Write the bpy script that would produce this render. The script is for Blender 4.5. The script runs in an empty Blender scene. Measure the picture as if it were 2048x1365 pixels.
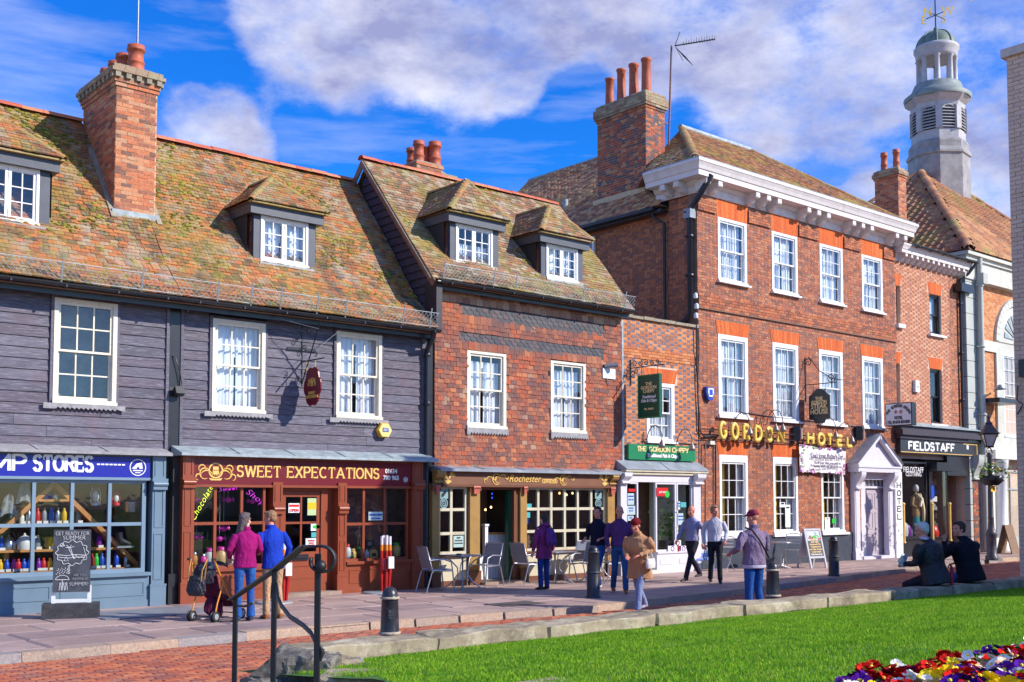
import bpy,math,random
import numpy as np
from mathutils import Vector,Matrix
rad=math.radians
sc=bpy.context.scene
COL=sc.collection
rnd=random.Random(11)
# ------------------------------------------------------------------ camera
EYE=1.9;FPX=2222.0;TILT=rad(3.3);HOR=1000.0
PPY=HOR-FPX*math.tan(TILT);YAW=rad(49.2)
F0=Vector((math.cos(YAW),math.sin(YAW),0));RT=Vector((math.sin(YAW),-math.cos(YAW),0))
FW=F0*math.cos(TILT)+Vector((0,0,math.sin(TILT)))
UP=Vector((0,0,math.cos(TILT)))-F0*math.sin(TILT)
EYEP=Vector((0,0,EYE))
cam=bpy.data.objects.new('camera',bpy.data.cameras.new('camera'));COL.objects.link(cam)
cam.matrix_world=Matrix(((RT.x,UP.x,-FW.x,0),(RT.y,UP.y,-FW.y,0),(RT.z,UP.z,-FW.z,EYE),(0,0,0,1)))
cam.data.sensor_width=36;cam.data.lens=FPX/2048*36
cam.data.shift_y=(PPY-682.5)/2048
cam.data.clip_end=2000;cam.data.clip_start=.05
sc.camera=cam
# ------------------------------------------------------------------ sky, sun, exposure
SUN=Vector((.68,-1,.76)).normalized()
def build_world():
 w=bpy.data.worlds.new('World');sc.world=w;w.use_nodes=True
 n=w.node_tree.nodes;L=w.node_tree.links;n.clear()
 out=n.new('ShaderNodeOutputWorld');bg=n.new('ShaderNodeBackground')
 sky=n.new('ShaderNodeTexSky');sky.sky_type='NISHITA';sky.sun_disc=False
 sky.sun_elevation=math.asin(SUN.z);sky.sun_rotation=math.atan2(SUN.x,SUN.y)
 sky.air_density=1.0;sky.dust_density=.3;sky.ozone_density=3
 hs=n.new('ShaderNodeHueSaturation');hs.inputs['Saturation'].default_value=1.3;hs.inputs['Value'].default_value=1.0
 L.new(sky.outputs[0],hs.inputs['Color'])
 tint=n.new('ShaderNodeMixRGB');tint.blend_type='MULTIPLY';tint.inputs[0].default_value=1
 tint.inputs[2].default_value=SKYTINT;L.new(hs.outputs[0],tint.inputs[1])
 tc=n.new('ShaderNodeTexCoord');sep=n.new('ShaderNodeSeparateXYZ');L.new(tc.outputs['Generated'],sep.inputs[0]);el=n.new('ShaderNodeMapRange');el.inputs[1].default_value=-.02;el.inputs[2].default_value=.30;el.inputs[3].default_value=.35;L.new(sep.outputs[2],el.inputs[0]);L.new(el.outputs[0],tint.inputs[0])
 def math_(op,a,b=None,clamp=False):
  m=n.new('ShaderNodeMath');m.operation=op;m.use_clamp=clamp
  for i,v in enumerate((a,b)):
   if v is None:continue
   if isinstance(v,(int,float)):m.inputs[i].default_value=v
   else:L.new(v,m.inputs[i])
  return m.outputs[0]
 def noise(scale,det,rough,stretch=(1,1,1),off=0):
  mp=n.new('ShaderNodeMapping');mp.inputs['Scale'].default_value=stretch;mp.inputs['Location'].default_value=(off,off,off)
  L.new(tc.outputs['Generated'],mp.inputs[0])
  t=n.new('ShaderNodeTexNoise');t.inputs['Scale'].default_value=scale;t.inputs['Detail'].default_value=det
  t.inputs['Roughness'].default_value=rough;L.new(mp.outputs[0],t.inputs['Vector']);return t.outputs[0]
 big=noise(4.2,9,.62,(1,1,2.0),3.1);fine=noise(11,9,.66,(1,1,1.6),7.7)
 acc=None
 for(px,py,rx,amp)in CLOUDS:
  d=(FW+RT*((px-1024)/FPX)+UP*((PPY-py)/FPX)).normalized()
  dt=n.new('ShaderNodeVectorMath');dt.operation='DOT_PRODUCT';dt.inputs[1].default_value=d
  nm=n.new('ShaderNodeVectorMath');nm.operation='NORMALIZE';L.new(tc.outputs['Generated'],nm.inputs[0]);L.new(nm.outputs[0],dt.inputs[0])
  mr=n.new('ShaderNodeMapRange');mr.interpolation_type='SMOOTHSTEP'
  mr.inputs[1].default_value=math.cos(rx/FPX);mr.inputs[2].default_value=1.0;mr.inputs[3].default_value=0;mr.inputs[4].default_value=amp
  L.new(dt.outputs['Value'],mr.inputs[0])
  acc=mr.outputs[0]if acc is None else math_('ADD' if amp<0 else 'ADD',acc,mr.outputs[0])
 dens=math_('ADD',math_('MULTIPLY',math_('SUBTRACT',big,.485),2.4),math_('MULTIPLY',math_('SUBTRACT',fine,.5),1.5))
 dens=math_('ADD',dens,math_('MAXIMUM',math_('MINIMUM',math_('MULTIPLY',acc,.72),.5),-.65))
 cov=n.new('ShaderNodeMapRange');cov.interpolation_type='SMOOTHSTEP'
 cov.inputs[1].default_value=-.08;cov.inputs[2].default_value=.85;L.new(dens,cov.inputs[0])
 veil=n.new('ShaderNodeMapRange');veil.inputs[1].default_value=.46;veil.inputs[2].default_value=.76;veil.inputs[4].default_value=.55
 L.new(noise(2.0,9,.6,(1,1,7),1.3),veil.inputs[0])
 covv=math_('MAXIMUM',cov.outputs[0],veil.outputs[0])
 cr=n.new('ShaderNodeValToRGB');e=cr.color_ramp.elements
 e[0].position=.05;e[0].color=CLOUD_LIT;e[1].position=.62;e[1].color=CLOUD_GREY
 shd=math_('ADD',math_('MULTIPLY',dens,.34),math_('MULTIPLY',math_('SUBTRACT',noise(6,8,.62,(1,1,2),12.),.38),1.8));shd=math_('ADD',shd,math_('MULTIPLY',math_('MINIMUM',math_('SUBTRACT',sep.outputs[2],.27),0.),2.6));L.new(shd,cr.inputs[0])
 mix=n.new('ShaderNodeMixRGB');L.new(covv,mix.inputs[0]);L.new(tint.outputs[0],mix.inputs[1]);L.new(cr.outputs[0],mix.inputs[2])
 L.new(mix.outputs[0],bg.inputs[0]);bg.inputs[1].default_value=SKYSTR
 L.new(bg.outputs[0],out.inputs[0])
SKYSTR=.15
SKYTINT=(.13,.56,1.05,1)
CLOUD_LIT=(4.6,4.65,5.2,1);CLOUD_GREY=(1.55,1.7,3.0,1)
CLOUDS=[(500,20,110,.7),(640,70,170,.9),(800,60,170,.7),(900,160,150,.6),(1020,110,160,.7),(1040,190,60,.4),(1200,20,230,.6),(1420,60,250,.7),(1620,60,260,.7),(1560,170,150,.5),(1720,200,170,.5),
   (1780,60,200,.6),(1970,150,200,.6),(2060,330,170,.6),(170,180,70,.6),(250,230,60,.2),(350,190,70,1.0),(430,230,90,1.3),(500,300,70,.7),(380,300,120,.8),(40,150,60,.25),
   (1650,395,40,.7),(1730,400,65,1.0),(1700,440,80,.8),(1985,440,110,.8),(1440,240,70,.25),(1560,300,60,.3),(1530,250,80,.2),
   (250,60,260,-.9),(60,60,200,-.5),(640,290,110,-.5),(1160,190,90,-.7),(1130,290,160,-.5),(1390,240,70,-.4),(60,330,150,-.4),(760,250,150,-.5),(900,300,150,-.4),(600,210,70,-.4),(1830,250,60,-.2)]
build_world()
sun=bpy.data.objects.new('sun',bpy.data.lights.new('sun','SUN'));COL.objects.link(sun)
sun.data.energy=3.9;sun.data.angle=rad(.55);sun.data.color=(1,.93,.82)
sun.rotation_euler=SUN.to_track_quat('Z','Y').to_euler()
sc.view_settings.view_transform='Standard';sc.view_settings.look='None'
sc.view_settings.exposure=0.62;sc.view_settings.gamma=1
# ------------------------------------------------------------------ rays through the photograph, used as a survey
D=19.7
def ray(x,y):return FW+RT*((x-1024)/FPX)+UP*((PPY-y)/FPX)
def onPl(x,y,P,N):
 r=ray(x,y);return EYEP+r*((Vector(P)-EYEP).dot(N)/r.dot(N))
def onY(x,y,Y=D):return onPl(x,y,(0,Y,0),Vector((0,1,0)))
def onX(x,y,X):return onPl(x,y,(X,0,0),Vector((1,0,0)))
def onZ(x,y,Z=0.):return onPl(x,y,(0,0,Z),Vector((0,0,1)))
def FX(x,Y=D,y=1000):return onY(x,y,Y).x
def FZ(x,y,Y=D):return onY(x,y,Y).z
def rect(x0,y0,x1,y1,Y=D):
 a=onY(x0,y0,Y);b=onY(x0,y1,Y);c=onY(x1,(y0+y1)/2,Y);return(a.x,c.x,b.z,a.z)
# ------------------------------------------------------------------ object helpers
WM={}
def wm(o):return WM.get(o.name,Matrix.Identity(4))
def link(o,parent=None,M=None):
 COL.objects.link(o)
 if M is None:M=Matrix.Identity(4)
 if parent is not None:
  o.parent=parent;o.matrix_parent_inverse=wm(parent).inverted()
 o.matrix_basis=M;WM[o.name]=M;return o
def tag(o,label=None,cat=None,group=None,kind=None):
 if label:o['label']=label
 if cat:o['category']=cat
 if group:o['group']=group
 if kind:o['kind']=kind
 return o
def thing(name,label,cat,loc=(0,0,0),group=None):
 o=bpy.data.objects.new(name,None);o.empty_display_size=.2
 link(o,None,Matrix.Translation(loc));return tag(o,label,cat,group)
KIDS={}
def place(o,loc,rz=0,s=1):
 o.matrix_basis=Matrix.Translation(loc)@Matrix.Rotation(rz,4,'Z')@Matrix.Scale(s,4);return o
def dup(o,parent=None,label=None,loc=None,rz=0,s=1):
 c=o.copy();COL.objects.link(c);c.parent=parent
 if parent:c.matrix_parent_inverse=o.matrix_parent_inverse.copy()
 for ch in list(o.children):dup(ch,c)
 if label:c['label']=label
 if loc is not None:place(c,loc,rz,s)
 return c
class MB:
 def __init__(s):s.v=[];s.f=[];s.m=[];s.sm=[]
 def add(s,vs,fs,mi=0,smooth=False):
  n=len(s.v);s.v+=[tuple(v)for v in vs];s.f+=[tuple(i+n for i in f)for f in fs];s.m+=[mi]*len(fs);s.sm+=[smooth]*len(fs);return s
 def box(s,x0,x1,y0,y1,z0,z1,mi=0):
  return s.add([(x0,y0,z0),(x1,y0,z0),(x1,y1,z0),(x0,y1,z0),(x0,y0,z1),(x1,y0,z1),(x1,y1,z1),(x0,y1,z1)],
      [(0,3,2,1),(4,5,6,7),(0,1,5,4),(1,2,6,5),(2,3,7,6),(3,0,4,7)],mi)
 def obox(s,M,mi=0):
  vs=[M@Vector((a,b,c))for c in(-.5,.5)for a,b in((-.5,-.5),(.5,-.5),(.5,.5),(-.5,.5))]
  return s.add(vs,[(0,3,2,1),(4,5,6,7),(0,1,5,4),(1,2,6,5),(2,3,7,6),(3,0,4,7)],mi)
 def bar(s,a,b,w,h=None,mi=0,up=(0,0,1)):
  a=Vector(a);b=Vector(b);d=(b-a);l=d.length;d.normalize();h=h or w
  u=Vector(up);
  if abs(d.dot(u))>.98:u=Vector((0,1,0))
  x=d.cross(u).normalized();z=x.cross(d);c=(a+b)/2
  M=Matrix(((x.x*w,d.x*l,z.x*h,c.x),(x.y*w,d.y*l,z.y*h,c.y),(x.z*w,d.z*l,z.z*h,c.z),(0,0,0,1)))
  return s.obox(M,mi)
 def tube(s,pts,r,seg=8,mi=0,cap=True,flat=None):
  pts=[Vector(p)for p in pts];n=len(pts);rr=r if isinstance(r,(list,tuple))else[r]*n
  vs=[];pu=None
  for i,p in enumerate(pts):
   d=(pts[min(i+1,n-1)]-pts[max(i-1,0)]).normalized()
   if pu is None:
    pu=Vector((0,0,1))if abs(d.z)<.9 else Vector((1,0,0))
   x=d.cross(pu)
   if x.length<1e-5:x=d.cross(Vector((0,1,0)))
   x.normalize();pu=x.cross(d).normalized()
   q=rr[i];qa,qb=q if isinstance(q,(tuple,list))else(q,q)
   for k in range(seg):
    a=2*math.pi*k/seg;vs.append(p+x*math.cos(a)*qa+pu*math.sin(a)*qb)
  fs=[(i*seg+k,i*seg+(k+1)%seg,(i+1)*seg+(k+1)%seg,(i+1)*seg+k)for i in range(n-1)for k in range(seg)]
  s.add(vs,fs,mi,seg>5)
  if cap:s.add(vs[:seg],[tuple(range(seg))[::-1]],mi);s.add(vs[-seg:],[tuple(range(seg))],mi)
  return s
 def lathe(s,prof,c=(0,0,0),seg=20,mi=0,smooth=True,ang=0,sx=1,sy=1):
  vs=[];cx,cy,cz=c
  for r,z in prof:
   for k in range(seg):
    a=2*math.pi*k/seg+ang;vs.append((cx+r*sx*math.cos(a),cy+r*sy*math.sin(a),cz+z))
  fs=[(i*seg+k,i*seg+(k+1)%seg,(i+1)*seg+(k+1)%seg,(i+1)*seg+k)for i in range(len(prof)-1)for k in range(seg)]
  s.add(vs,fs,mi,smooth)
  if prof[0][0]>1e-4:s.add(vs[:seg],[tuple(range(seg))[::-1]],mi)
  if prof[-1][0]>1e-4:s.add(vs[-seg:],[tuple(range(seg))],mi)
  return s
 def prism(s,poly,M,d,mi=0):
  n=len(poly);vs=[M@Vector((x,0,z))for x,z in poly]+[M@Vector((x,d,z))for x,z in poly]
  fs=[tuple(range(n)),tuple(range(2*n-1,n-1,-1))]+[(i,i+n,(i+1)%n+n,(i+1)%n)for i in range(n)]
  return s.add(vs,fs,mi)
 def mesh(s,name,mats):
  me=bpy.data.meshes.new(name)
  me.from_pydata(s.v,[],s.f)
  if mats is not None:
   for m in(mats if isinstance(mats,(list,tuple))else[mats]):me.materials.append(m)
  if len(s.f):
   me.polygons.foreach_set('material_index',s.m);me.polygons.foreach_set('use_smooth',s.sm)
  me.update();return me
 def build(s,name,mats,parent=None,label=None,kind=None,cat=None,group=None):
  if not s.v:return None
  o=bpy.data.objects.new(name,s.mesh(name,mats));link(o,parent);return tag(o,label,cat,group,kind)
def T(x=0,y=0,z=0):return Matrix.Translation((x,y,z))
def RZ(a):return Matrix.Rotation(a,4,'Z')
def RX(a):return Matrix.Rotation(a,4,'X')
def RY(a):return Matrix.Rotation(a,4,'Y')
def SC(x,y,z):return Matrix.Diagonal((x,y,z,1))
def frame(o,x,y,z):
 return Matrix(((x[0],y[0],z[0],o[0]),(x[1],y[1],z[1],o[1]),(x[2],y[2],z[2],o[2]),(0,0,0,1)))
def scatter(name,tmpl,Ms,parent,mat,limit=300,rest=None,smooth=False):
 """alike pieces: the nearest to the camera as objects sharing one mesh, the rest joined"""
 if not Ms:return
 Ms=sorted(Ms,key=lambda M:(M.translation-EYEP).length)
 me=tmpl.mesh(name,mat)
 for M in Ms[:limit]:link(bpy.data.objects.new(name,me),parent,M)
 Ms=Ms[limit:]
 if not Ms:return
 V=np.array(tmpl.v);n=len(V);A=np.array([np.array(M)for M in Ms])
 P=(np.einsum('kij,nj->kni',A[:,:3,:3],V)+A[:,None,:3,3]).reshape(-1,3)
 k=len(Ms);me2=bpy.data.meshes.new(name+'_rest')
 fl=[len(f)for f in tmpl.f];li=np.array([i for f in tmpl.f for i in f])
 loops=(li[None,:]+np.arange(k)[:,None]*n).reshape(-1)
 tot=np.tile(fl,k);st=np.concatenate(([0],np.cumsum(tot)[:-1]))
 me2.vertices.add(k*n);me2.vertices.foreach_set('co',P.reshape(-1).astype(np.float32))
 me2.loops.add(len(loops));me2.loops.foreach_set('vertex_index',loops.astype(np.int32))
 me2.polygons.add(len(tot));me2.polygons.foreach_set('loop_start',st.astype(np.int32));me2.polygons.foreach_set('loop_total',tot.astype(np.int32))
 me2.materials.append(mat);me2.polygons.foreach_set('use_smooth',np.zeros(len(tot),dtype=bool));me2.update(calc_edges=True);me2.validate()
 o=bpy.data.objects.new((rest or name+'s'),me2);link(o,parent);o['kind']='stuff'
# ------------------------------------------------------------------ materials
class NT:
 def __init__(s,name):
  s.m=bpy.data.materials.new(name);s.m.use_nodes=True;s.t=s.m.node_tree;s.n=s.t.nodes;s.L=s.t.links
  s.n.clear();s.out=s.n.new('ShaderNodeOutputMaterial');s.p=s.n.new('ShaderNodeBsdfPrincipled');s.L.new(s.p.outputs[0],s.out.inputs[0])
  s.pos=s.n.new('ShaderNodeNewGeometry')
 def set(s,sock,v):
  if isinstance(v,bpy.types.NodeSocket):s.L.new(v,sock)
  elif isinstance(v,(tuple,list)):sock.default_value=(*v,1)if len(v)==3 and sock.type=='RGBA' else v
  else:sock.default_value=v
 def noise(s,scale,det=4,rough=.55,stretch=(1,1,1),off=0,vec=None):
  mp=s.n.new('ShaderNodeMapping');mp.inputs['Scale'].default_value=stretch;mp.inputs['Location'].default_value=(off,off*.7,off*1.3)
  s.L.new(vec or s.pos.outputs['Position'],mp.inputs[0]);t=s.n.new('ShaderNodeTexNoise')
  t.inputs['Scale'].default_value=scale;t.inputs['Detail'].default_value=det;t.inputs['Roughness'].default_value=rough
  s.L.new(mp.outputs[0],t.inputs['Vector']);return t.outputs[0]
 def rng(s,v,a,b,c=0,d=1):
  m=s.n.new('ShaderNodeMapRange');m.inputs[1].default_value=a;m.inputs[2].default_value=b;m.inputs[3].default_value=c;m.inputs[4].default_value=d
  s.L.new(v,m.inputs[0]);return m.outputs[0]
 def mix(s,f,a,b,mode='MIX'):
  m=s.n.new('ShaderNodeMixRGB');m.blend_type=mode
  s.set(m.inputs[0],f);s.set(m.inputs[1],a);s.set(m.inputs[2],b);return m.outputs[0]
 def math(s,op,a,b=0.):
  m=s.n.new('ShaderNodeMath');m.operation=op;s.set(m.inputs[0],a);s.set(m.inputs[1],b);return m.outputs[0]
 def ramp(s,v,stops,const=False):
  r=s.n.new('ShaderNodeValToRGB');cr=r.color_ramp;cr.interpolation='CONSTANT' if const else 'LINEAR'
  while len(cr.elements)<len(stops):cr.elements.new(.5)
  for e,(p,c)in zip(cr.elements,stops):e.position=p;e.color=(*c,1)
  s.L.new(v,r.inputs[0]);return r.outputs[0]
 def rand(s):
  oi=s.n.new('ShaderNodeObjectInfo');a=s.math('ADD',oi.outputs['Random'],s.pos.outputs['Random Per Island']);return s.math('FRACT',a)
 def bump(s,h,dist=.01,st=1.):
  b=s.n.new('ShaderNodeBump');b.inputs['Strength'].default_value=st;b.inputs['Distance'].default_value=dist;s.L.new(h,b.inputs['Height'])
  s.L.new(b.outputs[0],s.p.inputs['Normal'])
 def fin(s,col,rough=.7,metal=0,spec=.5):
  s.set(s.p.inputs['Base Color'],col);s.set(s.p.inputs['Roughness'],rough);s.p.inputs['Metallic'].default_value=metal
  s.p.inputs['Specular IOR Level'].default_value=spec;return s.m
MATS={}
def paint(name,c,rough=.45,var=.12,scale=6,bump=.002,metal=0,dirt=None,spec=.5,bs=40):
 """plain coat with slight unevenness, optional dirt colour"""
 if name in MATS:return MATS[name]
 t=NT(name);a=t.noise(scale,5,.6)
 col=t.mix(t.rng(a,.3,.7),tuple(x*(1-var)for x in c),tuple(min(1,x*(1+var))for x in c))
 if dirt:col=t.mix(t.rng(t.noise(scale*.8,8,.7,off=5),.52,.72,0,.6),col,dirt)
 t.bump(t.noise(bs,5,.6),bump);MATS[name]=t.fin(col,rough,metal,spec);return MATS[name]
def emis(name,c,st):
 m=bpy.data.materials.new(name);m.use_nodes=True;p=m.node_tree.nodes['Principled BSDF']
 p.inputs['Base Color'].default_value=(*c,1);p.inputs['Emission Color'].default_value=(*c,1);p.inputs['Emission Strength'].default_value=st;return m
def pieces_mat(name,stops,over=None,bump=.004,rough=.85,grain=30,var=.35,bright=1.0):
 """random colour per piece + grain + patches (overlay list of (colour, scale, lo, hi, amount, offset))"""
 t=NT(name);col=t.ramp(t.rand(),[(p,tuple(x*bright for x in c))for p,c in stops],True)
 g=t.noise(grain,5,.65)
 k=t.rng(g,.25,.75,1-var,1+var);cmb=t.n.new('ShaderNodeCombineColor')
 for i in range(3):t.L.new(k,cmb.inputs[i])
 col=t.mix(1,col,cmb.outputs[0],'MULTIPLY')
 for(c,s_,lo,hi,am,off,*sx)in(over or[]):
  h=t.noise(s_,8,.62,sx[0]if sx else(1,1,1),off=off);h2=t.math('ADD',h,t.math('MULTIPLY',t.math('SUBTRACT',t.rand(),.5),.10))
  col=t.mix(t.rng(h2,lo,hi,0,am),col,c)
 t.bump(g,bump);return t.fin(col,rough,0,.3)
# ------------------------------------------------------------------ palette
MOSS=(.30,.27,.03);LICH=(.50,.45,.36);SOOT=(.05,.04,.035)
M_ROOF=pieces_mat('roof_tile_orange',[(0,(.44,.155,.055)),(.16,(.29,.12,.055)),(.32,(.31,.20,.12)),(.44,(.46,.19,.07)),(.56,(.19,.11,.055)),(.66,(.36,.24,.13)),(.78,(.32,.18,.06)),(.92,(.11,.08,.05))],
 [((.42,.36,.29),1.6,.52,.66,.5,2,(1,.6,.6)),((.32,.23,.04),1.0,.47,.66,.45,9,(1,.5,.5)),((.33,.30,.03),6,.60,.68,.75,19),((.07,.05,.045),1.3,.54,.70,.6,21,(1,.4,.4)),((.5,.47,.4),14,.66,.70,.6,31)],.008)
M_ROOFC=pieces_mat('roof_tile_brown',[(0,(.33,.16,.08)),(.18,(.24,.13,.08)),(.34,(.35,.25,.17)),(.5,(.38,.18,.09)),(.62,(.18,.12,.08)),(.76,(.40,.31,.22)),(.9,(.13,.10,.07))],
 [((.28,.24,.045),1.5,.46,.62,.6,4,(1,.5,.5)),((.46,.41,.33),1.6,.55,.68,.45,33),((.33,.30,.04),7,.62,.69,.7,5),((.08,.06,.05),1.2,.56,.7,.5,13,(1,.4,.4))],.008)
M_ROOFH=pieces_mat('roof_tile_dark',[(0,(.52,.23,.11)),(.2,(.38,.17,.09)),(.4,(.58,.30,.15)),(.6,(.28,.14,.09)),(.8,(.60,.36,.19))],
 [((.52,.44,.14),.7,.56,.66,.5,14)],.005)
M_ROOFH2=pieces_mat('roof_tile_rust',[(0,(.36,.15,.07)),(.2,(.24,.12,.08)),(.4,(.42,.19,.09)),(.6,(.17,.10,.08)),(.8,(.46,.28,.15))],
 [((.40,.36,.08),.6,.52,.64,.6,24)],.005)
M_PANTILE=pieces_mat('pantile_clay',[(0,(.46,.20,.09)),(.25,(.38,.17,.09)),(.5,(.52,.26,.13)),(.75,(.32,.16,.10))],[((.34,.30,.08),.5,.50,.64,.6,3)],.006)
M_RIDGE=pieces_mat('ridge_tile_red',[(0,(.55,.12,.06)),(.4,(.48,.10,.05)),(.7,(.60,.18,.09))],[((.35,.28,.10),2,.56,.66,.5,3)],.003,.6)
M_HIP=pieces_mat('hip_tile_mossy',[(0,(.40,.20,.08)),(.3,(.32,.24,.09)),(.6,(.40,.29,.16)),(.8,(.34,.16,.07))],[(MOSS,3,.5,.65,.45,8)],.006)
M_WTILE=pieces_mat('wall_tile_red',[(0,(.40,.10,.05)),(.12,(.30,.095,.06)),(.30,(.21,.085,.065)),(.46,(.36,.125,.07)),(.58,(.18,.09,.08)),(.70,(.31,.12,.08)),(.82,(.47,.17,.08)),(.92,(.38,.23,.16)),(.95,(.30,.11,.07))],
 [((.15,.07,.065),.8,.50,.66,.6,2),((.48,.14,.05),.7,.55,.68,.5,42),((.13,.09,.08),1.5,.58,.72,.5,8,(1,1,.25))],.004)
M_WTILE2=pieces_mat('wall_tile_pale',[(0,(.45,.25,.16)),(.3,(.52,.31,.2)),(.6,(.40,.20,.13)),(.8,(.30,.14,.1))],[],.003)
M_SLATE=pieces_mat('scalloped_tile_slate',[(0,(.062,.058,.072)),(.3,(.05,.048,.062)),(.6,(.078,.07,.08)),(.85,(.10,.065,.07))],[],.002,.6,30,.2)
M_BRICKA=pieces_mat('brick_orange_red',[(0,(.52,.17,.08)),(.25,(.40,.14,.08)),(.45,(.56,.24,.12)),(.65,(.33,.13,.08)),(.8,(.50,.26,.15)),(.93,(.22,.11,.08))],[(SOOT,1.1,.62,.75,.4,3)],.003)
M_BRICKC=pieces_mat('brick_red_dark',[(0,(.42,.10,.05)),(.2,(.17,.10,.09)),(.4,(.46,.15,.07)),(.6,(.12,.10,.11)),(.75,(.33,.09,.06)),(.9,(.5,.24,.12))],[((.50,.16,.08),.9,.55,.65,.5,3)],.003)
M_BRICKE=pieces_mat('brick_hotel_red',[(0,(.41,.125,.06)),(.2,(.31,.105,.057)),(.4,(.47,.155,.072)),(.6,(.24,.095,.065)),(.75,(.48,.19,.095)),(.9,(.34,.13,.08))],[((.20,.09,.06),.7,.54,.70,.55,3),((.14,.08,.07),1.4,.58,.74,.6,15,(1,1,.2)),((.85,.75,.68),9,.70,.73,.8,5)],.003)
M_BRICKS=pieces_mat('brick_side_brown',[(0,(.46,.16,.08)),(.25,(.34,.13,.075)),(.5,(.52,.20,.10)),(.75,(.27,.12,.085))],[((.10,.06,.06),.6,.58,.7,.6,3)],.003)
M_HEAD=pieces_mat('header_brick_blue',[(0,(.13,.12,.16)),(.4,(.18,.15,.18)),(.7,(.22,.14,.14))],[],.002,.5)
M_HEADE=pieces_mat('header_brick_plum',[(0,(.36,.13,.08)),(.3,(.24,.12,.10)),(.6,(.46,.17,.09)),(.8,(.28,.14,.12))],[((.85,.75,.68),9,.68,.71,.8,5)],.002,.6)
M_BRICKD=pieces_mat('brick_chippy_orange',[(0,(.56,.19,.07)),(.3,(.46,.15,.07)),(.6,(.62,.24,.10)),(.85,(.38,.14,.08))],[((.60,.42,.28),.8,.58,.7,.4,3)],.003)
M_BRICKF=pieces_mat('brick_pale_orange',[(0,(.58,.25,.14)),(.4,(.64,.31,.18)),(.7,(.52,.20,.11))],[],.002)
M_HEADF=pieces_mat('header_brick_brown',[(0,(.30,.15,.11)),(.5,(.36,.18,.12))],[],.002)
M_BRICKG=pieces_mat('brick_bright_orange',[(0,(.60,.26,.11)),(.4,(.54,.20,.08)),(.7,(.66,.32,.15))],[],.002)
M_RUBBED=pieces_mat('rubbed_brick_orange',[(0,(.62,.13,.03)),(.4,(.56,.11,.03)),(.7,(.66,.17,.05))],[((.40,.10,.05),2,.55,.7,.4,3)],.002)
M_MORTAR=paint('lime_mortar',(.42,.31,.22),.95,.2,9,.004)
M_MORTARA=paint('buff_mortar',(.62,.46,.28),.95,.15,9,.004)
M_MORTARD=paint('dark_mortar',(.24,.14,.10),.95,.2,9,.004)
M_MORTARF=paint('pale_mortar',(.66,.50,.38),.95,.12,9,.004)
def board_mat():
 t=NT('weatherboard_grey_violet');col=t.ramp(t.rand(),[(0,(.085,.08,.105)),(.3,(.105,.098,.128)),(.55,(.125,.115,.145)),(.8,(.10,.084,.108))],True)
 g=t.noise(5,8,.7,(1,1,14));col=t.mix(t.rng(g,.48,.75,0,.75),col,(.34,.32,.40));col=t.mix(t.rng(t.noise(3,7,.65,(1,1,5),9),.55,.75,0,.6),col,(.045,.035,.05))
 col=t.mix(t.rng(t.noise(1.6,6,.6,off=3),.55,.7,0,.5),col,(.16,.10,.13))
 t.bump(g,.006);return t.fin(col,.75,0,.35)
M_BOARD=board_mat()
M_BLACKBD=paint('black_tarred_board',(.022,.018,.028),.55,.35,12,.004,dirt=(.06,.05,.06))
M_BLACK=paint('black_gloss_paint',(.018,.018,.024),.32,.2,10,.001)
M_PIPE=paint('black_iron_pipe',(.02,.021,.028),.35,.2,15,.001)
M_CREAM=paint('cream_window_paint',(.74,.68,.55),.45,.06,8,.0008,dirt=(.5,.44,.34))
M_WHITE=paint('white_window_paint',(.78,.78,.78),.45,.05,8,.0006)
M_OFFW=paint('white_cornice_paint',(.70,.64,.62),.5,.07,4,.001,dirt=(.5,.44,.42))
M_NAVYBD=paint('blue_black_paint',(.055,.062,.085),.45,.15,6,.002)
M_LEAD=paint('grey_lead_sheet',(.26,.29,.33),.45,.25,3,.004,0,(.50,.48,.44))
M_LEADB=paint('pale_blue_lead',(.30,.36,.38),.55,.35,5,.004,0,(.46,.40,.34))
M_GALV=paint('galvanised_wire',(.28,.30,.32),.45,.15,30,.0005,.6)
M_TEAL=paint('grey_blue_shop_paint',(.13,.20,.27),.42,.08,3,.001)
M_TEALL=paint('grey_blue_bar_paint',(.17,.25,.33),.4,.08,3,.001)
M_RUST=paint('red_brown_shop_paint',(.26,.055,.022),.35,.1,3,.001)
M_MAROON=paint('maroon_sign_board',(.15,.004,.012),.35,.08,3,.0003)
M_BLUESGN=paint('royal_blue_sign_board',(.004,.008,.30),.35,.05,3,.0003)
M_BROWNSG=paint('brown_sign_board',(.20,.085,.045),.45,.1,3,.0006)
M_OCHRE=paint('ochre_shop_paint',(.36,.20,.055),.45,.12,4,.001)
M_BROWNP=paint('dark_brown_shop_paint',(.16,.06,.03),.4,.12,4,.001)
M_CREAMP=paint('cream_panel_paint',(.56,.50,.36),.6,.08,3,.002,dirt=(.3,.25,.18))
M_GREEN=paint('green_sign_board',(.006,.20,.075),.4,.06,3,.0003)
M_GREEND=paint('dark_green_sign_board',(.004,.085,.04),.4,.06,3,.0003)
M_GOLD=paint('gold_leaf_lettering',(.78,.50,.13),.4,.12,12,.0005)
M_GOLDL=paint('gilded_letter',(.80,.56,.10),.38,.15,14,.001)
M_WLET=paint('white_lettering',(.82,.82,.80),.5,.04,8,.0003)
M_REDL=paint('red_lettering',(.5,.03,.03),.5,.04,8,.0003)
M_PLINTH=paint('blue_black_plinth',(.035,.045,.07),.5,.25,5,.004,dirt=(.10,.10,.11))
M_LILAC=paint('lilac_white_paint',(.64,.62,.68),.45,.06,5,.001)
M_DOORL=paint('mauve_door_paint',(.46,.40,.45),.42,.05,5,.001)
M_TERRA=paint('terracotta_pot',(.44,.10,.045),.6,.2,6,.002,dirt=(.16,.06,.04))
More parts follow.
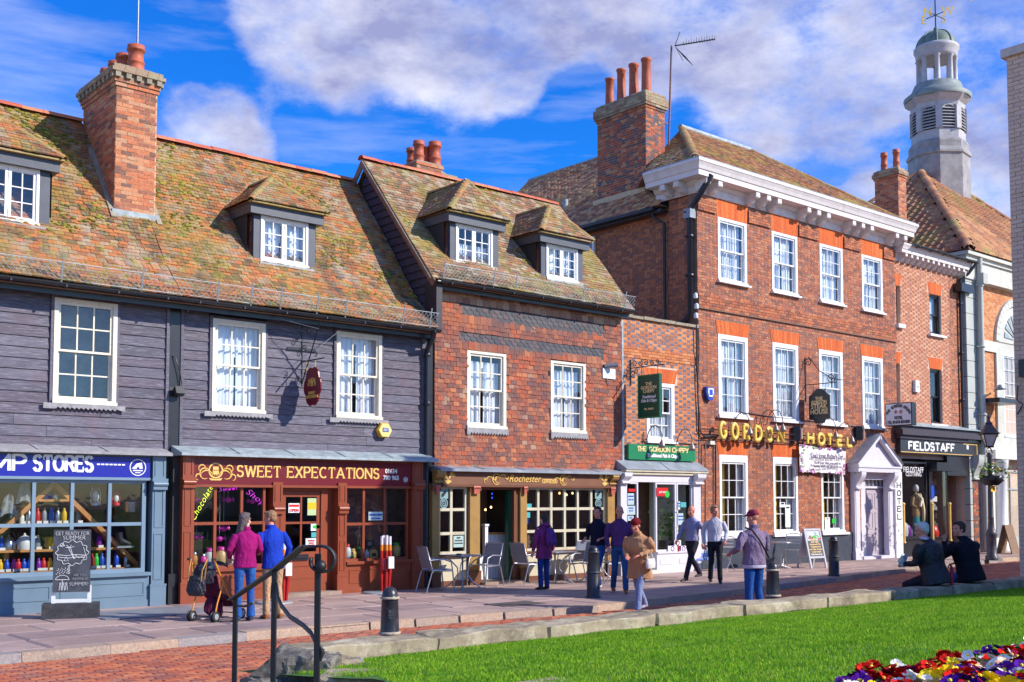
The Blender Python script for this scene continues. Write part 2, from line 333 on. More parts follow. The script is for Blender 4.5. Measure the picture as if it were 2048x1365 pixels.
M_CAP=paint('lichened_cap',(.30,.25,.18),.9,.3,8,.006,dirt=(.45,.42,.30))
M_STONE=paint('cream_stone',(.58,.58,.51),.8,.1,2,.003,dirt=(.42,.38,.3))
M_STONEG=paint('grey_green_stone',(.44,.46,.42),.8,.08,2,.003)
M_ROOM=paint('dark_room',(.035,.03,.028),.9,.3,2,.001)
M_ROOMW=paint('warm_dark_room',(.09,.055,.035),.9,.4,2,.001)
M_WOODO=paint('orange_pine',(.58,.25,.07),.55,.15,10,.001)
M_WOODY=paint('brown_timber',(.22,.12,.06),.6,.2,8,.002)
M_STEEL=paint('brushed_steel',(.5,.51,.53),.28,.08,20,.0005,.9)
def glass_mat(name,tint=(.93,.95,.96),base=.04,k=.9):
 t=NT(name);tr=t.n.new('ShaderNodeBsdfTransparent');tr.inputs[0].default_value=(*tint,1)
 gl=t.n.new('ShaderNodeBsdfGlossy');gl.inputs['Roughness'].default_value=.02;gl.inputs[0].default_value=(.95,.97,1,1)
 fr=t.n.new('ShaderNodeFresnel');fr.inputs[0].default_value=1.5
 b=t.n.new('ShaderNodeBump');b.inputs['Strength'].default_value=.25;b.inputs['Distance'].default_value=.004;t.L.new(t.noise(3.5,2,.5),b.inputs['Height'])
 t.L.new(b.outputs[0],gl.inputs['Normal']);t.L.new(b.outputs[0],fr.inputs['Normal'])
 f=t.math('MULTIPLY',t.math('ADD',t.math('MULTIPLY',fr.outputs[0],k),base),t.math('SUBTRACT',1.,t.pos.outputs['Backfacing']));mx=t.n.new('ShaderNodeMixShader')
 t.L.new(f,mx.inputs[0]);t.L.new(tr.outputs[0],mx.inputs[1]);t.L.new(gl.outputs[0],mx.inputs[2]);t.L.new(mx.outputs[0],t.out.inputs[0])
 t.n.remove(t.p);return t.m
M_GLASS=glass_mat('window_glass');M_SGLASS=glass_mat('shop_glass',(.88,.90,.90),.02,.8)
def cloth_curtain():
 t=NT('net_curtain');c=t.mix(t.rng(t.noise(2,3),.3,.7),(.66,.70,.82),(.85,.87,.93));return t.fin(c,.9)
M_NET=cloth_curtain();M_NETW=paint('white_net',(.82,.84,.88),.9,.08,3,.002)
M_NETY=paint('yellow_curtain',(.70,.50,.06),.9,.1,3,.002)
PANE=MB().box(-.5,.5,-.002,.002,-.5,.5).mesh('pane',M_GLASS)
PANES=MB().box(-.5,.5,-.002,.002,-.5,.5).mesh('pane',M_SGLASS)
def curtain_mesh(nx=48,folds=7,seed=0,mat=None,split=0.0):
 """hanging cloth, unit wide and tall, folds in y; split leaves a parted middle"""
 r=random.Random(seed);ph=[r.random()*6 for _ in range(4)];b=MB();vs=[];nz=10
 for j in range(nz+1):
  z=j/nz-.5
  for i in range(nx+1):
   x=i/nx-.5
   y=.5*math.sin(x*folds*6.283+ph[0]+.6*math.sin(z*3+ph[1]))+.3*math.sin(x*folds*13+ph[2])
   vs.append((x,y,z))
 fs=[(j*(nx+1)+i,j*(nx+1)+i+1,(j+1)*(nx+1)+i+1,(j+1)*(nx+1)+i)for j in range(nz)for i in range(nx)
   if not(split and abs((i+.5)/nx-.5)<split*(1-(j/nz)**2*.9))]
 b.add(vs,fs,0,True);return b.mesh('curtain',mat or M_NET)
CURT=[curtain_mesh(48,5+k,k)for k in range(4)]
CURTS=[curtain_mesh(60,7,9,None,.012),curtain_mesh(60,6,5,None,.03)]
CURTW=[curtain_mesh(60,9,19,M_NETW),curtain_mesh(60,8,25,M_NETW,.05)]
def pane_at(parent,x0,x1,z0,z1,y,me=None,tilt=.5):
 M=T((x0+x1)/2,y,(z0+z1)/2)@RZ(rad(rnd.uniform(-tilt,tilt)))@RX(rad(rnd.uniform(-tilt,tilt)))@SC(x1-x0,1,z1-z0)
 return link(bpy.data.objects.new('pane',me or PANE),parent,M)
def sash(house,x0,x1,z0,z1,Y=D,yo=-.03,cols=3,rows=4,mat=None,fr=.075,top=.06,bot=.09,curtain=None,room=None,sill=None,bar=.025,casement=False,depth=.13,fringe=None,name='window'):
 mat=mat or M_CREAM;y0=Y+yo;b=MB()
 b.box(x0,x0+fr,y0,y0+depth,z0,z1).box(x1-fr,x1,y0,y0+depth,z0,z1)
 b.box(x0+fr,x1-fr,y0+.001,y0+depth,z1-top,z1).box(x0+fr,x1-fr,y0+.001,y0+depth,z0,z0+bot*.55)
 b.box(x0-.012,x1+.012,y0-.035,y0,z0-.03,z0+.03)
 w=b.build(name,mat,house)
 ix0,ix1,iz0,iz1=x0+fr,x1-fr,z0+bot*.55,z1-top;s=MB();ys=y0+.055
 if casement:
  xm=(ix0+ix1)/2;leaves=[(ix0,xm-.004),(xm+.004,ix1)]
  for(a,c)in leaves:
   q=MB();f=.05
   q.box(a,a+f,ys-.03,ys+.02,iz0,iz1).box(c-f,c,ys-.03,ys+.02,iz0,iz1).box(a+f,c-f,ys-.029,ys+.02,iz1-f,iz1).box(a+f,c-f,ys-.029,ys+.02,iz0,iz0+f)
   xm2=(a+c)/2;q.box(xm2-.01,xm2+.01,ys-.02,ys+.014,iz0+f,iz1-f)
   for k in(1,2):
    z=iz0+f+(iz1-iz0-2*f)*k/3;q.box(a+f,c-f,ys-.018,ys+.012,z-.009,z+.009)
   for side in(a+.004,):q.box(side,side+.012,ys-.04,ys-.031,iz1-.16,iz1-.08).box(side,side+.012,ys-.04,ys-.031,iz0+.08,iz0+.16)
   q.build('casement',mat,w)
   for k in range(3):
    for(pa,pc)in((a+f,xm2-.01),(xm2+.01,c-f)):
     zA=iz0+f+(iz1-iz0-2*f)*k/3+.009;pane_at(w,pa,pc,zA,zA+(iz1-iz0-2*f)/3-.018,ys)
 else:
  zm=(iz0+iz1)/2
  for half,(a,c)in enumerate(((iz0,zm+.02),(zm-.02,iz1))):
   q=MB();yy=ys+(.045 if half==0 else 0);f=.045;fb=bot*.6 if half==0 else .04;ft=.04 if half==0 else .05;xin=0.0
   q.box(ix0,ix0+f,yy-.02,yy+.02,a,c).box(ix1-f,ix1,yy-.02,yy+.02,a,c).box(ix0+f,ix1-f,yy-.019,yy+.02,c-ft,c).box(ix0+f,ix1-f,yy-.019,yy+.02,a,a+fb)
   pw=(ix1-ix0-2*f)/cols;ph=(c-ft-a-fb)/(rows//2)
   for i in range(1,cols):q.box(ix0+f+pw*i-bar/2,ix0+f+pw*i+bar/2,yy-.016,yy+.014,a+fb,c-ft)
   for j in range(1,rows//2):q.box(ix0+f,ix1-f,yy-.014,yy+.012,a+fb+ph*j-bar/2,a+fb+ph*j+bar/2)
   q.build('sash',mat,w)
   for i in range(cols):
    for j in range(rows//2):
     pane_at(w,ix0+f+pw*i+bar/2,ix0+f+pw*(i+1)-bar/2,a+fb+ph*j+bar/2,a+fb+ph*(j+1)-bar/2,yy+.002)
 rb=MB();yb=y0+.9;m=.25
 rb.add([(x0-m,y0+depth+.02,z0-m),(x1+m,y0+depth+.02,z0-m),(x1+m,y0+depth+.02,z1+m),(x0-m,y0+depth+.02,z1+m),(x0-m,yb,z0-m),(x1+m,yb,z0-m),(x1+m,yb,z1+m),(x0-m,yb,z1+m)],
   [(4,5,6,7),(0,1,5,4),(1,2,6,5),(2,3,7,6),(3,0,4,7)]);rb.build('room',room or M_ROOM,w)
 if curtain is not None:
  for(me,ca,cc,za,zc)in curtain:
   xx0=x0+(x1-x0)*ca;xx1=x0+(x1-x0)*cc;zz0=z0+(z1-z0)*za;zz1=z0+(z1-z0)*zc
   link(bpy.data.objects.new('curtain',me),w,T((xx0+xx1)/2,y0+depth+.07,(zz0+zz1)/2)@SC(xx1-xx0,.05,zz1-zz0))
 if sill:
  sb=MB();h,ov,pr,sm=sill;sb.box(x0-ov,x1+ov,y0-pr,y0+.03,z0-.03-h,z0-.031);so=sb.build('sill',sm,w)
 if fringe:
  h,ov,pr,sm=fringe;n=14;xs0,xs1=x0-ov,x1+ov;poly=[(xs0,z0-.032),(xs0,z0-.03-h),(x0,z0-.03-h)]
  for k in range(n):
   xa=x0+(x1-x0)*k/n;xb=x0+(x1-x0)*(k+1)/n;poly+=[(xa+(xb-xa)*.75,z0-.03-h*.95),(xb,z0-.03-h*.6)]
  poly+=[(xs1,z0-.03-h),(xs1,z0-.032)]
  MB().prism(poly[::-1],T(0,y0-pr,0),.03).build('sill_board',sm,w)
 return w
# ------------------------------------------------------------------ walls, bricks, tiles
def cuts(a,b,holes):
 """interval [a,b] minus hole intervals"""
 r=[(a,b)]
 for h0,h1 in holes:
  n=[]
  for(p,q)in r:
   if h1<=p or h0>=q:n.append((p,q));continue
   if h0>p:n.append((p,h0))
   if h1<q:n.append((h1,q))
  r=n
 return r
def wall_panel(x0,x1,z0,z1,holes,y0,y1,b=None):
 """backing wall in plane y, openings left out; holes = (xa,xb,za,zb)"""
 b=b or MB();zs=sorted({z0,z1,*[min(max(h[2],z0),z1)for h in holes],*[min(max(h[3],z0),z1)for h in holes]})
 for za,zb in zip(zs[:-1],zs[1:]):
  if zb-za<1e-4:continue
  hh=[(h[0],h[1])for h in holes if h[2]<(za+zb)/2<h[3]]
  for(p,q)in cuts(x0,x1,hh):b.box(p,q,y0,y1,za,zb)
 return b
BR=MB().add([(-.5,0,-.5),(.5,0,-.5),(.5,0,.5),(-.5,0,.5),(-.5,1,-.5),(.5,1,-.5),(.5,1,.5),(-.5,1,.5)],
    [(0,1,2,3),(0,4,5,1),(1,5,6,2),(2,6,7,3),(3,7,4,0)])
def brick_field(parent,O,u,L,z0,z1,holes=(),bond='flemish',mat=None,hmat=None,limit=300,hlimit=300,ch=.075,bl=.225,jt=.010,th=.03,proud=.006,zone=None,seed=1,poly=None):
 """courses of bricks on the plane through O along unit u, facing u x z turned outward; holes in (a,z)"""
 r=random.Random(seed);u=Vector(u).normalized();nrm=Vector((u.y,-u.x,0));ms=[];hs=[]
 n=int(round((z1-z0)/ch));ch=(z1-z0)/n
 for j in range(n):
  za,zb=z0+j*ch,z0+(j+1)*ch;zc=(za+zb)/2;hh=[(h[0],h[1])for h in holes if h[2]<zc<h[3]]
  lo,hi=(0,L)if poly is None else poly(zc)
  seq=[];a=lo-(0 if j%2==0 else(bl*.25 if bond=='flemish' else bl/2))
  if bond=='flemish' and j%2:a=lo-bl*.75
  k=0
  while a<hi:
   if bond=='flemish':w=bl if k%2==0 else bl/2;hd=k%2==1
   elif bond=='english':w=bl if j%2 else bl/2;hd=False
   else:w=bl;hd=False
   seq.append((a,a+w,hd));a+=w;k+=1
  for(p,q,hd)in seq:
   p=max(p,lo);q=min(q,hi)
   for(pp,qq)in cuts(p,q,hh):
    w=qq-pp-jt
    if w<.02:continue
    c=Vector(O)+u*((pp+qq)/2);pr=proud*r.uniform(.5,1.6)
    M=frame((c.x+nrm.x*pr,c.y+nrm.y*pr,zc),u*w,-nrm*th,(0,0,ch-jt*.9))
    (hs if(hd and hmat)else ms).append(M)
 if zone:
  for nm,test,m in zone:
   sel=[M for M in ms if test(M.translation)];ms=[M for M in ms if not test(M.translation)]
   scatter(nm,BR,sel,parent,m,min(limit,120))
 scatter('brick',BR,ms,parent,mat,limit);scatter('header_brick',BR,hs,parent,hmat,hlimit)
def tmpl_tile():
 return MB().add([(-.5,0,0),(0,-.02,.0),(.5,0,0),(.5,1,0),(-.5,1,0),(-.5,0,1),(0,-.02,1.25),(.5,0,1),(.5,1,.9),(-.5,1,.9)],
     [(5,6,8,9),(6,7,8),(0,1,6,5),(1,2,7,6),(2,3,8,7),(4,0,5,9)])
TILE=tmpl_tile()
def tile_field(parent,O,u,s,poly,mat,name='roof_tile',w=.168,g=.1,limit=300,skip=None,th=.022,jit=1.0,wav=.012,over=1.9,seed=3,bow=None):
 """tiles on the plane O + a*u + b*s; poly = convex outline in (a,b)"""
 r=random.Random(seed);u=Vector(u).normalized();s=Vector(s).normalized();nn=u.cross(s).normalized();ms=[]
 b0=min(p[1]for p in poly);b1=max(p[1]for p in poly);n=max(1,int((b1-b0)/g))
 for j in range(n):
  b=b0+j*g;bc=b+g*.4;xs=[]
  for(p,q)in zip(poly,poly[1:]+poly[:1]):
   if(p[1]-bc)*(q[1]-bc)<=0 and abs(p[1]-q[1])>1e-9:t=(bc-p[1])/(q[1]-p[1]);xs.append(p[0]+(q[0]-p[0])*t)
  if len(xs)<2:continue
  lo,hi=min(xs),max(xs);a=lo-(w/2 if j%2 else 0)+r.uniform(-.01,.01)
  while a<hi:
   ww=w*r.uniform(.97,1.03);p=max(a,lo);q=min(a+ww,hi);a+=ww
   if q-p<.03:continue
   ac=(p+q)/2
   if skip and skip(ac,bc):continue
   wv=wav*(math.sin(ac*1.7+seed)+math.sin(bc*2.3+ac*.6))if bow is None else bow(ac,bc)
   c=Vector(O)+u*ac+s*(b+r.uniform(-.008,.008)*jit)+nn*(wv+r.uniform(0,.006)*jit)
   tl=rad(4.0+r.uniform(-1,1.6)*jit);rot=rad(r.uniform(-1.3,1.3)*jit)
   uu=(u*math.cos(rot)+s*math.sin(rot));ss=(s*math.cos(rot)-u*math.sin(rot));sl=ss*math.cos(tl)-nn*math.sin(tl);nl=nn*math.cos(tl)+ss*math.sin(tl)
   c=c+nn*(math.sin(tl)*g*over*.9)
   ms.append(frame(c,uu*(q-p-.007),sl*(g*over),nl*th))
 scatter(name,TILE,ms,parent,mat,limit)
def ridge_run(parent,a,b,mat,name='ridge_tile',l=.32,r=.11,gap=.006,up=(0,0,1),lift=0):
 a=Vector(a);b=Vector(b);d=b-a;L=d.length;n=max(1,int(round(L/l)));d.normalize();up=Vector(up);x=d.cross(up).normalized();z=x.cross(d)
 tm=MB();seg=7;vs=[]
 for y in(0,1):
  for rr in(1,.86):
   for k in range(seg+1):
    t=math.pi*(k/seg)*1.0;vs.append((math.cos(t)*rr,y,math.sin(t)*rr*.8-.2))
 m=seg+1;fs=[]
 for k in range(seg):
  fs+=[(k,k+1,2*m+k+1,2*m+k),(m+k+1,m+k,3*m+k,3*m+k+1),(k+1,k,m+k,m+k+1),(2*m+k,2*m+k+1,3*m+k+1,3*m+k)]
 tm.add(vs,fs,0,False);me=tm.mesh(name,mat)
 for i in range(n):
  c=a+d*(L*i/n);rr=r*rnd.uniform(.95,1.06)
  link(bpy.data.objects.new(name,me),parent,frame(c+z*(lift+rnd.uniform(-.006,.008)),x*rr,d*(L/n-gap),z*rr))
def gutter_run(parent,x0,x1,Y,z,r=.06,mat=None,name='gutter'):
 b=MB();n=8;vs=[]
 for x in(x0,x1):
  for rr in(r,r*.88):
   for k in range(n+1):
    t=math.pi+math.pi*k/n;vs.append((x,Y+math.cos(t)*rr,z+math.sin(t)*rr))
 m=n+1;fs=[]
 for k in range(n):fs+=[(k,k+1,2*m+k+1,2*m+k),(m+k+1,m+k,3*m+k,3*m+k+1)]
 fs+=[(0,m,3*m,2*m),(n,2*m+n,3*m+n,m+n)]
 b.add(vs,fs)
 for x in np.arange(x0+.3,x1,.9):b.box(x-.015,x+.015,Y-r-.004,Y+r+.02,z-r-.01,z-r*.5)
 return b.build(name,mat or M_PIPE,parent)
def pot_prof(h,r):return[(r*1.0,0),(r*1.02,.03),(r*.95,.05),(r*.92,h*.30),(r*1.0,h*.32),(r*1.0,h*.37),(r*.88,h*.39),(r*.84,h*.78),(r*1.02,h*.80),(r*1.05,h*.86),(r*.95,h*.9),(r*.98,h),(r*.78,h),(r*.72,h*.6)]
def long_pot(h,r):return[(r*1.08,0),(r*1.05,h*.1),(r*.95,h*.5),(r*.93,h*.92),(r*1.1,h*.94),(r*1.1,h),(r*.85,h),(r*.8,h*.6)]
# ------------------------------------------------------------------ the two weatherboarded houses under one long roof
YS=19.45
def house(name,label,loc,group=None):return thing(name,label,'house',loc,group)
H_A=house('weatherboard_house','dark weatherboarded house over the blue camping shop at the left edge',(6,D,0),'terraced houses of the high street')
H_B=house('weatherboard_house','dark weatherboarded house over the red-brown sweet shop, with one dormer',(11.5,D,0),'terraced houses of the high street')
XA0,XAB,XBC,XCD,XDE,XEF,XFG=2.6,8.62,14.50,20.72,23.78,34.08,38.62
ZE=5.62
PE,PK,PR=Vector((0,19.28,ZE)),Vector((0,19.98,6.26)),Vector((0,22.6,9.57))
def s_of(a,b):return(b-a).normalized()
NR=s_of(PK,PR).cross(Vector((-1,0,0))).normalized()
if NR.z<0:NR=-NR
def board_wall(wall,x0,x1,z0,z1,holes,Y=D,g=.188,mat=None,seed=1):
 r=random.Random(seed);n=int(round((z1-z0)/g));g=(z1-z0)/n
 for j in range(n):
  za=z0+j*g;zb=za+g+.025;hh=[(h[0],h[1])for h in holes if h[2]<za+g/2<h[3]]
  segs=cuts(x0,x1,hh);out=[]
  for(p,q)in segs:
   if q-p>3.2:m=r.uniform(p+1.2,q-1.2);out+=[(p,m-.003),(m+.003,q)]
   else:out.append((p,q))
  for(p,q)in out:
   tl=r.uniform(-.004,.006);sag=r.uniform(-.004,.004)
   b=MB().add([(p,Y-.036-tl,za+sag),(q,Y-.036+tl*.3,za-sag),(q,Y-.012,zb-sag),(p,Y-.012,zb+sag),(p,Y,za),(q,Y,za),(q,Y,zb),(p,Y,zb)],
       [(0,1,2,3),(4,7,6,5),(0,4,5,1),(1,5,6,2),(3,2,6,7),(0,3,7,4)])
   b.build('weatherboard',mat or M_BOARD,wall)
def dormer(houseobj,Yf,x0,x1,zs,zt,wx0,wx1,apex,oh=.13,fh=.2,back=1.9,casement=True,cur=None,seed=1,hipf=None,cols=2):
 """x0..x1 body with blue-black jambs, window wx0..wx1, apex = height of the little hipped roof"""
 d=MB().box(x0,wx0,Yf,Yf+.10,zs-.05,zt).box(wx0,wx1,Yf+.02,Yf+.10,zs-.05,zs-.001).box(wx1,x1,Yf,Yf+.10,zs-.05,zt).build('dormer',M_NAVYBD,houseobj)
 MB().box(x0-oh,x1+oh,Yf-.12,Yf-.04,zt-.01,zt+fh).box(x0-oh,x1+oh,Yf-.039,Yf+back,zt+.0,zt+fh*.5).box(x0-oh,x0-oh+.05,Yf-.038,Yf+back,zt+fh*.51,zt+fh).box(x1+oh-.05,x1+oh,Yf-.038,Yf+back,zt+fh*.51,zt+fh).build('fascia',M_NAVYBD,d)
 MB().box(x0+.01,x0+.06,Yf+.10,Yf+back,zs-.9,zt).box(x1-.06,x1-.01,Yf+.10,Yf+back,zs-.9,zt).build('cheek',M_MORTARD,d)
 tile_field(d,(x0+.01,Yf+back,zs-.9),(0,-1,0),(0,0,1),[(0,0),(back-.1,0),(back-.1,zt-zs+.9),(0,zt-zs+.9)],M_WTILE,'cheek_tile',.168,.115,90,seed=seed)
 if casement:sash(houseobj,wx0,wx1,zs,zt,Yf,-.02,casement=True,mat=M_WHITE,fr=.05,top=.05,bot=.10,curtain=cur,depth=.10)
 MB().box(wx0-.05,wx1+.1,Yf-.10,Yf+.02,zs-.075,zs-.035).build('lead_apron',M_LEADB,d)
 ze=zt+fh+.01;yb=Yf-.2;yk=Yf+back;ex0=x0-oh-.05;ex1=x1+oh+.05;xc=(ex0+ex1)/2;hw=(ex1-ex0)/2;hy=hipf or hw*.8
 A,B_,P,Q=Vector((ex0,yb,ze)),Vector((ex1,yb,ze)),Vector((xc,yb+hy,apex)),Vector((xc,yk+.6,apex))
 C_,E_=Vector((ex0,yk,ze)),Vector((ex1,yk,ze))
 b=MB();b.add([A,B_,P,Q+Vector((0,.0,0)),C_,E_,C_+Vector((0,.6,0)),E_+Vector((0,.6,0))],[(0,1,2),(0,2,3,6,4),(1,5,7,3,2),(0,4,5,1)]);rf=b.build('dormer_roof',M_MORTARD,d)
 for k in(0,.035):MB().box(ex0,ex1,yb-.01,yb+.1,ze-.02-k,ze+.012-k).build('eave_tile_course',M_HIP,d)if k==0 else None
 s=(P-Vector((xc,yb,ze)));tile_field(d,A+Vector((0,-.03,.015)),(1,0,0),s,[(0,0),(2*hw,0),(hw,s.length)],M_ROOF if seed%2 else M_ROOFC,'roof_tile',.168,.1,120,seed=seed,wav=.004)
 s2=(Vector((xc,0,apex))-Vector((ex0,0,ze)));L=yk+.6-yb;tile_field(d,Vector((ex0,yk+.6,ze))+Vector((-.03,0,.015)),(0,-1,0),s2,[(0,0),(L,0),(L-hy,s2.length),(0,s2.length)],M_ROOF if seed%2 else M_ROOFC,'roof_tile',.168,.1,120,seed=seed+5,wav=.004)
 s3=(Vector((xc,0,apex))-Vector((ex1,0,ze)));tile_field(d,Vector((ex1,yb,ze))+Vector((.03,0,.015)),(0,1,0),s3,[(0,0),(L,0),(L,s3.length),(hy,s3.length)],M_ROOFC,'roof_tile',.168,.1,60,seed=seed+6,wav=.004)
 ridge_run(d,A,P,M_HIP,'hip_tile',.17,.085,-.02,lift=.03);ridge_run(d,B_,P,M_HIP,'hip_tile',.17,.085,-.02,lift=.03)
 ridge_run(d,P,Q,M_HIP,'ridge_tile',.3,.1,lift=.03)
 return d
def chimney(houseobj,x0,x1,y0,y1,z0,z1,mat,mort,cap,pots,seed=1,bond='stretcher',hmat=None,faces='WSE',limit=110,ch=.078):
 ci=.0;c=MB().box(x0,x1,y0,y1,z0,z1).build('chimney',mort,houseobj)
 W,L=x1-x0,y1-y0
 if 'S' in faces:brick_field(c,(x0,y0,0),(1,0,0),W,z0,z1,bond=bond,mat=mat,hmat=hmat,limit=limit,hlimit=limit,seed=seed,ch=ch)
 if 'W' in faces:brick_field(c,(x0,y1,0),(0,-1,0),L,z0,z1,bond=bond,mat=mat,hmat=hmat,limit=limit,hlimit=limit,seed=seed+1,ch=ch)
 if 'E' in faces:brick_field(c,(x1,y0,0),(0,1,0),L,z0,z1,bond=bond,mat=mat,hmat=hmat,limit=0,hlimit=0,seed=seed+2,ch=ch)
 z=z1
 for(ov,h,dent)in cap:
  if dent:
   b=MB();
   b.box(x0-ov+.06,x1+ov-.06,y0-ov+.06,y1+ov-.06,z,z+h)
   k=int((W+2*ov)/.2)
   for i in range(k):xx=x0-ov+(W+2*ov)*(i+.25)/k;b.box(xx,xx+.1,y0-ov,y0-ov+.059,z,z+h);b.box(xx,xx+.1,y1+ov-.059,y1+ov,z,z+h)
   k=int((L+2*ov)/.2)
   for i in range(k):yy=y0-ov+(L+2*ov)*(i+.25)/k;b.box(x0-ov,x0-ov+.059,yy,yy+.1,z,z+h);b.box(x1+ov-.059,x1+ov,yy,yy+.1,z,z+h)
   b.build('dentil_course',M_CAP,c)
  else:
   q=MB().box(x0-ov+.01,x1+ov-.01,y0-ov+.01,y1+ov-.01,z,z+h-.004).build('cap_course',M_CAP,c)
   for(O,u,LL)in(((x0-ov,y0-ov,0),(1,0,0),W+2*ov),((x0-ov,y1+ov,0),(0,-1,0),L+2*ov)):
    brick_field(q if False else c,O,u,LL,z,z+h,bond='stretcher',mat=M_CAPB if ov>.06 or z>z1+.2 else mat,limit=60,seed=seed+int(z*100),ch=min(ch,h),proud=-.004)
  z+=h
 MB().add([(x0-.02,y0-.02,z),(x1+.02,y0-.02,z),(x1+.02,y1+.02,z),(x0-.02,y1+.02,z),(x0+.08,y0+.08,z+.07),(x1-.08,y0+.08,z+.07),(x1-.08,y1-.08,z+.07),(x0+.08,y1-.08,z+.07)],
    [(4,5,6,7),(0,1,5,4),(1,2,6,5),(2,3,7,6),(3,0,4,7)]).build('flaunching',M_CAP,c)
 for(px,py,h,r,kind)in pots:
  MB().lathe((long_pot if kind else pot_prof)(h,r),(px,py,z+.03),18).build('chimney_pot',M_TERRA,c)
 return c
M_CAPB=pieces_mat('brick_lichened',[(0,(.34,.24,.16)),(.3,(.26,.19,.13)),(.6,(.40,.30,.20)),(.8,(.30,.14,.08))],[((.42,.40,.24),2,.5,.6,.5,3)],.004)
M_MOSS=pieces_mat('moss_cushion',[(0,(.16,.15,.02)),(.4,(.24,.22,.03)),(.7,(.32,.27,.04)),(.9,(.10,.11,.02))],[],.01)
LUMP=MB().lathe([(1,0),(.85,.45),(.45,.8),(.001,.9)],(0,0,0),6,smooth=True)
def moss(parent,O,u,s,L,Hh,n,seed):
 r=random.Random(seed);u=Vector(u).normalized();s=Vector(s).normalized();nn=u.cross(s);ms=[]
 while len(ms)<n:
  a,b=r.uniform(0,L),r.uniform(0,Hh)
  if noise3(Vector((a*.8+seed,b*1.3,1)))<r.uniform(-.1,.5):continue
  k=r.choice((.012,.016,.02,.03))*r.uniform(.7,1.3);ms.append(frame(Vector(O)+u*a+s*b+nn*.028,u*k*1.7,s*k,nn*k*.8))
 scatter('moss_cushion',LUMP,ms,parent,M_MOSS,0,'moss')
from mathutils.noise import noise as noise3
def body(h,x0,x1,zt=ZE,y1=26.2,mat=None):
 b=MB();b.box(x0+.02,x1-.02,21.2,y1,0,zt-.05);return b.build('rear_wall',mat or M_MORTARD,h)
for h,x0,x1 in((H_A,XA0,XAB),(H_B,XAB,XBC)):
 body(h,x0,x1)
 b=MB()
 vs=[]
 for x in(x0,x1):vs+=[(x,PE.y,PE.z-.10),(x,PK.y,PK.z-.04),(x,PR.y,PR.z-.03),(x,25.9,PE.z-.1),(x,22.6,PE.z-.12)]
 b.add(vs,[(0,1,6,5),(1,2,7,6),(2,3,8,7),(0,5,9,4),(3,4,9,8),(0,4,3,2,1),(5,6,7,8,9)]);rf=b.build('roof',M_MORTARD,h)
 def skip(a,bb,x0=x0):
  X=x0+a;P=PK+s_of(PK,PR)*bb
  return CHX[0]<X<CHX[1]and P.y>CHY[0]or any(q[0]<X<q[1]and q[2]<P.y<q[3]for q in DORM)
 ca=onPl(228,428,PK,NR);cb=onPl(306,432,PK,NR);CHX=(ca.x,cb.x);CHY=(ca.y,ca.y+1.5)
 dB=onPl(500,521,PK,NR);
 DORM=[]
 Lr=(PR-PK).length;Lk=(PK-PE).length
 tile_field(rf,(x0,PE.y-.04,PE.z),(1,0,0),PK-PE,[(0,0),(x1-x0,0),(x1-x0,Lk),(0,Lk)],M_ROOF,limit=60,seed=3)
 tile_field(rf,(x0,PK.y,PK.z),(1,0,0),PR-PK,[(0,0),(x1-x0,0),(x1-x0,Lr),(0,Lr)],M_ROOF,limit=240,skip=skip,seed=3)
 tile_field(rf,(x1,25.9,PE.z-.08),(-1,0,0),Vector((0,22.6-25.9,PR.z-PE.z+.05)),[(0,0),(x1-x0,0),(x1-x0,5.1),(0,5.1)],M_ROOF,limit=0,seed=8,w=.33,g=.2)
 moss(rf,(x0,PK.y,PK.z),(1,0,0),PR-PK,x1-x0,Lr,1600,3 if h is H_A else 8);moss(rf,(x0,PE.y,PE.z),(1,0,0),PK-PE,x1-x0,Lk,400,5)
 if h is H_A:
  ridge_run(rf,(x0,PR.y,PR.z),(CHX[0],PR.y,PR.z),M_RIDGE,l=.42,r=.12,lift=.035)
 else:ridge_run(rf,(x0,PR.y,PR.z),(x1-.03,PR.y,PR.z),M_RIDGE,l=.42,r=.12,lift=.035)
ridge_run(H_A.children[1],(CHX[1]+.0,PR.y,PR.z),(XAB,PR.y,PR.z),M_RIDGE,l=.42,r=.12,lift=.035)
ztop=onY(236,172,CHY[0]).z
chL=chimney(H_A,CHX[0],CHX[1],CHY[0],CHY[0]+1.75,ca.z-.3,ztop,M_BRICKA,M_MORTARA,
 [(.035,.078,0),(.06,.078,0),(.11,.10,1),(.13,.078,0),(.09,.078,0)],
 [((CHX[0]+CHX[1])/2+.05,CHY[0]+.22,.52,.17,0),((CHX[0]+CHX[1])/2-.02,CHY[0]+.66,.46,.16,0),((CHX[0]+CHX[1])/2-.02,CHY[0]+1.08,.44,.15,0),((CHX[0]+CHX[1])/2-.04,CHY[0]+1.48,.40,.14,0)],5,limit=150)
MB().box(CHX[0]-.06,CHX[1]+.05,CHY[0]-.06,CHY[0]+.01,ca.z-.06,ca.z+.09).add([(CHX[0]-.14,CHY[0]-.1,ca.z-.13),(CHX[1]+.1,CHY[0]-.1,ca.z-.13),(CHX[1]+.1,CHY[0]+.02,ca.z+.05),(CHX[0]-.14,CHY[0]+.02,ca.z+.05)],[(0,1,2,3)]).build('lead_flashing',M_LEADB,chL)
sd=s_of(PK,PR)
fb=MB()
for X in(CHX[0]-.05,CHX[1]+.05):
 p=Vector((X,CHY[0]-.1,0));p.z=PK.z+(p.y-PK.y)/sd.y*sd.z;fb.bar(p+NR*.03,p+sd*2.1+NR*.05,.10,.06)
fb.build('mortar_fillet',M_CAP,chL)
am=thing('aerial_mast','thin steel mast rising from the pots of the left chimney','aerial',(CHX[0]+.6,CHY[0]+.3,ztop))
MB().tube([(CHX[0]+.55,CHY[0]+.4,ztop-.3),(CHX[0]+.55,CHY[0]+.4,ztop+3.2)],.022,8).build('mast',M_GALV,am)
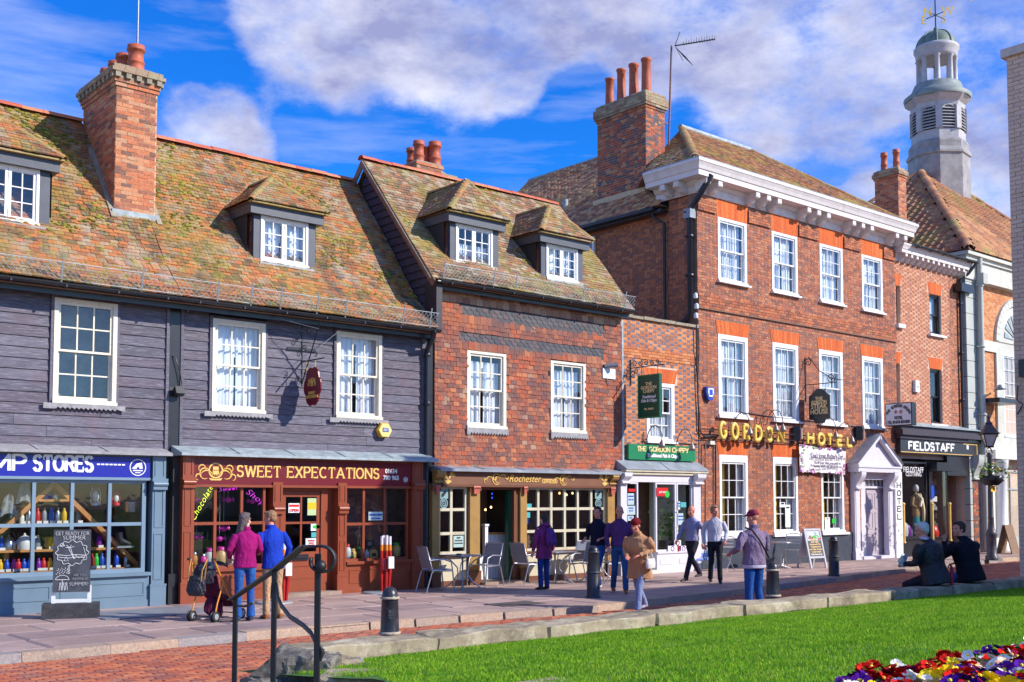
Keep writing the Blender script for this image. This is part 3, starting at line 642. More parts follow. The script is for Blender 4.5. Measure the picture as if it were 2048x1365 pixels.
MB().box(CHX[0]+.50,CHX[0]+.6,CHY[0]+.36,CHY[0]+.44,ztop+.9,ztop+.94).build('clamp',M_BLACK,am)
GA=[(XA0,XAB-.30),(XAB+.14,XBC-.12)]
wA=rect(107,596,231,806);wA=(wA[0],wA[1],3.60,5.41)
wB1=rect(423,638,527,824);wB1=(wB1[0],wB1[1],3.61,5.36)
wB2=rect(670,662,760,833);wB2=(wB2[0],wB2[1],3.62,5.39)
wa=wall_panel(XA0,XAB-.0,2.75,ZE-.06,[wA],D,D+.22).build('wall',M_BLACKBD,H_A)
wb=wall_panel(XAB,XBC,2.75,ZE-.06,[wB1,wB2],D,D+.22).build('wall',M_BLACKBD,H_B)
def grow(w,k=.055):return(w[0]-k,w[1]+k,w[2]-.04,w[3]+k)
xl=XA0
board_wall(wa,XA0,FX(328),2.80,ZE-.16,[grow(wA)],seed=2)
board_wall(wb,FX(360),FX(842),2.86,ZE-.16,[grow(wB1),grow(wB2)],seed=5)
for hh,xs in((H_A,(FX(325),FX(331))),(H_B,(FX(354),FX(360))),(H_B,(FX(840),FX(847)))):
 MB().box(xs[0],xs[1],D-.06,D-.001,2.8,ZE-.12).build('corner_board',M_BOARD,hh)
MB().box(FX(331)+.002,FX(354)-.002,D-.04,D+.1,.5,ZE-.1).box(FX(329),FX(356),YS+.02,D-.041,0,.55).build('black_post',M_BLACK,H_A)
for hh,w in((H_A,wA),(H_B,wB1),(H_B,wB2)):
 b=MB();k=.05;b.box(w[0]-k,w[0]-.003,D-.065,D-.002,w[2]-.03,w[3]+k).box(w[1]+.003,w[1]+k,D-.065,D-.002,w[2]-.03,w[3]+k).box(w[0]-.002,w[1]+.002,D-.064,D-.002,w[3]+.002,w[3]+k);b.build('architrave',M_BOARD,hh)
frg=(.10,.16,.03,paint('weathered_grey_board',(.30,.29,.30),.8,.25,10,.003))
FR2=frg[3]
sash(H_A,*wA,yo=-.075,curtain=None,fringe=frg,room=paint('dusty_blind',(.36,.38,.36),.7,.35,3,.001))
sash(H_B,*wB1,yo=-.075,curtain=[(CURTS[0],.05,.95,.06,.97)],fringe=frg)
sash(H_B,*wB2,yo=-.075,curtain=[(CURTS[1],.05,.95,.06,.97)],fringe=frg)
for hh,x0,x1 in((H_A,XA0,XAB),(H_B,XAB,XBC)):
 MB().box(x0,x1,D-.26,D-.001,ZE-.16,ZE-.11).box(x0,x1,D-.29,D-.262,ZE-.2,ZE-.03).build('eaves_board',M_BLACK,hh)
 gutter_run(hh,x0+.002,x1-.002,PE.y-.09,ZE-.03,.065)
def roof_at(px,py):return onPl(px,py,PK,NR)
p=roof_at(513.7,523);Yf=p.y;x0=FX(500,Yf);x1=FX(625.5,Yf);wx0=FX(514,Yf);wx1=FX(610,Yf)
zs=FZ(514,521,Yf);zt=FZ(514,429,Yf);xc=(x0+x1)/2;ap=onX(541,362,xc)
dormer(H_B,Yf,x0,x1,zs,zt,wx0,wx1,ap.z,cur=[(CURTS[1],.04,.96,.03,.97)],seed=3,hipf=max(.5,min(1.1,ap.y-Yf+.2)))
p=roof_at(0,438);Yf=p.y;x1=FX(85,Yf);wx1=FX(63,Yf);wx0=wx1-1.05;x0=wx0-.17
zs=FZ(0,440,Yf);zt=FZ(62,338,Yf)
dormer(H_A,Yf,x0,x1,zs,zt,wx0,wx1,zt+.95,cur=None,seed=7,hipf=.8)
def snow_guard(x0,x1,Y,z,posts,label,h=.3):
 t=thing('snow_guard',label,'snow guard',((x0+x1)/2,Y,z),'wire snow guards along the eaves')
 tilt=.06
 def P(x,k):return Vector((x,Y-tilt*k,z+h*k))
 b=MB()
 for k in(0.02,.98):b.bar(P(x0,k),P(x1,k),.010)
 b.build('rail',M_GALV,t);b=MB();d=.10;n=int((x1-x0)/d);sx=h*.9
 for i in range(-3,n+1):
  a=x0+i*d;e=a+sx
  for(p,q,ka,kb)in((a,e,.02,.98),(e,a,.02,.98)):
   lo,hi=min(p,q),max(p,q)
   if hi<x0+.01 or lo>x1-.01:continue
   kk=lambda X:ka+(kb-ka)*(X-p)/(q-p)
   X0,X1=max(lo,x0),min(hi,x1);b.bar(P(X0,kk(X0)),P(X1,kk(X1)),.0075,.004)
 b.build('wire_mesh',M_GALV,t)
 for X in posts:MB().bar(P(X,-.35),P(X,1.28),.028,.012).bar(P(X,-.05),Vector((X,Y+.3,z+.06)),.02,.01).build('bracket',M_GALV,t)
YG=PE.y-.05
pxs=[122,283,435,502,561,634,691,806]
snow_guard(XA0,XAB+.35,YG,ZE+.03,[FX(q,YG,600)for q in(-70,122,283)],'wire snow guard on the eaves above the blue shop')
snow_guard(XAB+.36,XBC-.05,YG,ZE+.03,[FX(q,YG,600)for q in(435,502,561,634,691,806,860)],'long wire snow guard on the eaves above the sweet shop')
def lead_roof(h,x0,x1,zt,zb,yo,mat,thick=.05,name='lead_flashing',lip=.05):
 b=MB().add([(x0,yo,zb),(x1,yo,zb),(x1,D-.05,zt),(x0,D-.05,zt),(x0,yo,zb-lip),(x1,yo,zb-lip),(x1,D-.04,zb-lip),(x0,D-.04,zb-lip)],
     [(0,1,2,3),(4,5,1,0),(5,6,2,1),(7,4,0,3),(7,6,5,4)])
 n=int((x1-x0)/1.1)
 for i in range(1,n):xx=x0+(x1-x0)*i/n;b.bar((xx,yo-.005,zb+.006),(xx,D-.055,zt+.006),.03,.012)
 return b.build(name,mat,h)
lead_roof(H_A,XA0,XAB-.13,2.84,2.74,YS-.22,FR2);lead_roof(H_B,XAB+.02,XBC-.02,2.90,2.76,YS-.26,M_LEADB)
# ------------------------------------------------------------------ lettering
def text_geo(s,size=1,shear=0,off=0.0,ext=.006,spacing=1,align='CENTER'):
 cu=bpy.data.curves.new('lettering','FONT');cu.body=s;cu.size=size;cu.shear=shear;cu.offset=off;cu.extrude=ext;cu.resolution_u=3
 cu.align_x=align;cu.space_character=spacing;o=bpy.data.objects.new('lettering',cu)
 me=bpy.data.meshes.new_from_object(o);vs=[v.co.copy()for v in me.vertices];fs=[tuple(p.vertices)for p in me.polygons]
 bpy.data.objects.remove(o);bpy.data.curves.remove(cu);bpy.data.meshes.remove(me);return vs,fs
def text(parent,s,x,z,Y,size,mat,wide=1,shear=0,off=0,ext=.006,spacing=1,align='CENTER',M=None,name='lettering',maxw=None):
 """flat raised lettering on a plane; default facing the street; M maps local (x,z up,y depth)"""
 vs,fs=text_geo(s,size,shear,off,ext,spacing,align)
 if maxw:
  w=max(v.x for v in vs)-min(v.x for v in vs);wide=min(wide,maxw/w)
 if M is None:M=T(x,Y,z)
 return MB().add([M@Vector((v.x*wide,-v.z,v.y))for v in vs],fs).build(name,mat,parent)
G={}
def arc(cx,cy,rx,ry,a0,a1,n=8):return[(cx+rx*math.cos(rad(a0+(a1-a0)*i/n)),cy+ry*math.sin(rad(a0+(a1-a0)*i/n)))for i in range(n+1)]
G['A']=(1,[[(0,0),(.5,1),(1,0)],[(.18,.33),(.82,.33)]]);G['B']=(.8,[[(0,0),(0,1)],[(0,1)]+arc(.45,.77,.35,.23,90,-90)+[(0,.54)],[(.4,.54)]+arc(.45,.27,.4,.27,90,-90)+[(0,0)]])
G['C']=(.9,[arc(.5,.5,.5,.5,50,310,12)]);G['D']=(.9,[[(0,0),(0,1)],[(0,1)]+arc(.35,.5,.55,.5,90,-90,10)+[(0,0)]])
G['E']=(.75,[[(0,0),(0,1)],[(0,1),(.75,1)],[(0,.52),(.6,.52)],[(0,0),(.75,0)]]);G['F']=(.7,[[(0,0),(0,1)],[(0,1),(.7,1)],[(0,.52),(.55,.52)]])
G['G']=(.95,[arc(.5,.5,.5,.5,50,330,12)+[(.95,.42),(.6,.42)]]);G['H']=(.9,[[(0,0),(0,1)],[(.9,0),(.9,1)],[(0,.5),(.9,.5)]])
G['I']=(.0,[[(0,0),(0,1)]]);G['L']=(.7,[[(0,1),(0,0)],[(0,0),(.7,0)]]);G['M']=(1.1,[[(0,0),(0,1),(.55,.2),(1.1,1),(1.1,0)]])
G['N']=(.9,[[(0,0),(0,1),(.9,0),(.9,1)]]);G['O']=(1,[arc(.5,.5,.5,.5,0,360,16)]);G['P']=(.75,[[(0,0),(0,1)],[(0,1)]+arc(.42,.74,.33,.26,90,-90)+[(0,.48)]])
G['R']=(.85,[[(0,0),(0,1)],[(0,1)]+arc(.45,.75,.33,.25,90,-90)+[(0,.5)],[(.42,.5),(.85,0)]]);G['S']=(.75,[arc(.38,.75,.34,.25,20,250,9)+arc(.38,.25,.36,.26,90,-160,9)])
G['T']=(.85,[[(.425,0),(.425,1)],[(0,1),(.85,1)]]);G['W']=(1.3,[[(0,1),(.33,0),(.65,.95),(.97,0),(1.3,1)]]);G['X']=(.85,[[(0,0),(.85,1)],[(0,1),(.85,0)]])
G['K']=(.85,[[(0,0),(0,1)],[(.8,1),(.02,.45)],[(.25,.6),(.85,0)]]);G['U']=(.9,[[(0,1),(0,.35)]+arc(.45,.35,.45,.35,180,360)+[(.9,1)]]);G['Y']=(.85,[[(0,1),(.42,.5),(.42,0)],[(.85,1),(.42,.5)]])
G['&']=(.8,[[(.8,0),(.15,.75)]+arc(.35,.82,.2,.18,180,0,6)+[(.1,.3)]+arc(.35,.22,.28,.22,160,350,6)]);G['-']=(.4,[[(0,.45),(.4,.45)]]);G[' ']=(.45,[])
def stroke_word(s,h,wf,th,ext,serif=0,gap=.25,rnd_=False):
 """returns list of (char, MB, x, w) built in local x,z, front at y=0 to -ext"""
 out=[];x=0
 for ch in s:
  w,pls=G[ch];b=MB();ww=w*h*wf
  for pi,pl in enumerate(pls):
   pts=[(px*h*wf,pz*h)for px,pz in pl];dy=.0004*pi
   if len(pts)>1 and pts[0]==pts[-1]:pass
   for i,(p,q)in enumerate(zip(pts[:-1],pts[1:])):
    dx,dz=q[0]-p[0],q[1]-p[1];l=math.hypot(dx,dz)
    if l<1e-6:continue
    ux,uz=dx/l,dz/l;k=th/2*.55;tk=th*(1 if abs(uz)>.45 else .75)/2
    a=(p[0]-ux*k*(0 if i==0 else .6),p[1]-uz*k*(0 if i==0 else .6));c=(q[0]+ux*k*.6,q[1]+uz*k*.6)
    e=ext+dy+.0003*(i%2)
    b.prism([(a[0]-uz*tk,a[1]+ux*tk),(a[0]+uz*tk,a[1]-ux*tk),(c[0]+uz*tk,c[1]-ux*tk),(c[0]-uz*tk,c[1]+ux*tk)],T(0,-e,0),e)
   if serif and pts[0]!=pts[-1]:
    for(p,q)in((pts[0],pts[1]),(pts[-1],pts[-2])):
     if p[1]>h*.97 or p[1]<h*.03:
      if abs(p[1]-q[1])>abs(p[0]-q[0])*.6:b.prism([(p[0]-th*serif,p[1]-th*.22),(p[0]+th*serif,p[1]-th*.22),(p[0]+th*serif,p[1]+th*.22),(p[0]-th*serif,p[1]+th*.22)],T(0,-ext-.0012,0),ext)
      else:
       sg=-1 if p[1]>h*.5 else 1;b.prism([(p[0]-th*.2,p[1]),(p[0]+th*.2,p[1]),(p[0]+th*.2,p[1]+sg*th*1.3),(p[0]-th*.2,p[1]+sg*th*1.3)],T(0,-ext-.0015,0),ext)
  out.append((ch,b,x,ww));x+=ww+gap*h
 return out,x-gap*h
def word(parent,s,x0,x1,z,Y,h,mat,th=None,ext=.008,serif=0,gap=.25,name='letter',M=None):
 """lettering spanning x0..x1, each letter a mesh of its own"""
 th=th or h*.14;lo=stroke_word(s,h,1,th,ext,serif,gap)[1]
 wf=(x1-x0)/lo
 ls,tot=stroke_word(s,h,wf,th,ext,serif,gap*wf);M=M or T(x0,Y,z)
 for ch,b,x,w in ls:
  if b.v:b.v=[tuple(M@Vector((v[0]+x,v[1],v[2])))for v in b.v];b.build(name,mat,parent)
# ------------------------------------------------------------------ shopfronts
def shop_window(h,x0,x1,z0,z1,Y,ms,ts,mat,bw=.055,fr=.06,dep=.07,room=1.1,rmat=None,back=True,lab=None):
 b=MB();b.box(x0,x0+fr,Y,Y+dep,z0,z1).box(x1-fr,x1,Y,Y+dep,z0,z1).box(x0+fr,x1-fr,Y+.001,Y+dep,z1-fr,z1).box(x0+fr,x1-fr,Y+.001,Y+dep,z0,z0+fr)
 for m in ms:b.box(m-bw/2,m+bw/2,Y+.003,Y+dep-.002,z0+fr,z1-fr)
 for t in ts:b.box(x0+fr,x1-fr,Y+.006,Y+dep-.004,t-bw/2,t+bw/2)
 w=b.build('shop_window',mat,h,lab)
 xs=[x0+fr-bw/2,*ms,x1-fr+bw/2];zs=[z0+fr-bw/2,*ts,z1-fr+bw/2]
 for a,c in zip(xs[:-1],xs[1:]):
  for e,f in zip(zs[:-1],zs[1:]):pane_at(w,a+bw/2,c-bw/2,e+bw/2,f-bw/2,Y+dep*.6,PANES,.25)
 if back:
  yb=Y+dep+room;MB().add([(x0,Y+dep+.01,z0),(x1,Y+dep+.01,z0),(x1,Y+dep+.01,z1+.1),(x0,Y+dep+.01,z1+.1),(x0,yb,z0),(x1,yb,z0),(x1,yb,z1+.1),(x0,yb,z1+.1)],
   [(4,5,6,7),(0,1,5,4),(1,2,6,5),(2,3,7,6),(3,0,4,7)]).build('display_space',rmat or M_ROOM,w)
 return w
def pilaster(h,x0,x1,z1,Y,mat,cap=True,pr=.09,z0=0,base=.35,split=None):
 b=MB().box(x0,x1,Y-pr,Y+.2,z0,z1)
 b.box(x0-.025,x1+.025,Y-pr-.03,Y-pr+.05,z0,z0+base).box(x0-.03,x1+.03,Y-pr-.035,Y-pr+.05,z0+base,z0+base+.04)
 f=.035
 for(za,zb)in((z0+base+.12,(z0+z1)/2-.05),((z0+z1)/2+.05,z1-.58)):
  b.box(x0+f,x0+f+.02,Y-pr-.012,Y-pr,za,zb).box(x1-f-.02,x1-f,Y-pr-.012,Y-pr,za,zb).box(x0+f+.02,x1-f-.02,Y-pr-.012,Y-pr,za,za+.02).box(x0+f+.02,x1-f-.02,Y-pr-.012,Y-pr,zb-.02,zb)
 if cap:
  zc=z1-.42;b.box(x0-.025,x1+.025,Y-pr-.05,Y-pr+.05,zc-.05,zc).box(x0-.01,x1+.01,Y-pr-.06,Y-pr,zc-.2,zc-.05)
  b.tube([(x0-.012,Y-pr-.05,zc-.1),(x1+.012,Y-pr-.05,zc-.1)],.045,8)
  b.box(x0+f,x0+f+.015,Y-pr-.012,Y-pr,zc+.05,z1-.06).box(x1-f-.015,x1-f,Y-pr-.012,Y-pr,zc+.05,z1-.06)
 return b.build('pilaster',mat,h)
def stallriser(h,x0,x1,z1,Y,mat,npan=1,sillm=None):
 b=MB().box(x0,x1,Y,Y+.12,0,z1-.06).box(x0,x1,Y-.02,Y,0,.12)
 w=(x1-x0)/npan
 for i in range(npan):
  a,c=x0+w*i+.08,x0+w*(i+1)-.08;za,zb=.2,z1-.16
  b.box(a,c,Y-.012,Y,zb-.025,zb).box(a,c,Y-.012,Y,za,za+.025).box(a,a+.025,Y-.012,Y,za+.025,zb-.025).box(c-.025,c,Y-.012,Y,za+.025,zb-.025)
 r=b.build('stall_riser',mat,h);MB().box(x0-.01,x1+.01,Y-.07,Y+.1,z1-.06,z1).build('window_sill',sillm or mat,h);return r
XS=lambda p:FX(p,YS)
ZS=lambda p,y:FZ(p,y,YS)
# ---- blue camping shop
zsA0,zsA1,zt=ZS(150,1150),ZS(150,958),ZS(150,1050)
shop_window(H_A,XS(-95),XS(292),zsA0,zsA1,YS,[XS(-22),XS(68),XS(145),XS(220)],[zt],M_TEALL,.06,.07,room=1.2,rmat=M_ROOMW)
stallriser(H_A,XS(-95),XS(298),zsA0,YS-.06,M_TEAL,2)
pilaster(H_A,XS(301),XS(327),2.70,YS,M_TEAL);pilaster(H_A,XA0+.1,XS(-98),2.7,YS,M_TEAL)
MB().box(XA0,XS(301)-.002,YS+.02,YS+.3,zsA1,2.72).build('shop_fascia',M_TEAL,H_A)
def dentils(h,x0,x1,Y,z,mat,n=None,s=.028,hh=.035):
 b=MB();n=n or int((x1-x0)/(s*2))
 for i in range(n):x=x0+(x1-x0)*(i+.5)/n;b.box(x-s/2,x+s/2,Y-s,Y,z,z+hh)
 return b.build('dentil_strip',mat,h)
dentils(H_A,XA0,XS(298),YS-.03,2.69,M_TEALL);MB().box(XA0,XS(300),YS-.03,YS+.02,2.665,2.74).build('shop_fascia',M_TEAL,H_A)
sg=thing('shop_sign','royal blue fascia sign with white slab letters over the camping shop','sign',(6.5,YS,2.4),'fascia signs over the shops')
sx0,sx1=XS(-140),XS(297);sz0,sz1=ZS(297,956)+.0,2.655
MB().box(sx0,sx1,YS-.05,YS+.018,sz0,sz1).build('sign_board',M_BLUESGN,sg)
MB().box(sx0,sx1,YS-.07,YS-.0,sz0-.05,sz0-.002).build('sign_trim',M_TEALL,sg)
word(sg,'CAMP',XS(-104),XS(47),sz0+.10,YS-.052,.25,M_WLET,.056,.006,.5,.26)
word(sg,'STORES',XS(64),XS(181),sz0+.10,YS-.052,.25,M_WLET,.056,.006,.35,.26)
b=MB()
for k in range(7):xx=XS(190)+(XS(248)-XS(190))*k/7;b.box(xx,xx+.055,YS-.058,YS-.052,sz0+.21,sz0+.235)
b.build('dashed_line',M_WLET,sg)
def ring(b,cx,cz,Y,r0,r1,n=28,d=.006,sx=1):
 for k in range(n):
  a0,a1=2*math.pi*k/n,2*math.pi*(k+1)/n
  b.prism([(cx+r0*sx*math.cos(a0),cz+r0*math.sin(a0)),(cx+r1*sx*math.cos(a0),cz+r1*math.sin(a0)),(cx+r1*sx*math.cos(a1),cz+r1*math.sin(a1)),(cx+r0*sx*math.cos(a1),cz+r0*math.sin(a1))],T(0,Y-d,0),d)
 return b
cx,cz=XS(272),(sz0+sz1)/2;b=MB();ring(b,cx,cz,YS-.052,.135,.15)
b.prism([(cx-.11,cz-.02),(cx-.02,cz+.07),(cx+.07,cz+.09),(cx+.09,cz-.02),(cx+.03,cz-.02),(cx+.0,cz+.03),(cx-.03,cz-.03)],T(0,YS-.058,0),.006);b.box(cx-.09,cx+.09,YS-.058,YS-.052,cz-.065,cz-.045).box(cx-.05,cx+.05,YS-.058,YS-.052,cz-.1,cz-.085)
b.build('tent_emblem',M_WLET,sg)
YD=YS+.42
XD=lambda p:FX(p,YD)
ZD=lambda p,y:FZ(p,y,YD)
sh=thing('display_shelves','orange pine A-frame shelving in the camping shop window','shelf',(XD(104),YD,ZD(104,1140)))
A0=Vector((XD(104),YD,ZD(104,968)))
for q in((-25,1085),(279,1136)):
 e=Vector((XD(q[0]),YD,ZD(*q)));MB().bar(A0,e,.075,.28,up=(0,1,0)).build('side_rail',M_WOODO,sh)
SHELF=[]
for(pa,pb,py)in((73,140,999),(10,196,1047),(-30,240,1098),(-40,285,1139)):
 z=ZD((pa+pb)/2,py);MB().box(XD(pa),XD(pb),YD-.14,YD+.16,z-.04,z).build('shelf',M_WOODO,sh);SHELF.append(z)
for p_ in(12,200):MB().box(XD(p_),XD(p_)+.07,YD+.0,YD+.07,SHELF[3],SHELF[2]-.04).build('upright',M_WOODO,sh)
def gmat(n,c,r=.35,m=0):return paint(n,c,r,.05,6,.0003,m)
BC={'red':gmat('red_enamel',(.62,.02,.02)),'blue':gmat('blue_enamel',(.01,.08,.55)),'green':gmat('green_enamel',(.03,.50,.05)),'yellow':gmat('yellow_enamel',(.80,.48,.02)),
  'purple':gmat('purple_enamel',(.22,.02,.32)),'steel':M_STEEL,'grey':gmat('grey_enamel',(.28,.30,.32)),'teal':gmat('teal_enamel',(.02,.32,.34)),'white':gmat('white_enamel',(.75,.75,.72)),'black':gmat('black_enamel',(.03,.03,.035)),'pink':gmat('pink_plastic',(.7,.05,.35))}
M_TICKET=gmat('paper_ticket',(.8,.78,.74),.8)
def bottle(x,z,y,col,h=.24,r=.036,where='',cap='black',ticket=True):
 t=thing('water_bottle','%s metal bottle %s of the camping shop window'%(col,where),'bottle',(x,y,z),'bottles and flasks in the camping shop window')
 MB().lathe([(r*.9,0),(r,.01),(r,h*.66),(r*.6,h*.8),(r*.5,h*.84),(.001,h*.85)],(x,y,z),14).build('flask',BC[col],t)
 MB().lathe([(r*.55,h*.84),(r*.55,h*.96),(r*.3,h),(.001,h)],(x,y,z),10).build('cap',BC[cap],t)
 if ticket:MB().box(x-r*.9,x+r*.9,y-.1,y-.095,z,z+.045).build('price_ticket',M_TICKET,t)
 return t
row2=[(24,'steel'),(44,'white'),(58,'steel'),(76,'red'),(89,'grey'),(103,'blue'),(116,'steel'),(129,'yellow'),(158,'grey')]
for k,(px,c)in enumerate(row2):
 nb=['left end',''];w='on the second shelf'+('' if c not in('steel','grey')else ', '+{24:'leftmost',58:'beside the red',116:'beside the yellow',89:'beside the blue',158:'rightmost'}[px])
 bottle(XD(px),SHELF[1],YD,c,.19 if c in('white',)else .27,.045,w,c if k%2 else 'black')
low=[(2,'yellow'),(15,'blue'),(29,'pink'),(38,'red'),(49,'blue'),(60,'blue'),(78,'purple'),(88,'red'),(101,'yellow'),(184,'red'),(193,'green'),(204,'blue'),(216,'purple'),(233,'blue'),(252,'steel')]
for k,(px,c)in enumerate(low):
 bottle(XD(px),SHELF[3],YD-.05,c,.26 if k>8 else .21,.045,'number %s along the bottom shelf'%['one','two','three','four','five','six','seven','eight','nine','ten','eleven','twelve','thirteen','fourteen','fifteen'][k],c if c!='steel' else 'black')
for px,c,w in((77,'grey','on the third shelf beside the striped tin'),(102,'yellow','on the third shelf left of the chalkboard'),(200,'purple','on the third shelf right of the chalkboard'),(4,'blue','at the left end of the third shelf')):
 bottle(XD(px),SHELF[2],YD,c,.25,.05,w)
def kettle(x,y,z,s,label,mat=M_STEEL):
 t=thing('kettle',label,'kettle',(x,y,z));MB().lathe([(.075*s,0),(.08*s,.02*s),(.075*s,.1*s),(.045*s,.15*s),(.012*s,.165*s),(.015*s,.18*s),(.001,.19*s)],(x,y,z),18).build('kettle_body',mat,t)
 MB().tube([(x+.07*s,y,z+.07*s),(x+.11*s,y,z+.12*s),(x+.14*s,y,z+.16*s)],[.02*s,.014*s,.01*s],8).build('spout',mat,t)
 MB().tube([(x-.07*s,y,z+.12*s)]+[(x+.075*s*math.cos(rad(a)),y,z+.13*s+.11*s*math.sin(rad(a)))for a in range(170,5,-20)],.006*s,6).build('handle',M_BLACK,t);return t
kettle(XD(20),YD,SHELF[2],1.35,'steel coffee pot near the left edge of the camping shop window');kettle(XD(51),YD,SHELF[2],1.5,'large pale kettle on the third shelf of the camping shop window',BC['white'])
kettle(XD(96)+.12,YD,SHELF[0],.8,'small kettle on the top shelf of the camping shop window');
t=thing('mug','blue and white tin mug on the top shelf of the camping shop window','mug',(XD(93),YD,SHELF[0]));MB().lathe([(.055,0),(.055,.11),(.045,.11),(.045,.02)],(XD(93),YD,SHELF[0]),16).build('cup',BC['blue'],t);MB().tube([(XD(93)-.05,YD,SHELF[0]+.09),(XD(93)-.09,YD,SHELF[0]+.07),(XD(93)-.09,YD,SHELF[0]+.04),(XD(93)-.05,YD,SHELF[0]+.02)],.008,6).build('handle',BC['white'],t)
def lantern(x,y,zt_,s,label,mat):
 t=thing('lantern',label,'lantern',(x,y,zt_-.3*s));z=zt_-.34*s
 MB().lathe([(.07*s,0),(.075*s,.03*s),(.05*s,.07*s),(.03*s,.08*s)],(x,y,z),16).build('tank',mat,t)
 MB().lathe([(.03*s,.08*s),(.05*s,.12*s),(.05*s,.18*s),(.03*s,.22*s)],(x,y,z),16).build('globe',BC['white'],t)
 MB().lathe([(.045*s,.22*s),(.035*s,.25*s),(.03*s,.28*s),(.001,.30*s)],(x,y,z),16).build('chimney_cap',mat,t)
 MB().tube([(x-.07*s,y,z+.03*s),(x-.075*s,y,z+.2*s),(x-.04*s,y,z+.27*s)],.007*s,6).tube([(x+.07*s,y,z+.03*s),(x+.075*s,y,z+.2*s),(x+.04*s,y,z+.27*s)],.007*s,6).tube([(x-.06*s,y,z+.24*s),(x-.05*s,y,z+.36*s),(x,y,z+.40*s),(x+.05*s,y,z+.36*s),(x+.06*s,y,z+.24*s)],.004*s,6).build('frame',mat,t);return t
lantern(XD(187),YD-.1,ZD(187,968),1.15,'silver storm lantern hanging in the camping shop window',M_STEEL);lantern(XD(228),YD-.1,ZD(228,978),.9,'red storm lantern hanging behind the mullion of the camping shop window',BC['red'])
t=thing('cooking_pot','shiny steel cooking pot hanging from its handle in the camping shop window','pot',(XD(260),YD-.1,ZD(260,1026)));x,y,z=XD(260),YD-.1,ZD(260,1025)
MB().lathe([(.12,0),(.145,.02),(.145,.17),(.15,.18),(.1,.2),(.03,.215),(.03,.24),(.001,.24)],(x,y,z),22).build('pan',M_STEEL,t);MB().tube([(x+.15*math.cos(rad(a)),y,z+.15+.2*math.sin(rad(a)))for a in range(0,181,20)],.006,6).build('handle',M_BLACK,t)
t=thing('walking_boot','black walking boot on the slanting rail of the camping shop window','boot',(XD(240),YD-.15,SHELF[2]));x,y,z=XD(232),YD-.2,SHELF[2]+.02
MB().tube([(x+.2,y,z+.03),(x+.12,y,z+.06),(x+.04,y,z+.09),(x,y,z+.14),(x-.01,y,z+.25)],[(.05,.035),(.06,.05),(.06,.06),(.06,.065),(.065,.06)],12).build('upper',BC['black'],t);MB().box(x-.06,x+.25,y-.055,y+.055,z-.03,z+.005).build('sole',BC['grey'],t)
for k,(px,py,lab)in enumerate(((14,1010,'grey camping towel hanging by the left mullion of the shop window'),(45,985,'grey sun hat propped on the left slope of the pine frame'))):
 t=thing('display_cloth',lab,'clothing',(XD(px),YD,ZD(px,py+20)));vs=[];x,z=XD(px),ZD(px,py)
 for j in range(7):
  for i in range(9):u_=i/8-.5;v_=j/6;vs.append((x+u_*.3*(.5+.5*v_),YD-.12+.04*math.sin(i*1.7+j*.6),z+.15-v_*.33+.04*math.cos(u_*5)))
 MB().add(vs,[(j*9+i,j*9+i+1,j*9+i+10,j*9+i+9)for j in range(6)for i in range(8)],0,True).build('cloth',BC['grey'],t)
# ---- red-brown sweet shop
zb0,zb1=ZS(450,1136),ZS(450,969);zc0,zc1=ZS(750,1121),ZS(750,972);ztr=ZS(450,1047)
M_RUSTBAR=M_RUST
shop_window(H_B,XS(384),XS(531),zb0,zb1,YS,[XS(431),XS(484)],[ztr],M_RUST,.055,.05,room=1.0,rmat=M_ROOM)
M_VAULT=pieces_mat('brick_vault_print',[(0,(.42,.15,.10)),(.3,(.30,.11,.08)),(.6,(.48,.20,.13)),(.8,(.20,.08,.08))],[],.002)
w2=shop_window(H_B,XS(690),XS(817),zc0,zc1,YS,[XS(728),XS(770)],[ZS(750,1048)],M_RUST,.055,.05,room=.75,rmat=M_ROOM)
stallriser(H_B,XS(384),XS(541),zb0,YS-.05,M_RUST,1);stallriser(H_B,XS(690),XS(820),zc0,YS-.05,M_RUST,1)
for a,c in((361,383),(542,561),(672,689),(820,841)):pilaster(H_B,XS(a),XS(c),2.74 if a in(361,820)else zb1+.05,YS,M_RUST,True)
MB().box(XS(384),XS(820),YS+.02,YS+.3,zb1-.02,2.75).build('shop_fascia',M_RUST,H_B);dentils(H_B,XS(384),XS(820),YS-.03,2.69,M_RUST);MB().box(XS(383)+.002,XS(820)-.002,YS-.03,YS+.02,2.665,2.75).build('shop_fascia',M_RUST,H_B)
dx0,dx1,dz1=XS(570),XS(647),ZS(600,982);df=MB();YDR=YS+.12
df.box(XS(561),dx0,YDR-.03,YDR+.1,0,2.3).box(dx1,XS(660),YDR-.03,YDR+.1,0,2.3).box(XS(660)+.001,XS(672),YDR+.03,YDR+.1,0,2.3).box(dx0,dx1,YDR-.03,YDR+.1,dz1,2.3).build('door_frame',M_RUST,H_B)
dz=lambda y:FZ(608,y,YDR)
dm=(dx0+dx1)/2;st=.085;d=MB();d.box(dx0+.005,dx0+st,YDR,YDR+.045,.08,dz1-.01).box(dx1-st,dx1-.005,YDR,YDR+.045,.08,dz1-.01)
for za,zb_ in((dz1-.12,dz1-.01),(dz(1108)-.08,dz(1104)),(.08,.26),(dz(1133),dz(1125))):d.box(dx0+st,dx1-st,YDR+.001,YDR+.044,za,zb_)
d.box(dm-.02,dm+.02,YDR+.003,YDR+.04,dz(1104),dz1-.12).box(dx0+st,dx1-st,YDR+.005,YDR+.038,dz(1046)-.022,dz(1046)+.022)
d.box(dx0+st,dx1-st,YDR+.015,YDR+.035,.26,dz(1108)-.08)
d.box(dx0+st+.04,dx1-st-.04,YDR+.006,YDR+.014,.33,dz(1140))
dd=d.build('door',M_RUST,H_B)
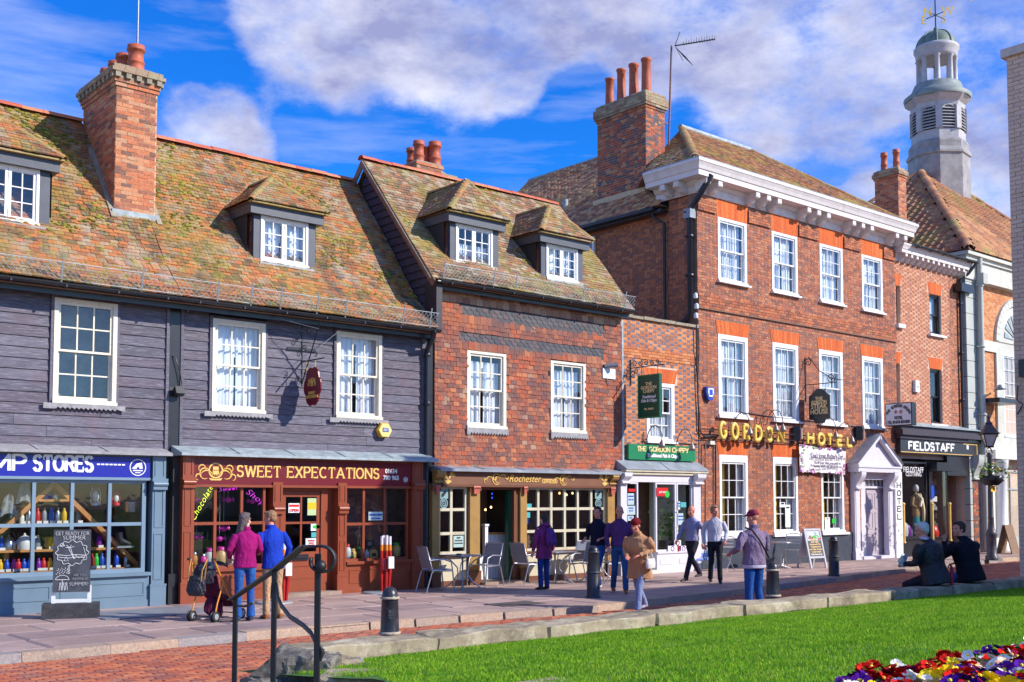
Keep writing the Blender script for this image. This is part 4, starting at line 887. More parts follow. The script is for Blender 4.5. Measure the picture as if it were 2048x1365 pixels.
for(a,c)in((dx0+st,dm-.02),(dm+.02,dx1-st)):
 for(e,f)in((dz(1104),dz(1046)-.022),(dz(1046)+.022,dz1-.12)):pane_at(dd,a,c,e,f,YDR+.025,PANES,.2)
MB().box(dm-.17,dm+.17,YDR-.012,YDR,dz(1121),dz(1109)).box(dm-.12,dm+.12,YDR-.03,YDR-.012,dz(1117),dz(1113)).build('letter_box',M_BLACK,dd)
MB().box(XS(561)-.1,XS(672)+.05,YS-.18,YDR+.3,-.0,.075).build('door_step',paint('worn_step_stone',(.30,.22,.17),.85,.2,5,.004),H_B)
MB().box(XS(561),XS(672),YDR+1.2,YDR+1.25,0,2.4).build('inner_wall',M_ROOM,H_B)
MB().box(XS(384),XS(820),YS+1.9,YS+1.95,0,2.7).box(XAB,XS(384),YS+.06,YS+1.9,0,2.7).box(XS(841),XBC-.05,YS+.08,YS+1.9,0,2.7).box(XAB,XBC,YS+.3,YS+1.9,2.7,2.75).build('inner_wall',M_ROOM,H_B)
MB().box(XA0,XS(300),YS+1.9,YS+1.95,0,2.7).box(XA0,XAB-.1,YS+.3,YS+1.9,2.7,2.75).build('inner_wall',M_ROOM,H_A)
sg=thing('shop_sign','maroon fascia sign with gold capitals over the sweet shop','sign',(11.5,YS,2.4),'fascia signs over the shops')
sx0,sx1,sz0,sz1=XS(385),XS(820)-.003,ZS(600,971),2.66
MB().box(sx0,sx1,YS-.05,YS+.018,sz0,sz1).build('sign_board',M_MAROON,sg);MB().box(sx0,sx1,YS-.075,YS-.0,sz0-.05,sz0-.002).build('sign_trim',M_RUST,sg)
zl=sz0+.155
word(sg,'SWEET',XS(471),XS(557),zl,YS-.052,.205,M_GOLD,.036,.006,.9,.32);word(sg,'EXPECTATIONS',XS(572),XS(754),zl,YS-.052,.205,M_GOLD,.036,.006,.9,.32)
text(sg,'01634',(XS(767)+XS(790))/2,sz0+.27,YS-.06,.13,M_WLET,1,off=.002,maxw=XS(790)-XS(766));text(sg,'780 965',(XS(764)+XS(793))/2,sz0+.13,YS-.06,.13,M_WLET,1,off=.002,maxw=XS(794)-XS(763))
b=MB();ring(b,XS(808),sz0+.14,YS-.052,.045,.055,20);ring(b,XS(808),sz0+.14,YS-.052,.012,.026,14);b.build('round_mark',M_WLET,sg)
def crest(parent,cx,cz,s,Y,M=None,mat=None):
 b=MB();M=M or Matrix.Identity(4)
 q=MB();ring(q,cx,cz+.02*s,Y,.105*s,.13*s,24);q.box(cx-.055*s,cx+.055*s,Y-.008,Y,cz-.04*s,cz+.02*s).box(cx-.05*s,cx+.05*s,Y-.008,Y,cz+.03*s,cz+.085*s).box(cx-.03*s,cx-.01*s,Y-.009,Y,cz-.06*s,cz-.035*s).box(cx+.01*s,cx+.03*s,Y-.009,Y,cz-.06*s,cz-.035*s)
 for sgn in(-1,1):
  for(r_,ox,oz,a0,a1)in((.09,.19,-.03,150,-120),(.06,.24,.05,200,-60),(.11,.16,-.09,170,20),(.05,.30,-.09,180,-90)):
   pts=[(cx+sgn*(ox*s+r_*s*math.cos(rad(a0+(a1-a0)*k/9))),Y-.004,cz+oz*s+r_*s*math.sin(rad(a0+(a1-a0)*k/9)))for k in range(10)]
   q.tube(pts,[.004*s+.010*s*math.sin(math.pi*k/9)for k in range(10)],5)
 q.prism([(cx-.12*s,cz-.10*s),(cx-.09*s,cz-.14*s),(cx+.09*s,cz-.14*s),(cx+.12*s,cz-.10*s),(cx,cz-.12*s)],T(0,Y-.009,0),.009)
 q.v=[tuple(M@Vector(v))for v in q.v];return q.build('gold_crest',mat or M_GOLD,parent)
crest(sg,XS(428),(sz0+sz1)/2,1.15,YS-.052)
M_NY=emis('yellow_neon',(.85,.95,.05),1.1);M_NP=emis('magenta_neon',(.75,.05,.75),.9)
def neon(label,s,P0,P1,size,mat,Y):
 t=thing('neon_sign',label,'neon sign',(P0[0],Y,P0[1]));vs,fs=text_geo(s,size,.25,-.004,.006,1.05,'LEFT');dx,dz=P1[0]-P0[0],P1[1]-P0[1];L=math.hypot(dx,dz);W=max(v.x for v in vs);c,n_=dx/L,dz/L;k=L/W
 MB().add([(P0[0]+v.x*k*c-v.y*n_,Y-v.z,P0[1]+v.x*k*n_+v.y*c)for v in vs],fs).build('tube_letters',mat,t);return t
XW=lambda p:FX(p,YS+.11)
ZW=lambda p,y:FZ(p,y,YS+.11)
neon('yellow neon word chocolate slanting up the sweet shop window','Chocolate',(XW(389),ZW(389,1044)),(XW(427),ZW(427,975)),.17,M_NY,YS+.11)
neon('magenta neon word sweet in the upper sweet shop window','Sweet',(XW(437),ZW(437,984)),(XW(476),ZW(476,980)),.13,M_NP,YS+.11)
neon('magenta neon word shop sloping down the sweet shop window','Shop',(XW(490),ZW(490,986)),(XW(526),ZW(526,1012)),.17,M_NP,YS+.11)
Y2=YS+.35;X2=lambda p:FX(p,Y2);Z2=lambda p,y:FZ(p,y,Y2)
M_FOIL=gmat('pink_foil',(.62,.04,.42),.3)
for k,(px,py)in enumerate(((393,1000),(456,1000),(505,1003),(394,1075),(448,1058),(440,1078))):
 t=thing('hanging_sweet','giant pink foil-wrapped sweet hanging in the sweet shop window, %s'%['upper left pane','upper middle pane','upper right pane','lower left pane','high in the lower middle pane','low in the lower middle pane'][k],'decoration',(X2(px),Y2,Z2(px,py)),'foil sweets hanging in the window')
 x,z=X2(px),Z2(px,py);MB().lathe([(.001,-.06),(.05,-.04),(.065,0),(.05,.04),(.001,.06)],(x,Y2,z),12).build('sweet',M_FOIL,t)
 MB().lathe([(.001,0),(.05,.06),(.04,.065),(.001,.01)],(0,0,0),8).build('wrapper_end',M_FOIL,t).matrix_basis=T(x+.05,Y2,z)@RY(rad(80));MB().lathe([(.001,0),(.05,.06),(.04,.065),(.001,.01)],(0,0,0),8).build('wrapper_end',M_FOIL,t).matrix_basis=T(x-.05,Y2,z)@RY(rad(-80))
 MB().tube([(x,Y2,z+.05),(x,Y2,zb1)],.003,4).build('string',BC['white'],t)
def jar(x,y,z,s,label,cm,lid=None):
 t=thing('sweet_jar',label,'jar',(x,y,z));MB().lathe([(.05*s,0),(.065*s,.02*s),(.065*s,.13*s),(.04*s,.16*s)],(x,y,z),14).build('contents',cm,t);MB().lathe([(.045*s,.16*s),(.045*s,.2*s),(.001,.205*s)],(x,y,z),14).build('lid',lid or M_STEEL,t);return t
fl=zb0+.04
for k,(px,s,cm,lab)in enumerate(((390,1.3,M_WOODO,'orange jar at the left of the sweet shop window floor'),(408,1.1,BC['pink'],'pink sweet jar on the sweet shop window floor'),(421,1.6,BC['white'],'tall white sweet jar on the sweet shop window floor'),(444,1.7,gmat('toffee',(.7,.45,.2)),'round toffee tin with pink bow in the sweet shop window'),(460,1.2,BC['white'],'white sweet jar beside the toffee tin in the sweet shop window'),(475,1.3,BC['pink'],'pink jar behind the couple in the sweet shop window'))):
 jar(X2(px),Y2,fl,s,lab,cm,BC['pink']if k in(3,2)else None)
xb0,xb1=XS(690)+.06,XS(817)-.06;t=thing('backdrop_print','printed brick vault backdrop behind the toys in the sweet shop window','backdrop',(XS(750),YS+.7,zc0))
MB().box(xb0,xb1,YS+.70,YS+.71,zc0+.05,zc1).build('sheet',paint('vault_ground',(.28,.11,.08),.8,.4,5,.002),t)
ms=[]
cxv=(xb0+xb1)/2
for ring_i in range(6):
 rr=.55+ring_i*.09;n=int(rr*9)+6
 for k in range(n):
  a=math.pi*(k+.5*(ring_i%2))/n;x,z=cxv+math.cos(a)*rr,zc0+.45+math.sin(a)*rr
  if xb0<x<xb1 and z<zc1-.04:ms.append(T(x,YS+.70,z)@RY(math.pi/2-a)@SC(rr*math.pi/n*.86,.006,.07)@T(0,-1,0))
for j in range(9):
 for i in range(5):
  x,z=xb0+.1+i*.2+.1*(j%2),zc0+.1+j*.075
  if abs(x-cxv)<.5:ms.append(T(x,YS+.70,z)@SC(.18,.006,.06)@T(0,-1,0))
scatter('printed_brick',BR,ms,t,M_VAULT,0,'printed_bricks')
Y3=YS+.3;X3=lambda p:FX(p,Y3);Z3=lambda p,y:FZ(p,y,Y3)
sk=thing('toy_skeleton','small cream toy skeleton hanging in the sweet shop window','toy',(X3(719),Y3,Z3(719,1090)));x,z1_,z0_=X3(719),Z3(719,1052),Z3(719,1090);k=(z1_-z0_);BONE=gmat('bone_plastic',(.75,.6,.38),.6)
MB().lathe([(.001,-.07*k),(.045*k,-.05*k),(.07*k,0),(.05*k,.07*k),(.001,.08*k)],(x,Y3,z1_-.08*k),12).build('skull',BONE,sk)
b=MB().tube([(x,Y3,z1_-.15*k),(x,Y3,z1_-.52*k)],.014*k,6)
for q in range(4):b.tube([(x+math.cos(a)*.09*k,Y3+math.sin(a)*.05*k,z1_-(.22+q*.05)*k)for a in np.linspace(0,6.28,9)],.008*k,5)
b.box(x-.07*k,x+.07*k,Y3-.02,Y3+.02,z1_-.56*k,z1_-.50*k)
for sg_ in(-1,1):b.tube([(x+sg_*.10*k,Y3,z1_-.2*k),(x+sg_*.16*k,Y3,z1_-.38*k),(x+sg_*.14*k,Y3,z1_-.55*k)],.014*k,6).tube([(x+sg_*.05*k,Y3,z1_-.55*k),(x+sg_*.07*k,Y3,z1_-.78*k),(x+sg_*.06*k,Y3,z1_-1.0*k),(x+sg_*.10*k,Y3-.02,z1_-1.01*k)],.016*k,6)
b.build('bones',BONE,sk)
toy=[(695,1.5,BC['white'],'white bottle with red cap at the left of the toy window',BC['red']),(707,1.0,M_GOLD,'small brass figure in the toy window',M_GOLD),(719,1.2,BC['black'],'black jar in the toy window',BC['green']),(733,.9,BC['white'],'white pot left of the yellow tin in the toy window',M_STEEL),(793,1.5,M_GOLD,'brass lamp at the right of the toy window',BC['green'])]
for px,s,cm,lab,lid in toy:jar(X3(px),Y3,zc0+.04,s,lab,cm,lid)
t=thing('gift_tin','yellow gift tin with handle and label in the toy window','tin',(X3(746),Y3,zc0));x,z=X3(746),zc0+.04
MB().box(x-.09,x+.09,Y3-.05,Y3+.05,z,z+.12).prism([(x-.09,z+.121),(x+.09,z+.121),(x+.05,z+.17),(x-.05,z+.17)],T(0,Y3-.05,0),.1).build('tin_box',M_GOLD,t);MB().box(x-.05,x+.05,Y3-.056,Y3-.05,z+.03,z+.1).build('printed_label',BC['black'],t);MB().tube([(x-.03,Y3,z+.17),(x-.02,Y3,z+.21),(x+.02,Y3,z+.21),(x+.03,Y3,z+.17)],.006,6).build('handle',M_GOLD,t)
t=thing('toy_cabinet','small dark cabinet with a figure on top in the toy window','toy',(X3(744),Y3+.1,zc0));x,z=X3(744),zc0+.25
MB().box(x-.12,x+.12,Y3+.08,Y3+.2,zc0+.04,z).box(x-.1,x+.1,Y3+.07,Y3+.19,z+.001,z+.15).build('cabinet',BC['black'],t);MB().box(x-.05,x+.05,Y3+.06,Y3+.068,z+.04,z+.12).build('picture',BC['steel'],t);MB().lathe([(.05,0),(.03,.05),(.04,.1),(.02,.13),(.03,.16),(.001,.19)],(x+.03,Y3+.13,z+.15),10).build('figure',M_WOODO,t)
def card(parent_or_none,name,label,cat,x0,x1,z0,z1,Y,mat,lines=None,lm=None,band=None):
 t=thing(name,label,cat,((x0+x1)/2,Y,z0));MB().box(x0,x1,Y-.004,Y,z0,z1).build('card',mat,t)
 if band:MB().box(x0+.01,x1-.01,Y-.007,Y-.0045,z0+(z1-z0)*band[0],z0+(z1-z0)*band[1]).build('printed_band',band[2],t)
 if lines:
  for(s,fz,sz,m)in lines:text(t,s,(x0+x1)/2,z0+(z1-z0)*fz,Y-.009,sz*(z1-z0),m,1,maxw=(x1-x0)*.88,off=.001)
 return t
YC=YDR+.012;XC=lambda p:FX(p,YC);ZC=lambda p,y:FZ(p,y,YC)
M_PAPER=gmat('white_paper',(.72,.74,.76),.8);M_PGREEN=gmat('pale_green_paper',(.45,.58,.30),.8);M_TURQ=gmat('turquoise_paper',(.05,.38,.40),.7);M_PALEG=gmat('pale_mint_paper',(.55,.68,.60),.8)
card(0,'door_card','white open card hanging in the sweet shop door','card',XC(577),XC(599),ZC(588,1026),ZC(588,1007),YC,M_PAPER,[('OPEN',.12,.42,BC['red'])],band=(.62,.86,BC['red']))
card(0,'poster','yellow-green picture poster in the sweet shop door','poster',XC(615),XC(637),ZC(626,1031),ZC(626,997),YC,M_PGREEN,band=(.35,.75,BC['yellow']))
t=card(0,'sticker','white sticker with green leaf oval on the sweet shop door','sticker',XC(622),XC(644),ZC(633,1062),ZC(633,1046),YC-.003,M_PAPER)
MB().prism([((XC(622)+XC(644))/2+.09*math.cos(a),ZC(633,1054)+.035*math.sin(a))for a in np.linspace(0,6.28,17)[:-1]],T(0,YC-.012,0),.004).build('leaf_oval',BC['green'],t)
card(0,'sticker','turquoise notice on the sweet shop door below the leaf sticker','sticker',XC(623),XC(643),ZC(633,1075),ZC(633,1065),YC-.003,M_TURQ)
card(0,'notice','white notice with red print low in the sweet shop door','notice',XC(612),XC(634),ZC(623,1093),ZC(623,1077),YC-.003,M_PAPER,[('NOTICE',.62,.26,BC['red']),('PLEASE',.34,.22,BC['red']),('RING BELL',.08,.22,BC['red'])])
card(0,'window_card','mint green card in the upper toy window of the sweet shop','card',FX(734,YS+.09),FX(762,YS+.09),FZ(748,1041,YS+.09),FZ(748,1024,YS+.09),YS+.03,M_PALEG,[('SUGAR & CREAM',.55,.3,BC['blue']),('Ice Cream',.15,.3,BC['blue'])])
# ---- hanging sign of the sweet shop
hs=thing('hanging_sign','oval maroon sign with gold crest hanging from the wrought-iron bracket on the dark boards','sign',(11.45,D-.4,4.1),'projecting signs hanging over the street')
xs_=FX(605,D-.05,730);y0_,y1_=D-.10,onX(642,770,xs_).y;yc_=(y0_+y1_)/2-.02;hw=abs(y1_-y0_)/2*.98;zt_,zb_=onX(622,733,xs_).z,onX(622,815,xs_).z;zc_=(zt_+zb_)/2;hh=(zt_-zb_)/2
poly=[]
for k in range(40):
 a=2*math.pi*k/40;w=1+.05*math.cos(6*a)-.03*math.cos(12*a);poly.append((hw*.96*math.cos(a)*w*(1-.06*abs(math.sin(a))),hh*.95*math.sin(a)*w))
HM=frame((xs_,yc_,zc_),(0,-1,0),(1,0,0),(0,0,1))
MB().prism(poly,HM@T(0,-.015,0),.03).build('sign_board',M_MAROON,hs)
crest(hs,0,hh*.22,hh*1.5/1.05,-.0,HM@T(0,-.016,0)@SC(.72,1,1));text(hs,'SWEET',0,-hh*.33,0,.085,M_GOLD,M=HM@T(0,-.022,-hh*.38),maxw=.35);text(hs,'EXPECTATIONS',0,0,0,.085,M_GOLD,M=HM@T(0,-.022,-hh*.56),maxw=hw*1.45)
br=thing('sign_bracket','black wrought-iron scroll bracket on the dark boards between the two sash windows','bracket',(xs_,D,zt_+.1));za=zt_+.12
b=MB().bar((xs_,D-.03,za-.5),(xs_,D-.03,FZ(604,648)),.022).bar((xs_,D-.03,za),(xs_,y1_-.12,za),.022);b.build('arm',M_BLACK,br)
zt2=FZ(604,652);MB().bar((xs_,D-.03,za-.45),(xs_,y1_+.05,za+.75),.018).build('brace',M_BLACK,br)
def scroll(b,c,r,t0=0,turns=1.4,M=None,th=.008,flip=1):
 pts=[];n=int(18*turns)
 for k in range(n+1):
  a=t0+flip*2*math.pi*turns*k/n;rr=r*(1-.75*k/n);pts.append(Vector(c)+Vector((0,rr*math.cos(a),rr*math.sin(a))))
 return b.tube(pts,th,5)
b=MB()
for(dy,dz,r_,t0,fl_)in((-.12,.25,.09,0,1),(-.3,.62,.10,1,-1),(-.08,1.05,.08,2,1),(-.55,.12,.07,3,1),(-.2,-.25,.08,.5,-1),(-.42,.95,.07,4,1)):scroll(b,(xs_,D+dy,za+dz),r_,t0,1.4,flip=fl_)
b.build('scrollwork',M_BLACK,br)
b=MB()
for dz_ in(.22,.85):b.box(xs_-.35,xs_+.30,D-.055,D-.045,za+dz_,za+dz_+.055)
b.build('wall_plate',M_BLACK,br)
b=MB().tube([(xs_,y1_+.1,za+.6),onY(512,626,D-.05)],.005,5).tube([(xs_,y1_+.05,za+.25),onY(697,648,D-.1)],.005,5).tube([onY(697,648,D-.1),onY(688,656,D-.1)],.012,5);b.build('stay_wire',M_GALV,br)
b=MB()
for yy in(y0_-.12,y1_+.22):b.tube([(xs_,yy,za),(xs_,yy,zc_+hh*.78)],.008,5)
b.build('hanger',M_GOLD,hs)
x,z=FX(768,D-.12),FZ(768,861,D-.12);r_=.16;al=thing('alarm_box','yellow hexagonal burglar alarm box on the dark boards','alarm box',(x,D-.1,z))
hexp=lambda r_:[(x+r_*math.cos(rad(a)),z+r_*.95*math.sin(rad(a)))for a in range(0,360,60)]
MB().prism(hexp(.185),T(0,D-.13,0),.085).build('backplate',gmat('yellow_alarm_plastic',(.72,.36,.02)),al);MB().prism(hexp(.165),T(0,D-.16,0),.028).build('cover',gmat('cream_alarm_plastic',(.80,.62,.22)),al)
MB().box(x-.07,x+.08,D-.168,D-.161,z-.035,z+.05).build('printed_label',gmat('alarm_label_blue',(.05,.12,.4)),al);text(al,'ADT',x,z-.02,D-.174,.075,M_WLET,maxw=.13)
t=thing('flood_light','small black floodlight with looped cable on the black post between the dark houses','lamp',(FX(346),D-.1,FZ(346,785)))
x,z=FX(347),FZ(347,784);MB().obox(T(x,D-.16,z)@RX(rad(-25))@SC(.17,.12,.15)).build('housing',M_BLACK,t);MB().bar((x-.03,D-.05,z+.05),(x,D-.12,z+.02),.03).build('arm',paint('rusty_iron',(.22,.10,.05),.8,.3,20,.002),t)
MB().tube([onY(345,712,D-.05),onY(352,718,D-.09),onY(360,745,D-.10),onY(364,772,D-.10),onY(360,778,D-.13),onY(352,782,D-.15)],.010,6).build('cable',M_BLACK,t)
def pipe(houseobj,pts,r,label=None,name='downpipe',collars=(),mat=None):
 p=MB().tube(pts,r,12).build(name,mat or M_PIPE,houseobj,label);b=MB()
 for c in collars:b.lathe([(r*1.25,-.04),(r*1.35,-.03),(r*1.35,.03),(r*1.25,.04)],c,12);b.box(c[0]-r*1.9,c[0]+r*1.9,c[1]+r*.4,c[1]+r*.9,c[2]-.02,c[2]+.02)
 if collars:b.build('pipe_collar',mat or M_PIPE,p)
 return p
xp=FX(853,D-.12);
pipe(H_B,[(XBC-.15,PE.y-.09,ZE-.08),(XBC-.15,PE.y-.03,ZE-.22),(xp,D-.14,ZE-.4),(xp,D-.13,ZE-.6),(xp,D-.13,.03)],.055,collars=[(xp,D-.13,z)for z in(ZE-.55,4.0,2.6,1.1)])
MB().box(FX(847),FX(862),D-.04,D+.2,0,ZE).build('black_post',M_BLACK,H_B)
pipe(H_A,[onY(376,590,PE.y-.08),onY(377,612,D-.1),onY(376,625,D-.06)],.012,name='cable',mat=M_GALV)
# ------------------------------------------------------------------ tile-hung house with the coffee shop
H_C=house('tile_hung_house','red tile-hung house with two dormers over the coffee shop',(17.6,D,0),'terraced houses of the high street')
ZC_E=6.74;CE,CR=Vector((0,19.3,ZC_E)),Vector((0,22.1,10.0));NC=Vector((0,-(CR-CE).z,(CR-CE).y)).normalized()
x0,x1=XBC,XCD
MB().box(x0+.12,x1-.02,20.9,25.2,0,ZC_E-.1).build('rear_wall',M_MORTARD,H_C)
b=MB();vs=[]
for x in(x0+.1,x1):vs+=[(x,CE.y,CE.z-.10),(x,CR.y,CR.z-.03),(x,25.0,CE.z-.1),(x,22.1,CE.z-.12)]
b.add(vs,[(0,1,5,4),(1,2,6,5),(0,4,7,3),(2,3,7,6),(0,3,2,1),(4,5,6,7)]);rfC=b.build('roof',M_MORTARD,H_C)
LC=(CR-CE).length;tile_field(rfC,(x0-.16,CE.y-.04,CE.z-.02),(1,0,0),CR-CE,[(0,0),(x1-x0+.2,0),(x1-x0+.2,LC),(0,LC)],M_ROOFC,seed=11)
tile_field(rfC,(x1,25.0,CE.z-.08),(-1,0,0),Vector((0,22.1-25.0,CR.z-CE.z+.05)),[(0,0),(x1-x0,0),(x1-x0,4.3),(0,4.3)],M_ROOFC,limit=0,seed=8,w=.33,g=.2)
ridge_run(rfC,(x0-.2,CR.y,CR.z),(x1-.02,CR.y,CR.z),M_RIDGE,l=.42,r=.12,lift=.035)
gb=MB().add([(x0+.06,CE.y+.25,5.4),(x0+.06,25.0,5.4),(x0+.06,25.0,CE.z),(x0+.06,CR.y,CR.z-.12),(x0+.06,CE.y+.25,CE.z+.1),(x0+.16,CE.y+.25,5.4),(x0+.16,25.0,5.4),(x0+.16,25.0,CE.z),(x0+.16,CR.y,CR.z-.12),(x0+.16,CE.y+.25,CE.z+.1)],
  [(0,4,3,2,1),(5,6,7,8,9),(0,1,6,5),(4,0,5,9)]).build('gable',M_BLACKBD,H_C)
z=5.55;M_BRD2=paint('purple_black_board',(.055,.042,.062),.6,.3,8,.004,dirt=(.10,.09,.12))
while z<CR.z-.25:
 t=(z+.09-CE.z)/(CR.z-CE.z);ya=CE.y+.28 if t<0 else CE.y+t*(CR.y-CE.y)+.16;yb=24.9 if t<0 else 25.0-t*(25.0-CR.y)-.16
 if yb-ya>.1:MB().add([(x0+.015,ya,z),(x0+.015,yb,z),(x0+.05,yb,z+.2),(x0+.05,ya,z+.2),(x0+.06,ya,z),(x0+.06,yb,z),(x0+.06,yb,z+.2),(x0+.06,ya,z+.2)],[(0,3,2,1),(0,1,5,4),(2,3,7,6),(1,2,6,5),(0,4,7,3)]).build('weatherboard',M_BRD2,gb)
 z+=.185
sC=(CR-CE).normalized()
MB().bar(Vector((x0-.14,CE.y-.05,CE.z-.12)),Vector((x0-.14,CR.y,CR.z-.07)),.035,.16,up=(0,-.7,.7)).bar(Vector((x0-.14,25.0,CE.z-.05)),Vector((x0-.14,CR.y+.0,CR.z-.075)),.034,.16,up=(0,.7,.7)).build('barge_board',paint('brown_barge_board',(.20,.10,.06),.7,.3,9,.003),H_C)
for(ya,za,yb,zb)in((CE.y,CE.z,CR.y,CR.z),):
 fb=MB().bar(Vector((x0-.12,ya,za-.02)),Vector((x0-.12,yb,zb+.0)),.14,.03,up=(0,-.7,.7)).build('verge_mortar',M_CAP,H_C)
MB().box(x0-.02,x0+.14,CE.y+.0,D+.02,ZE-.05,ZC_E-.05).build('eaves_board',M_BLACKBD,H_C)
moss(rfC,(x0,CE.y,CE.z),(1,0,0),CR-CE,x1-x0,LC,1400,21)
wC1=rect(930,702,1008,853);wC1=(wC1[0],wC1[1],3.56,5.29);wC2=rect(1097,722,1167,862);wC2=(wC2[0],wC2[1],3.56,5.27)
xw0,xw1=FX(864),FX(1241)
wc=wall_panel(XBC+.05,XCD-.005,2.6,ZC_E-.06,[wC1,wC2],D,D+.22).build('wall',M_MORTARD,H_C)
zz=lambda x,y:FZ(x,y,D-.04)
B1=(FX(917),FX(1204),zz(925,639),zz(925,606));B2=(FX(911),FX(1204),zz(915,686),zz(915,654))
B1=(B1[0],B1[1],round(B1[2]/.1)*.1-.05,round(B1[2]/.1)*.1+.32);B2=(B2[0],B2[1],round(B2[2]/.1)*.1-.05,round(B2[2]/.1)*.1+.32)
zt0=2.6
def skC(a,b):
 X,Z=xw0+a,zt0+b
 for w in(wC1,wC2):
  if w[0]-.03<X<w[1]+.03 and w[2]-.2<Z<w[3]+.02:return True
 for w in(B1,B2):
  if w[0]-.05<X<w[1]+.05 and w[2]-.02<Z-.04<w[3]-.04:return True
 return False
gz=.1
tile_field(wc,(xw0,D-.05,zt0),(1,0,0),(0,0,1),[(0,0),(xw1-xw0,0),(xw1-xw0,ZC_E-.4-zt0),(0,ZC_E-.4-zt0)],M_WTILE,'wall_tile',.172,gz,300,skip=skC,wav=.004,th=.018,seed=6)
tile_field(wc,(xw0,D-.05,ZC_E-.4),(1,0,0),(0,0,1),[(0,0),(xw1-xw0,0),(xw1-xw0,.3),(0,.3)],M_WTILE2,'top_course_tile',.2,.15,60,wav=.002,th=.018,seed=7)
tm=MB();n=10;pts=[(math.cos(math.pi+math.pi*k/n)*.5,.32+math.sin(math.pi+math.pi*k/n)*.32*1.1)for k in range(n+1)]+[(.5,1),(-.5,1)]
tm.add([(x,y,0)for x,y in pts]+[(x,y,1)for x,y in pts],[tuple(range(len(pts),2*len(pts)))]+[(i,(i+1)%len(pts),(i+1)%len(pts)+len(pts),i+len(pts))for i in range(len(pts)-2)])
ms=[]
for bnd in(B1,B2):
 for j in range(4):
  a=bnd[0]-(.09 if j%2 else 0)+(.0 if bnd is B1 else 0)
  while a<bnd[1]-.05:
   tl=rad(6+rnd.uniform(-1,1));ms.append(frame((a+.09,D-.062-.0*j,bnd[2]-.02+j*.092),(.172,0,0),(0,.19*math.sin(tl),.19*math.cos(tl)),(0,-.014*math.cos(tl),.014*math.sin(tl))));a+=.178
scatter('scalloped_tile',tm,ms,wc,M_SLATE,300)
for w,cu in((wC1,CURTS[1]),(wC2,CURTS[0])):
 sash(H_C,*w,yo=-.085,curtain=[(cu,.08,.92,.05,.88)],fr=.085,room=M_ROOM,fringe=(.16,.03,.045,FR2))
for k in(0,1):pass
lead_roof(H_C,XBC+.08,XCD-.06,2.66,2.585,YS-.20,M_LEAD,lip=.06)
MB().box(XBC+.1,XCD,D-.25,D-.001,ZC_E-.14,ZC_E-.10).box(XBC+.1,XCD,D-.29,D-.252,ZC_E-.2,ZC_E-.04).build('eaves_board',M_BLACK,H_C)
gutter_run(H_C,XBC+.0,XCD+.03,CE.y-.09,ZC_E-.04,.065)
snow_guard(XBC+.12,XCD+.02,CE.y-.05,ZC_E+.02,[FX(q,CE.y,580)for q in(884,984,1028,1163,1246)],'wire snow guard on the eaves of the tile-hung house',.31)
MB().box(FX(1240.5),XCD-.0,D-.085,D-.004,2.66,6.5).build('lead_edge',M_LEADB,H_C)
def roofC_at(px,py):return onPl(px,py,CE,NC)
for(jl,jr,wl,wr,yb,yt,ax,ay,sd_,lab)in((898.5,996.5,909.5,984,526,446,944,362,4,0),(1083,1167,1093,1156.5,556,487,1098,417,8,1)):
 p=roofC_at(wl,yb+1.5);Yf=p.y;a,c,e,f=FX(jl,Yf),FX(jr,Yf),FX(wl,Yf),FX(wr,Yf);zs=FZ(wl,yb,Yf);zt=FZ(wl,yt,Yf)
 ap=onX(ax,ay,(a+c)/2)
 dormer(H_C,Yf,a,c,zs,zt,e,f,ap.z,cur=[(CURTW[lab],.04,.96,.03,.55 if lab==0 else .97)],seed=sd_,hipf=max(.5,min(1.0,ap.y-Yf+.2)),back=1.7)
p=onY(806,356,23.1);q=onY(857,356,23.1)
zc_t=onY(815,338,23.0).z
chC=chimney(H_C,p.x,q.x,22.5,23.9,9.3,zc_t,M_BRICKA,M_MORTARA,[(.03,.078,0)],[(p.x+.24,22.75,.58,.15,0),(p.x+.30,23.15,.50,.14,0),(q.x-.18,23.0,.55,.14,1),(p.x+.75,22.75,.66,.17,0)][:4],9,limit=60)
t=thing('chimney_cowl','grey metal rain cowl on a squat stack behind the tile-hung roof','cowl',(FX(868,24),24,9.5));x=FX(868,24);z=onY(868,353,24).z
MB().box(x-.45,x+.45,23.6,24.4,9.0,z).build('stack_cap',M_CAP,t);MB().lathe([(.4,0),(.3,.07),(.1,.1),(.06,.2),(.06,.26),(.22,.28),(.05,.40),(.001,.42)],(x,24,z),14).build('cowl_hat',M_CAP,t)
cc=thing('security_camera','white wall camera with grey bullet housing at the right edge of the tile-hung wall','camera',(FX(1218),D-.1,FZ(1218,745)))
MB().box(FX(1205,D-.08),FX(1230,D-.08),D-.12,D-.08,FZ(1218,758,D-.1),FZ(1218,738,D-.1)).build('mount_plate',M_WHITE,cc);c=onY(1220,735,D-.2);MB().tube([c+Vector((-.1,.1,.02)),c+Vector((.16,-.12,.06))],.06,10).build('camera_body',M_GALV,cc)
MB().tube([(c.x-.05,D-.1,c.z-.15),(c.x-.02,D-.12,c.z-.32),(c.x+.05,D-.12,c.z-.42)],.014,6).build('cable',M_GALV,cc)
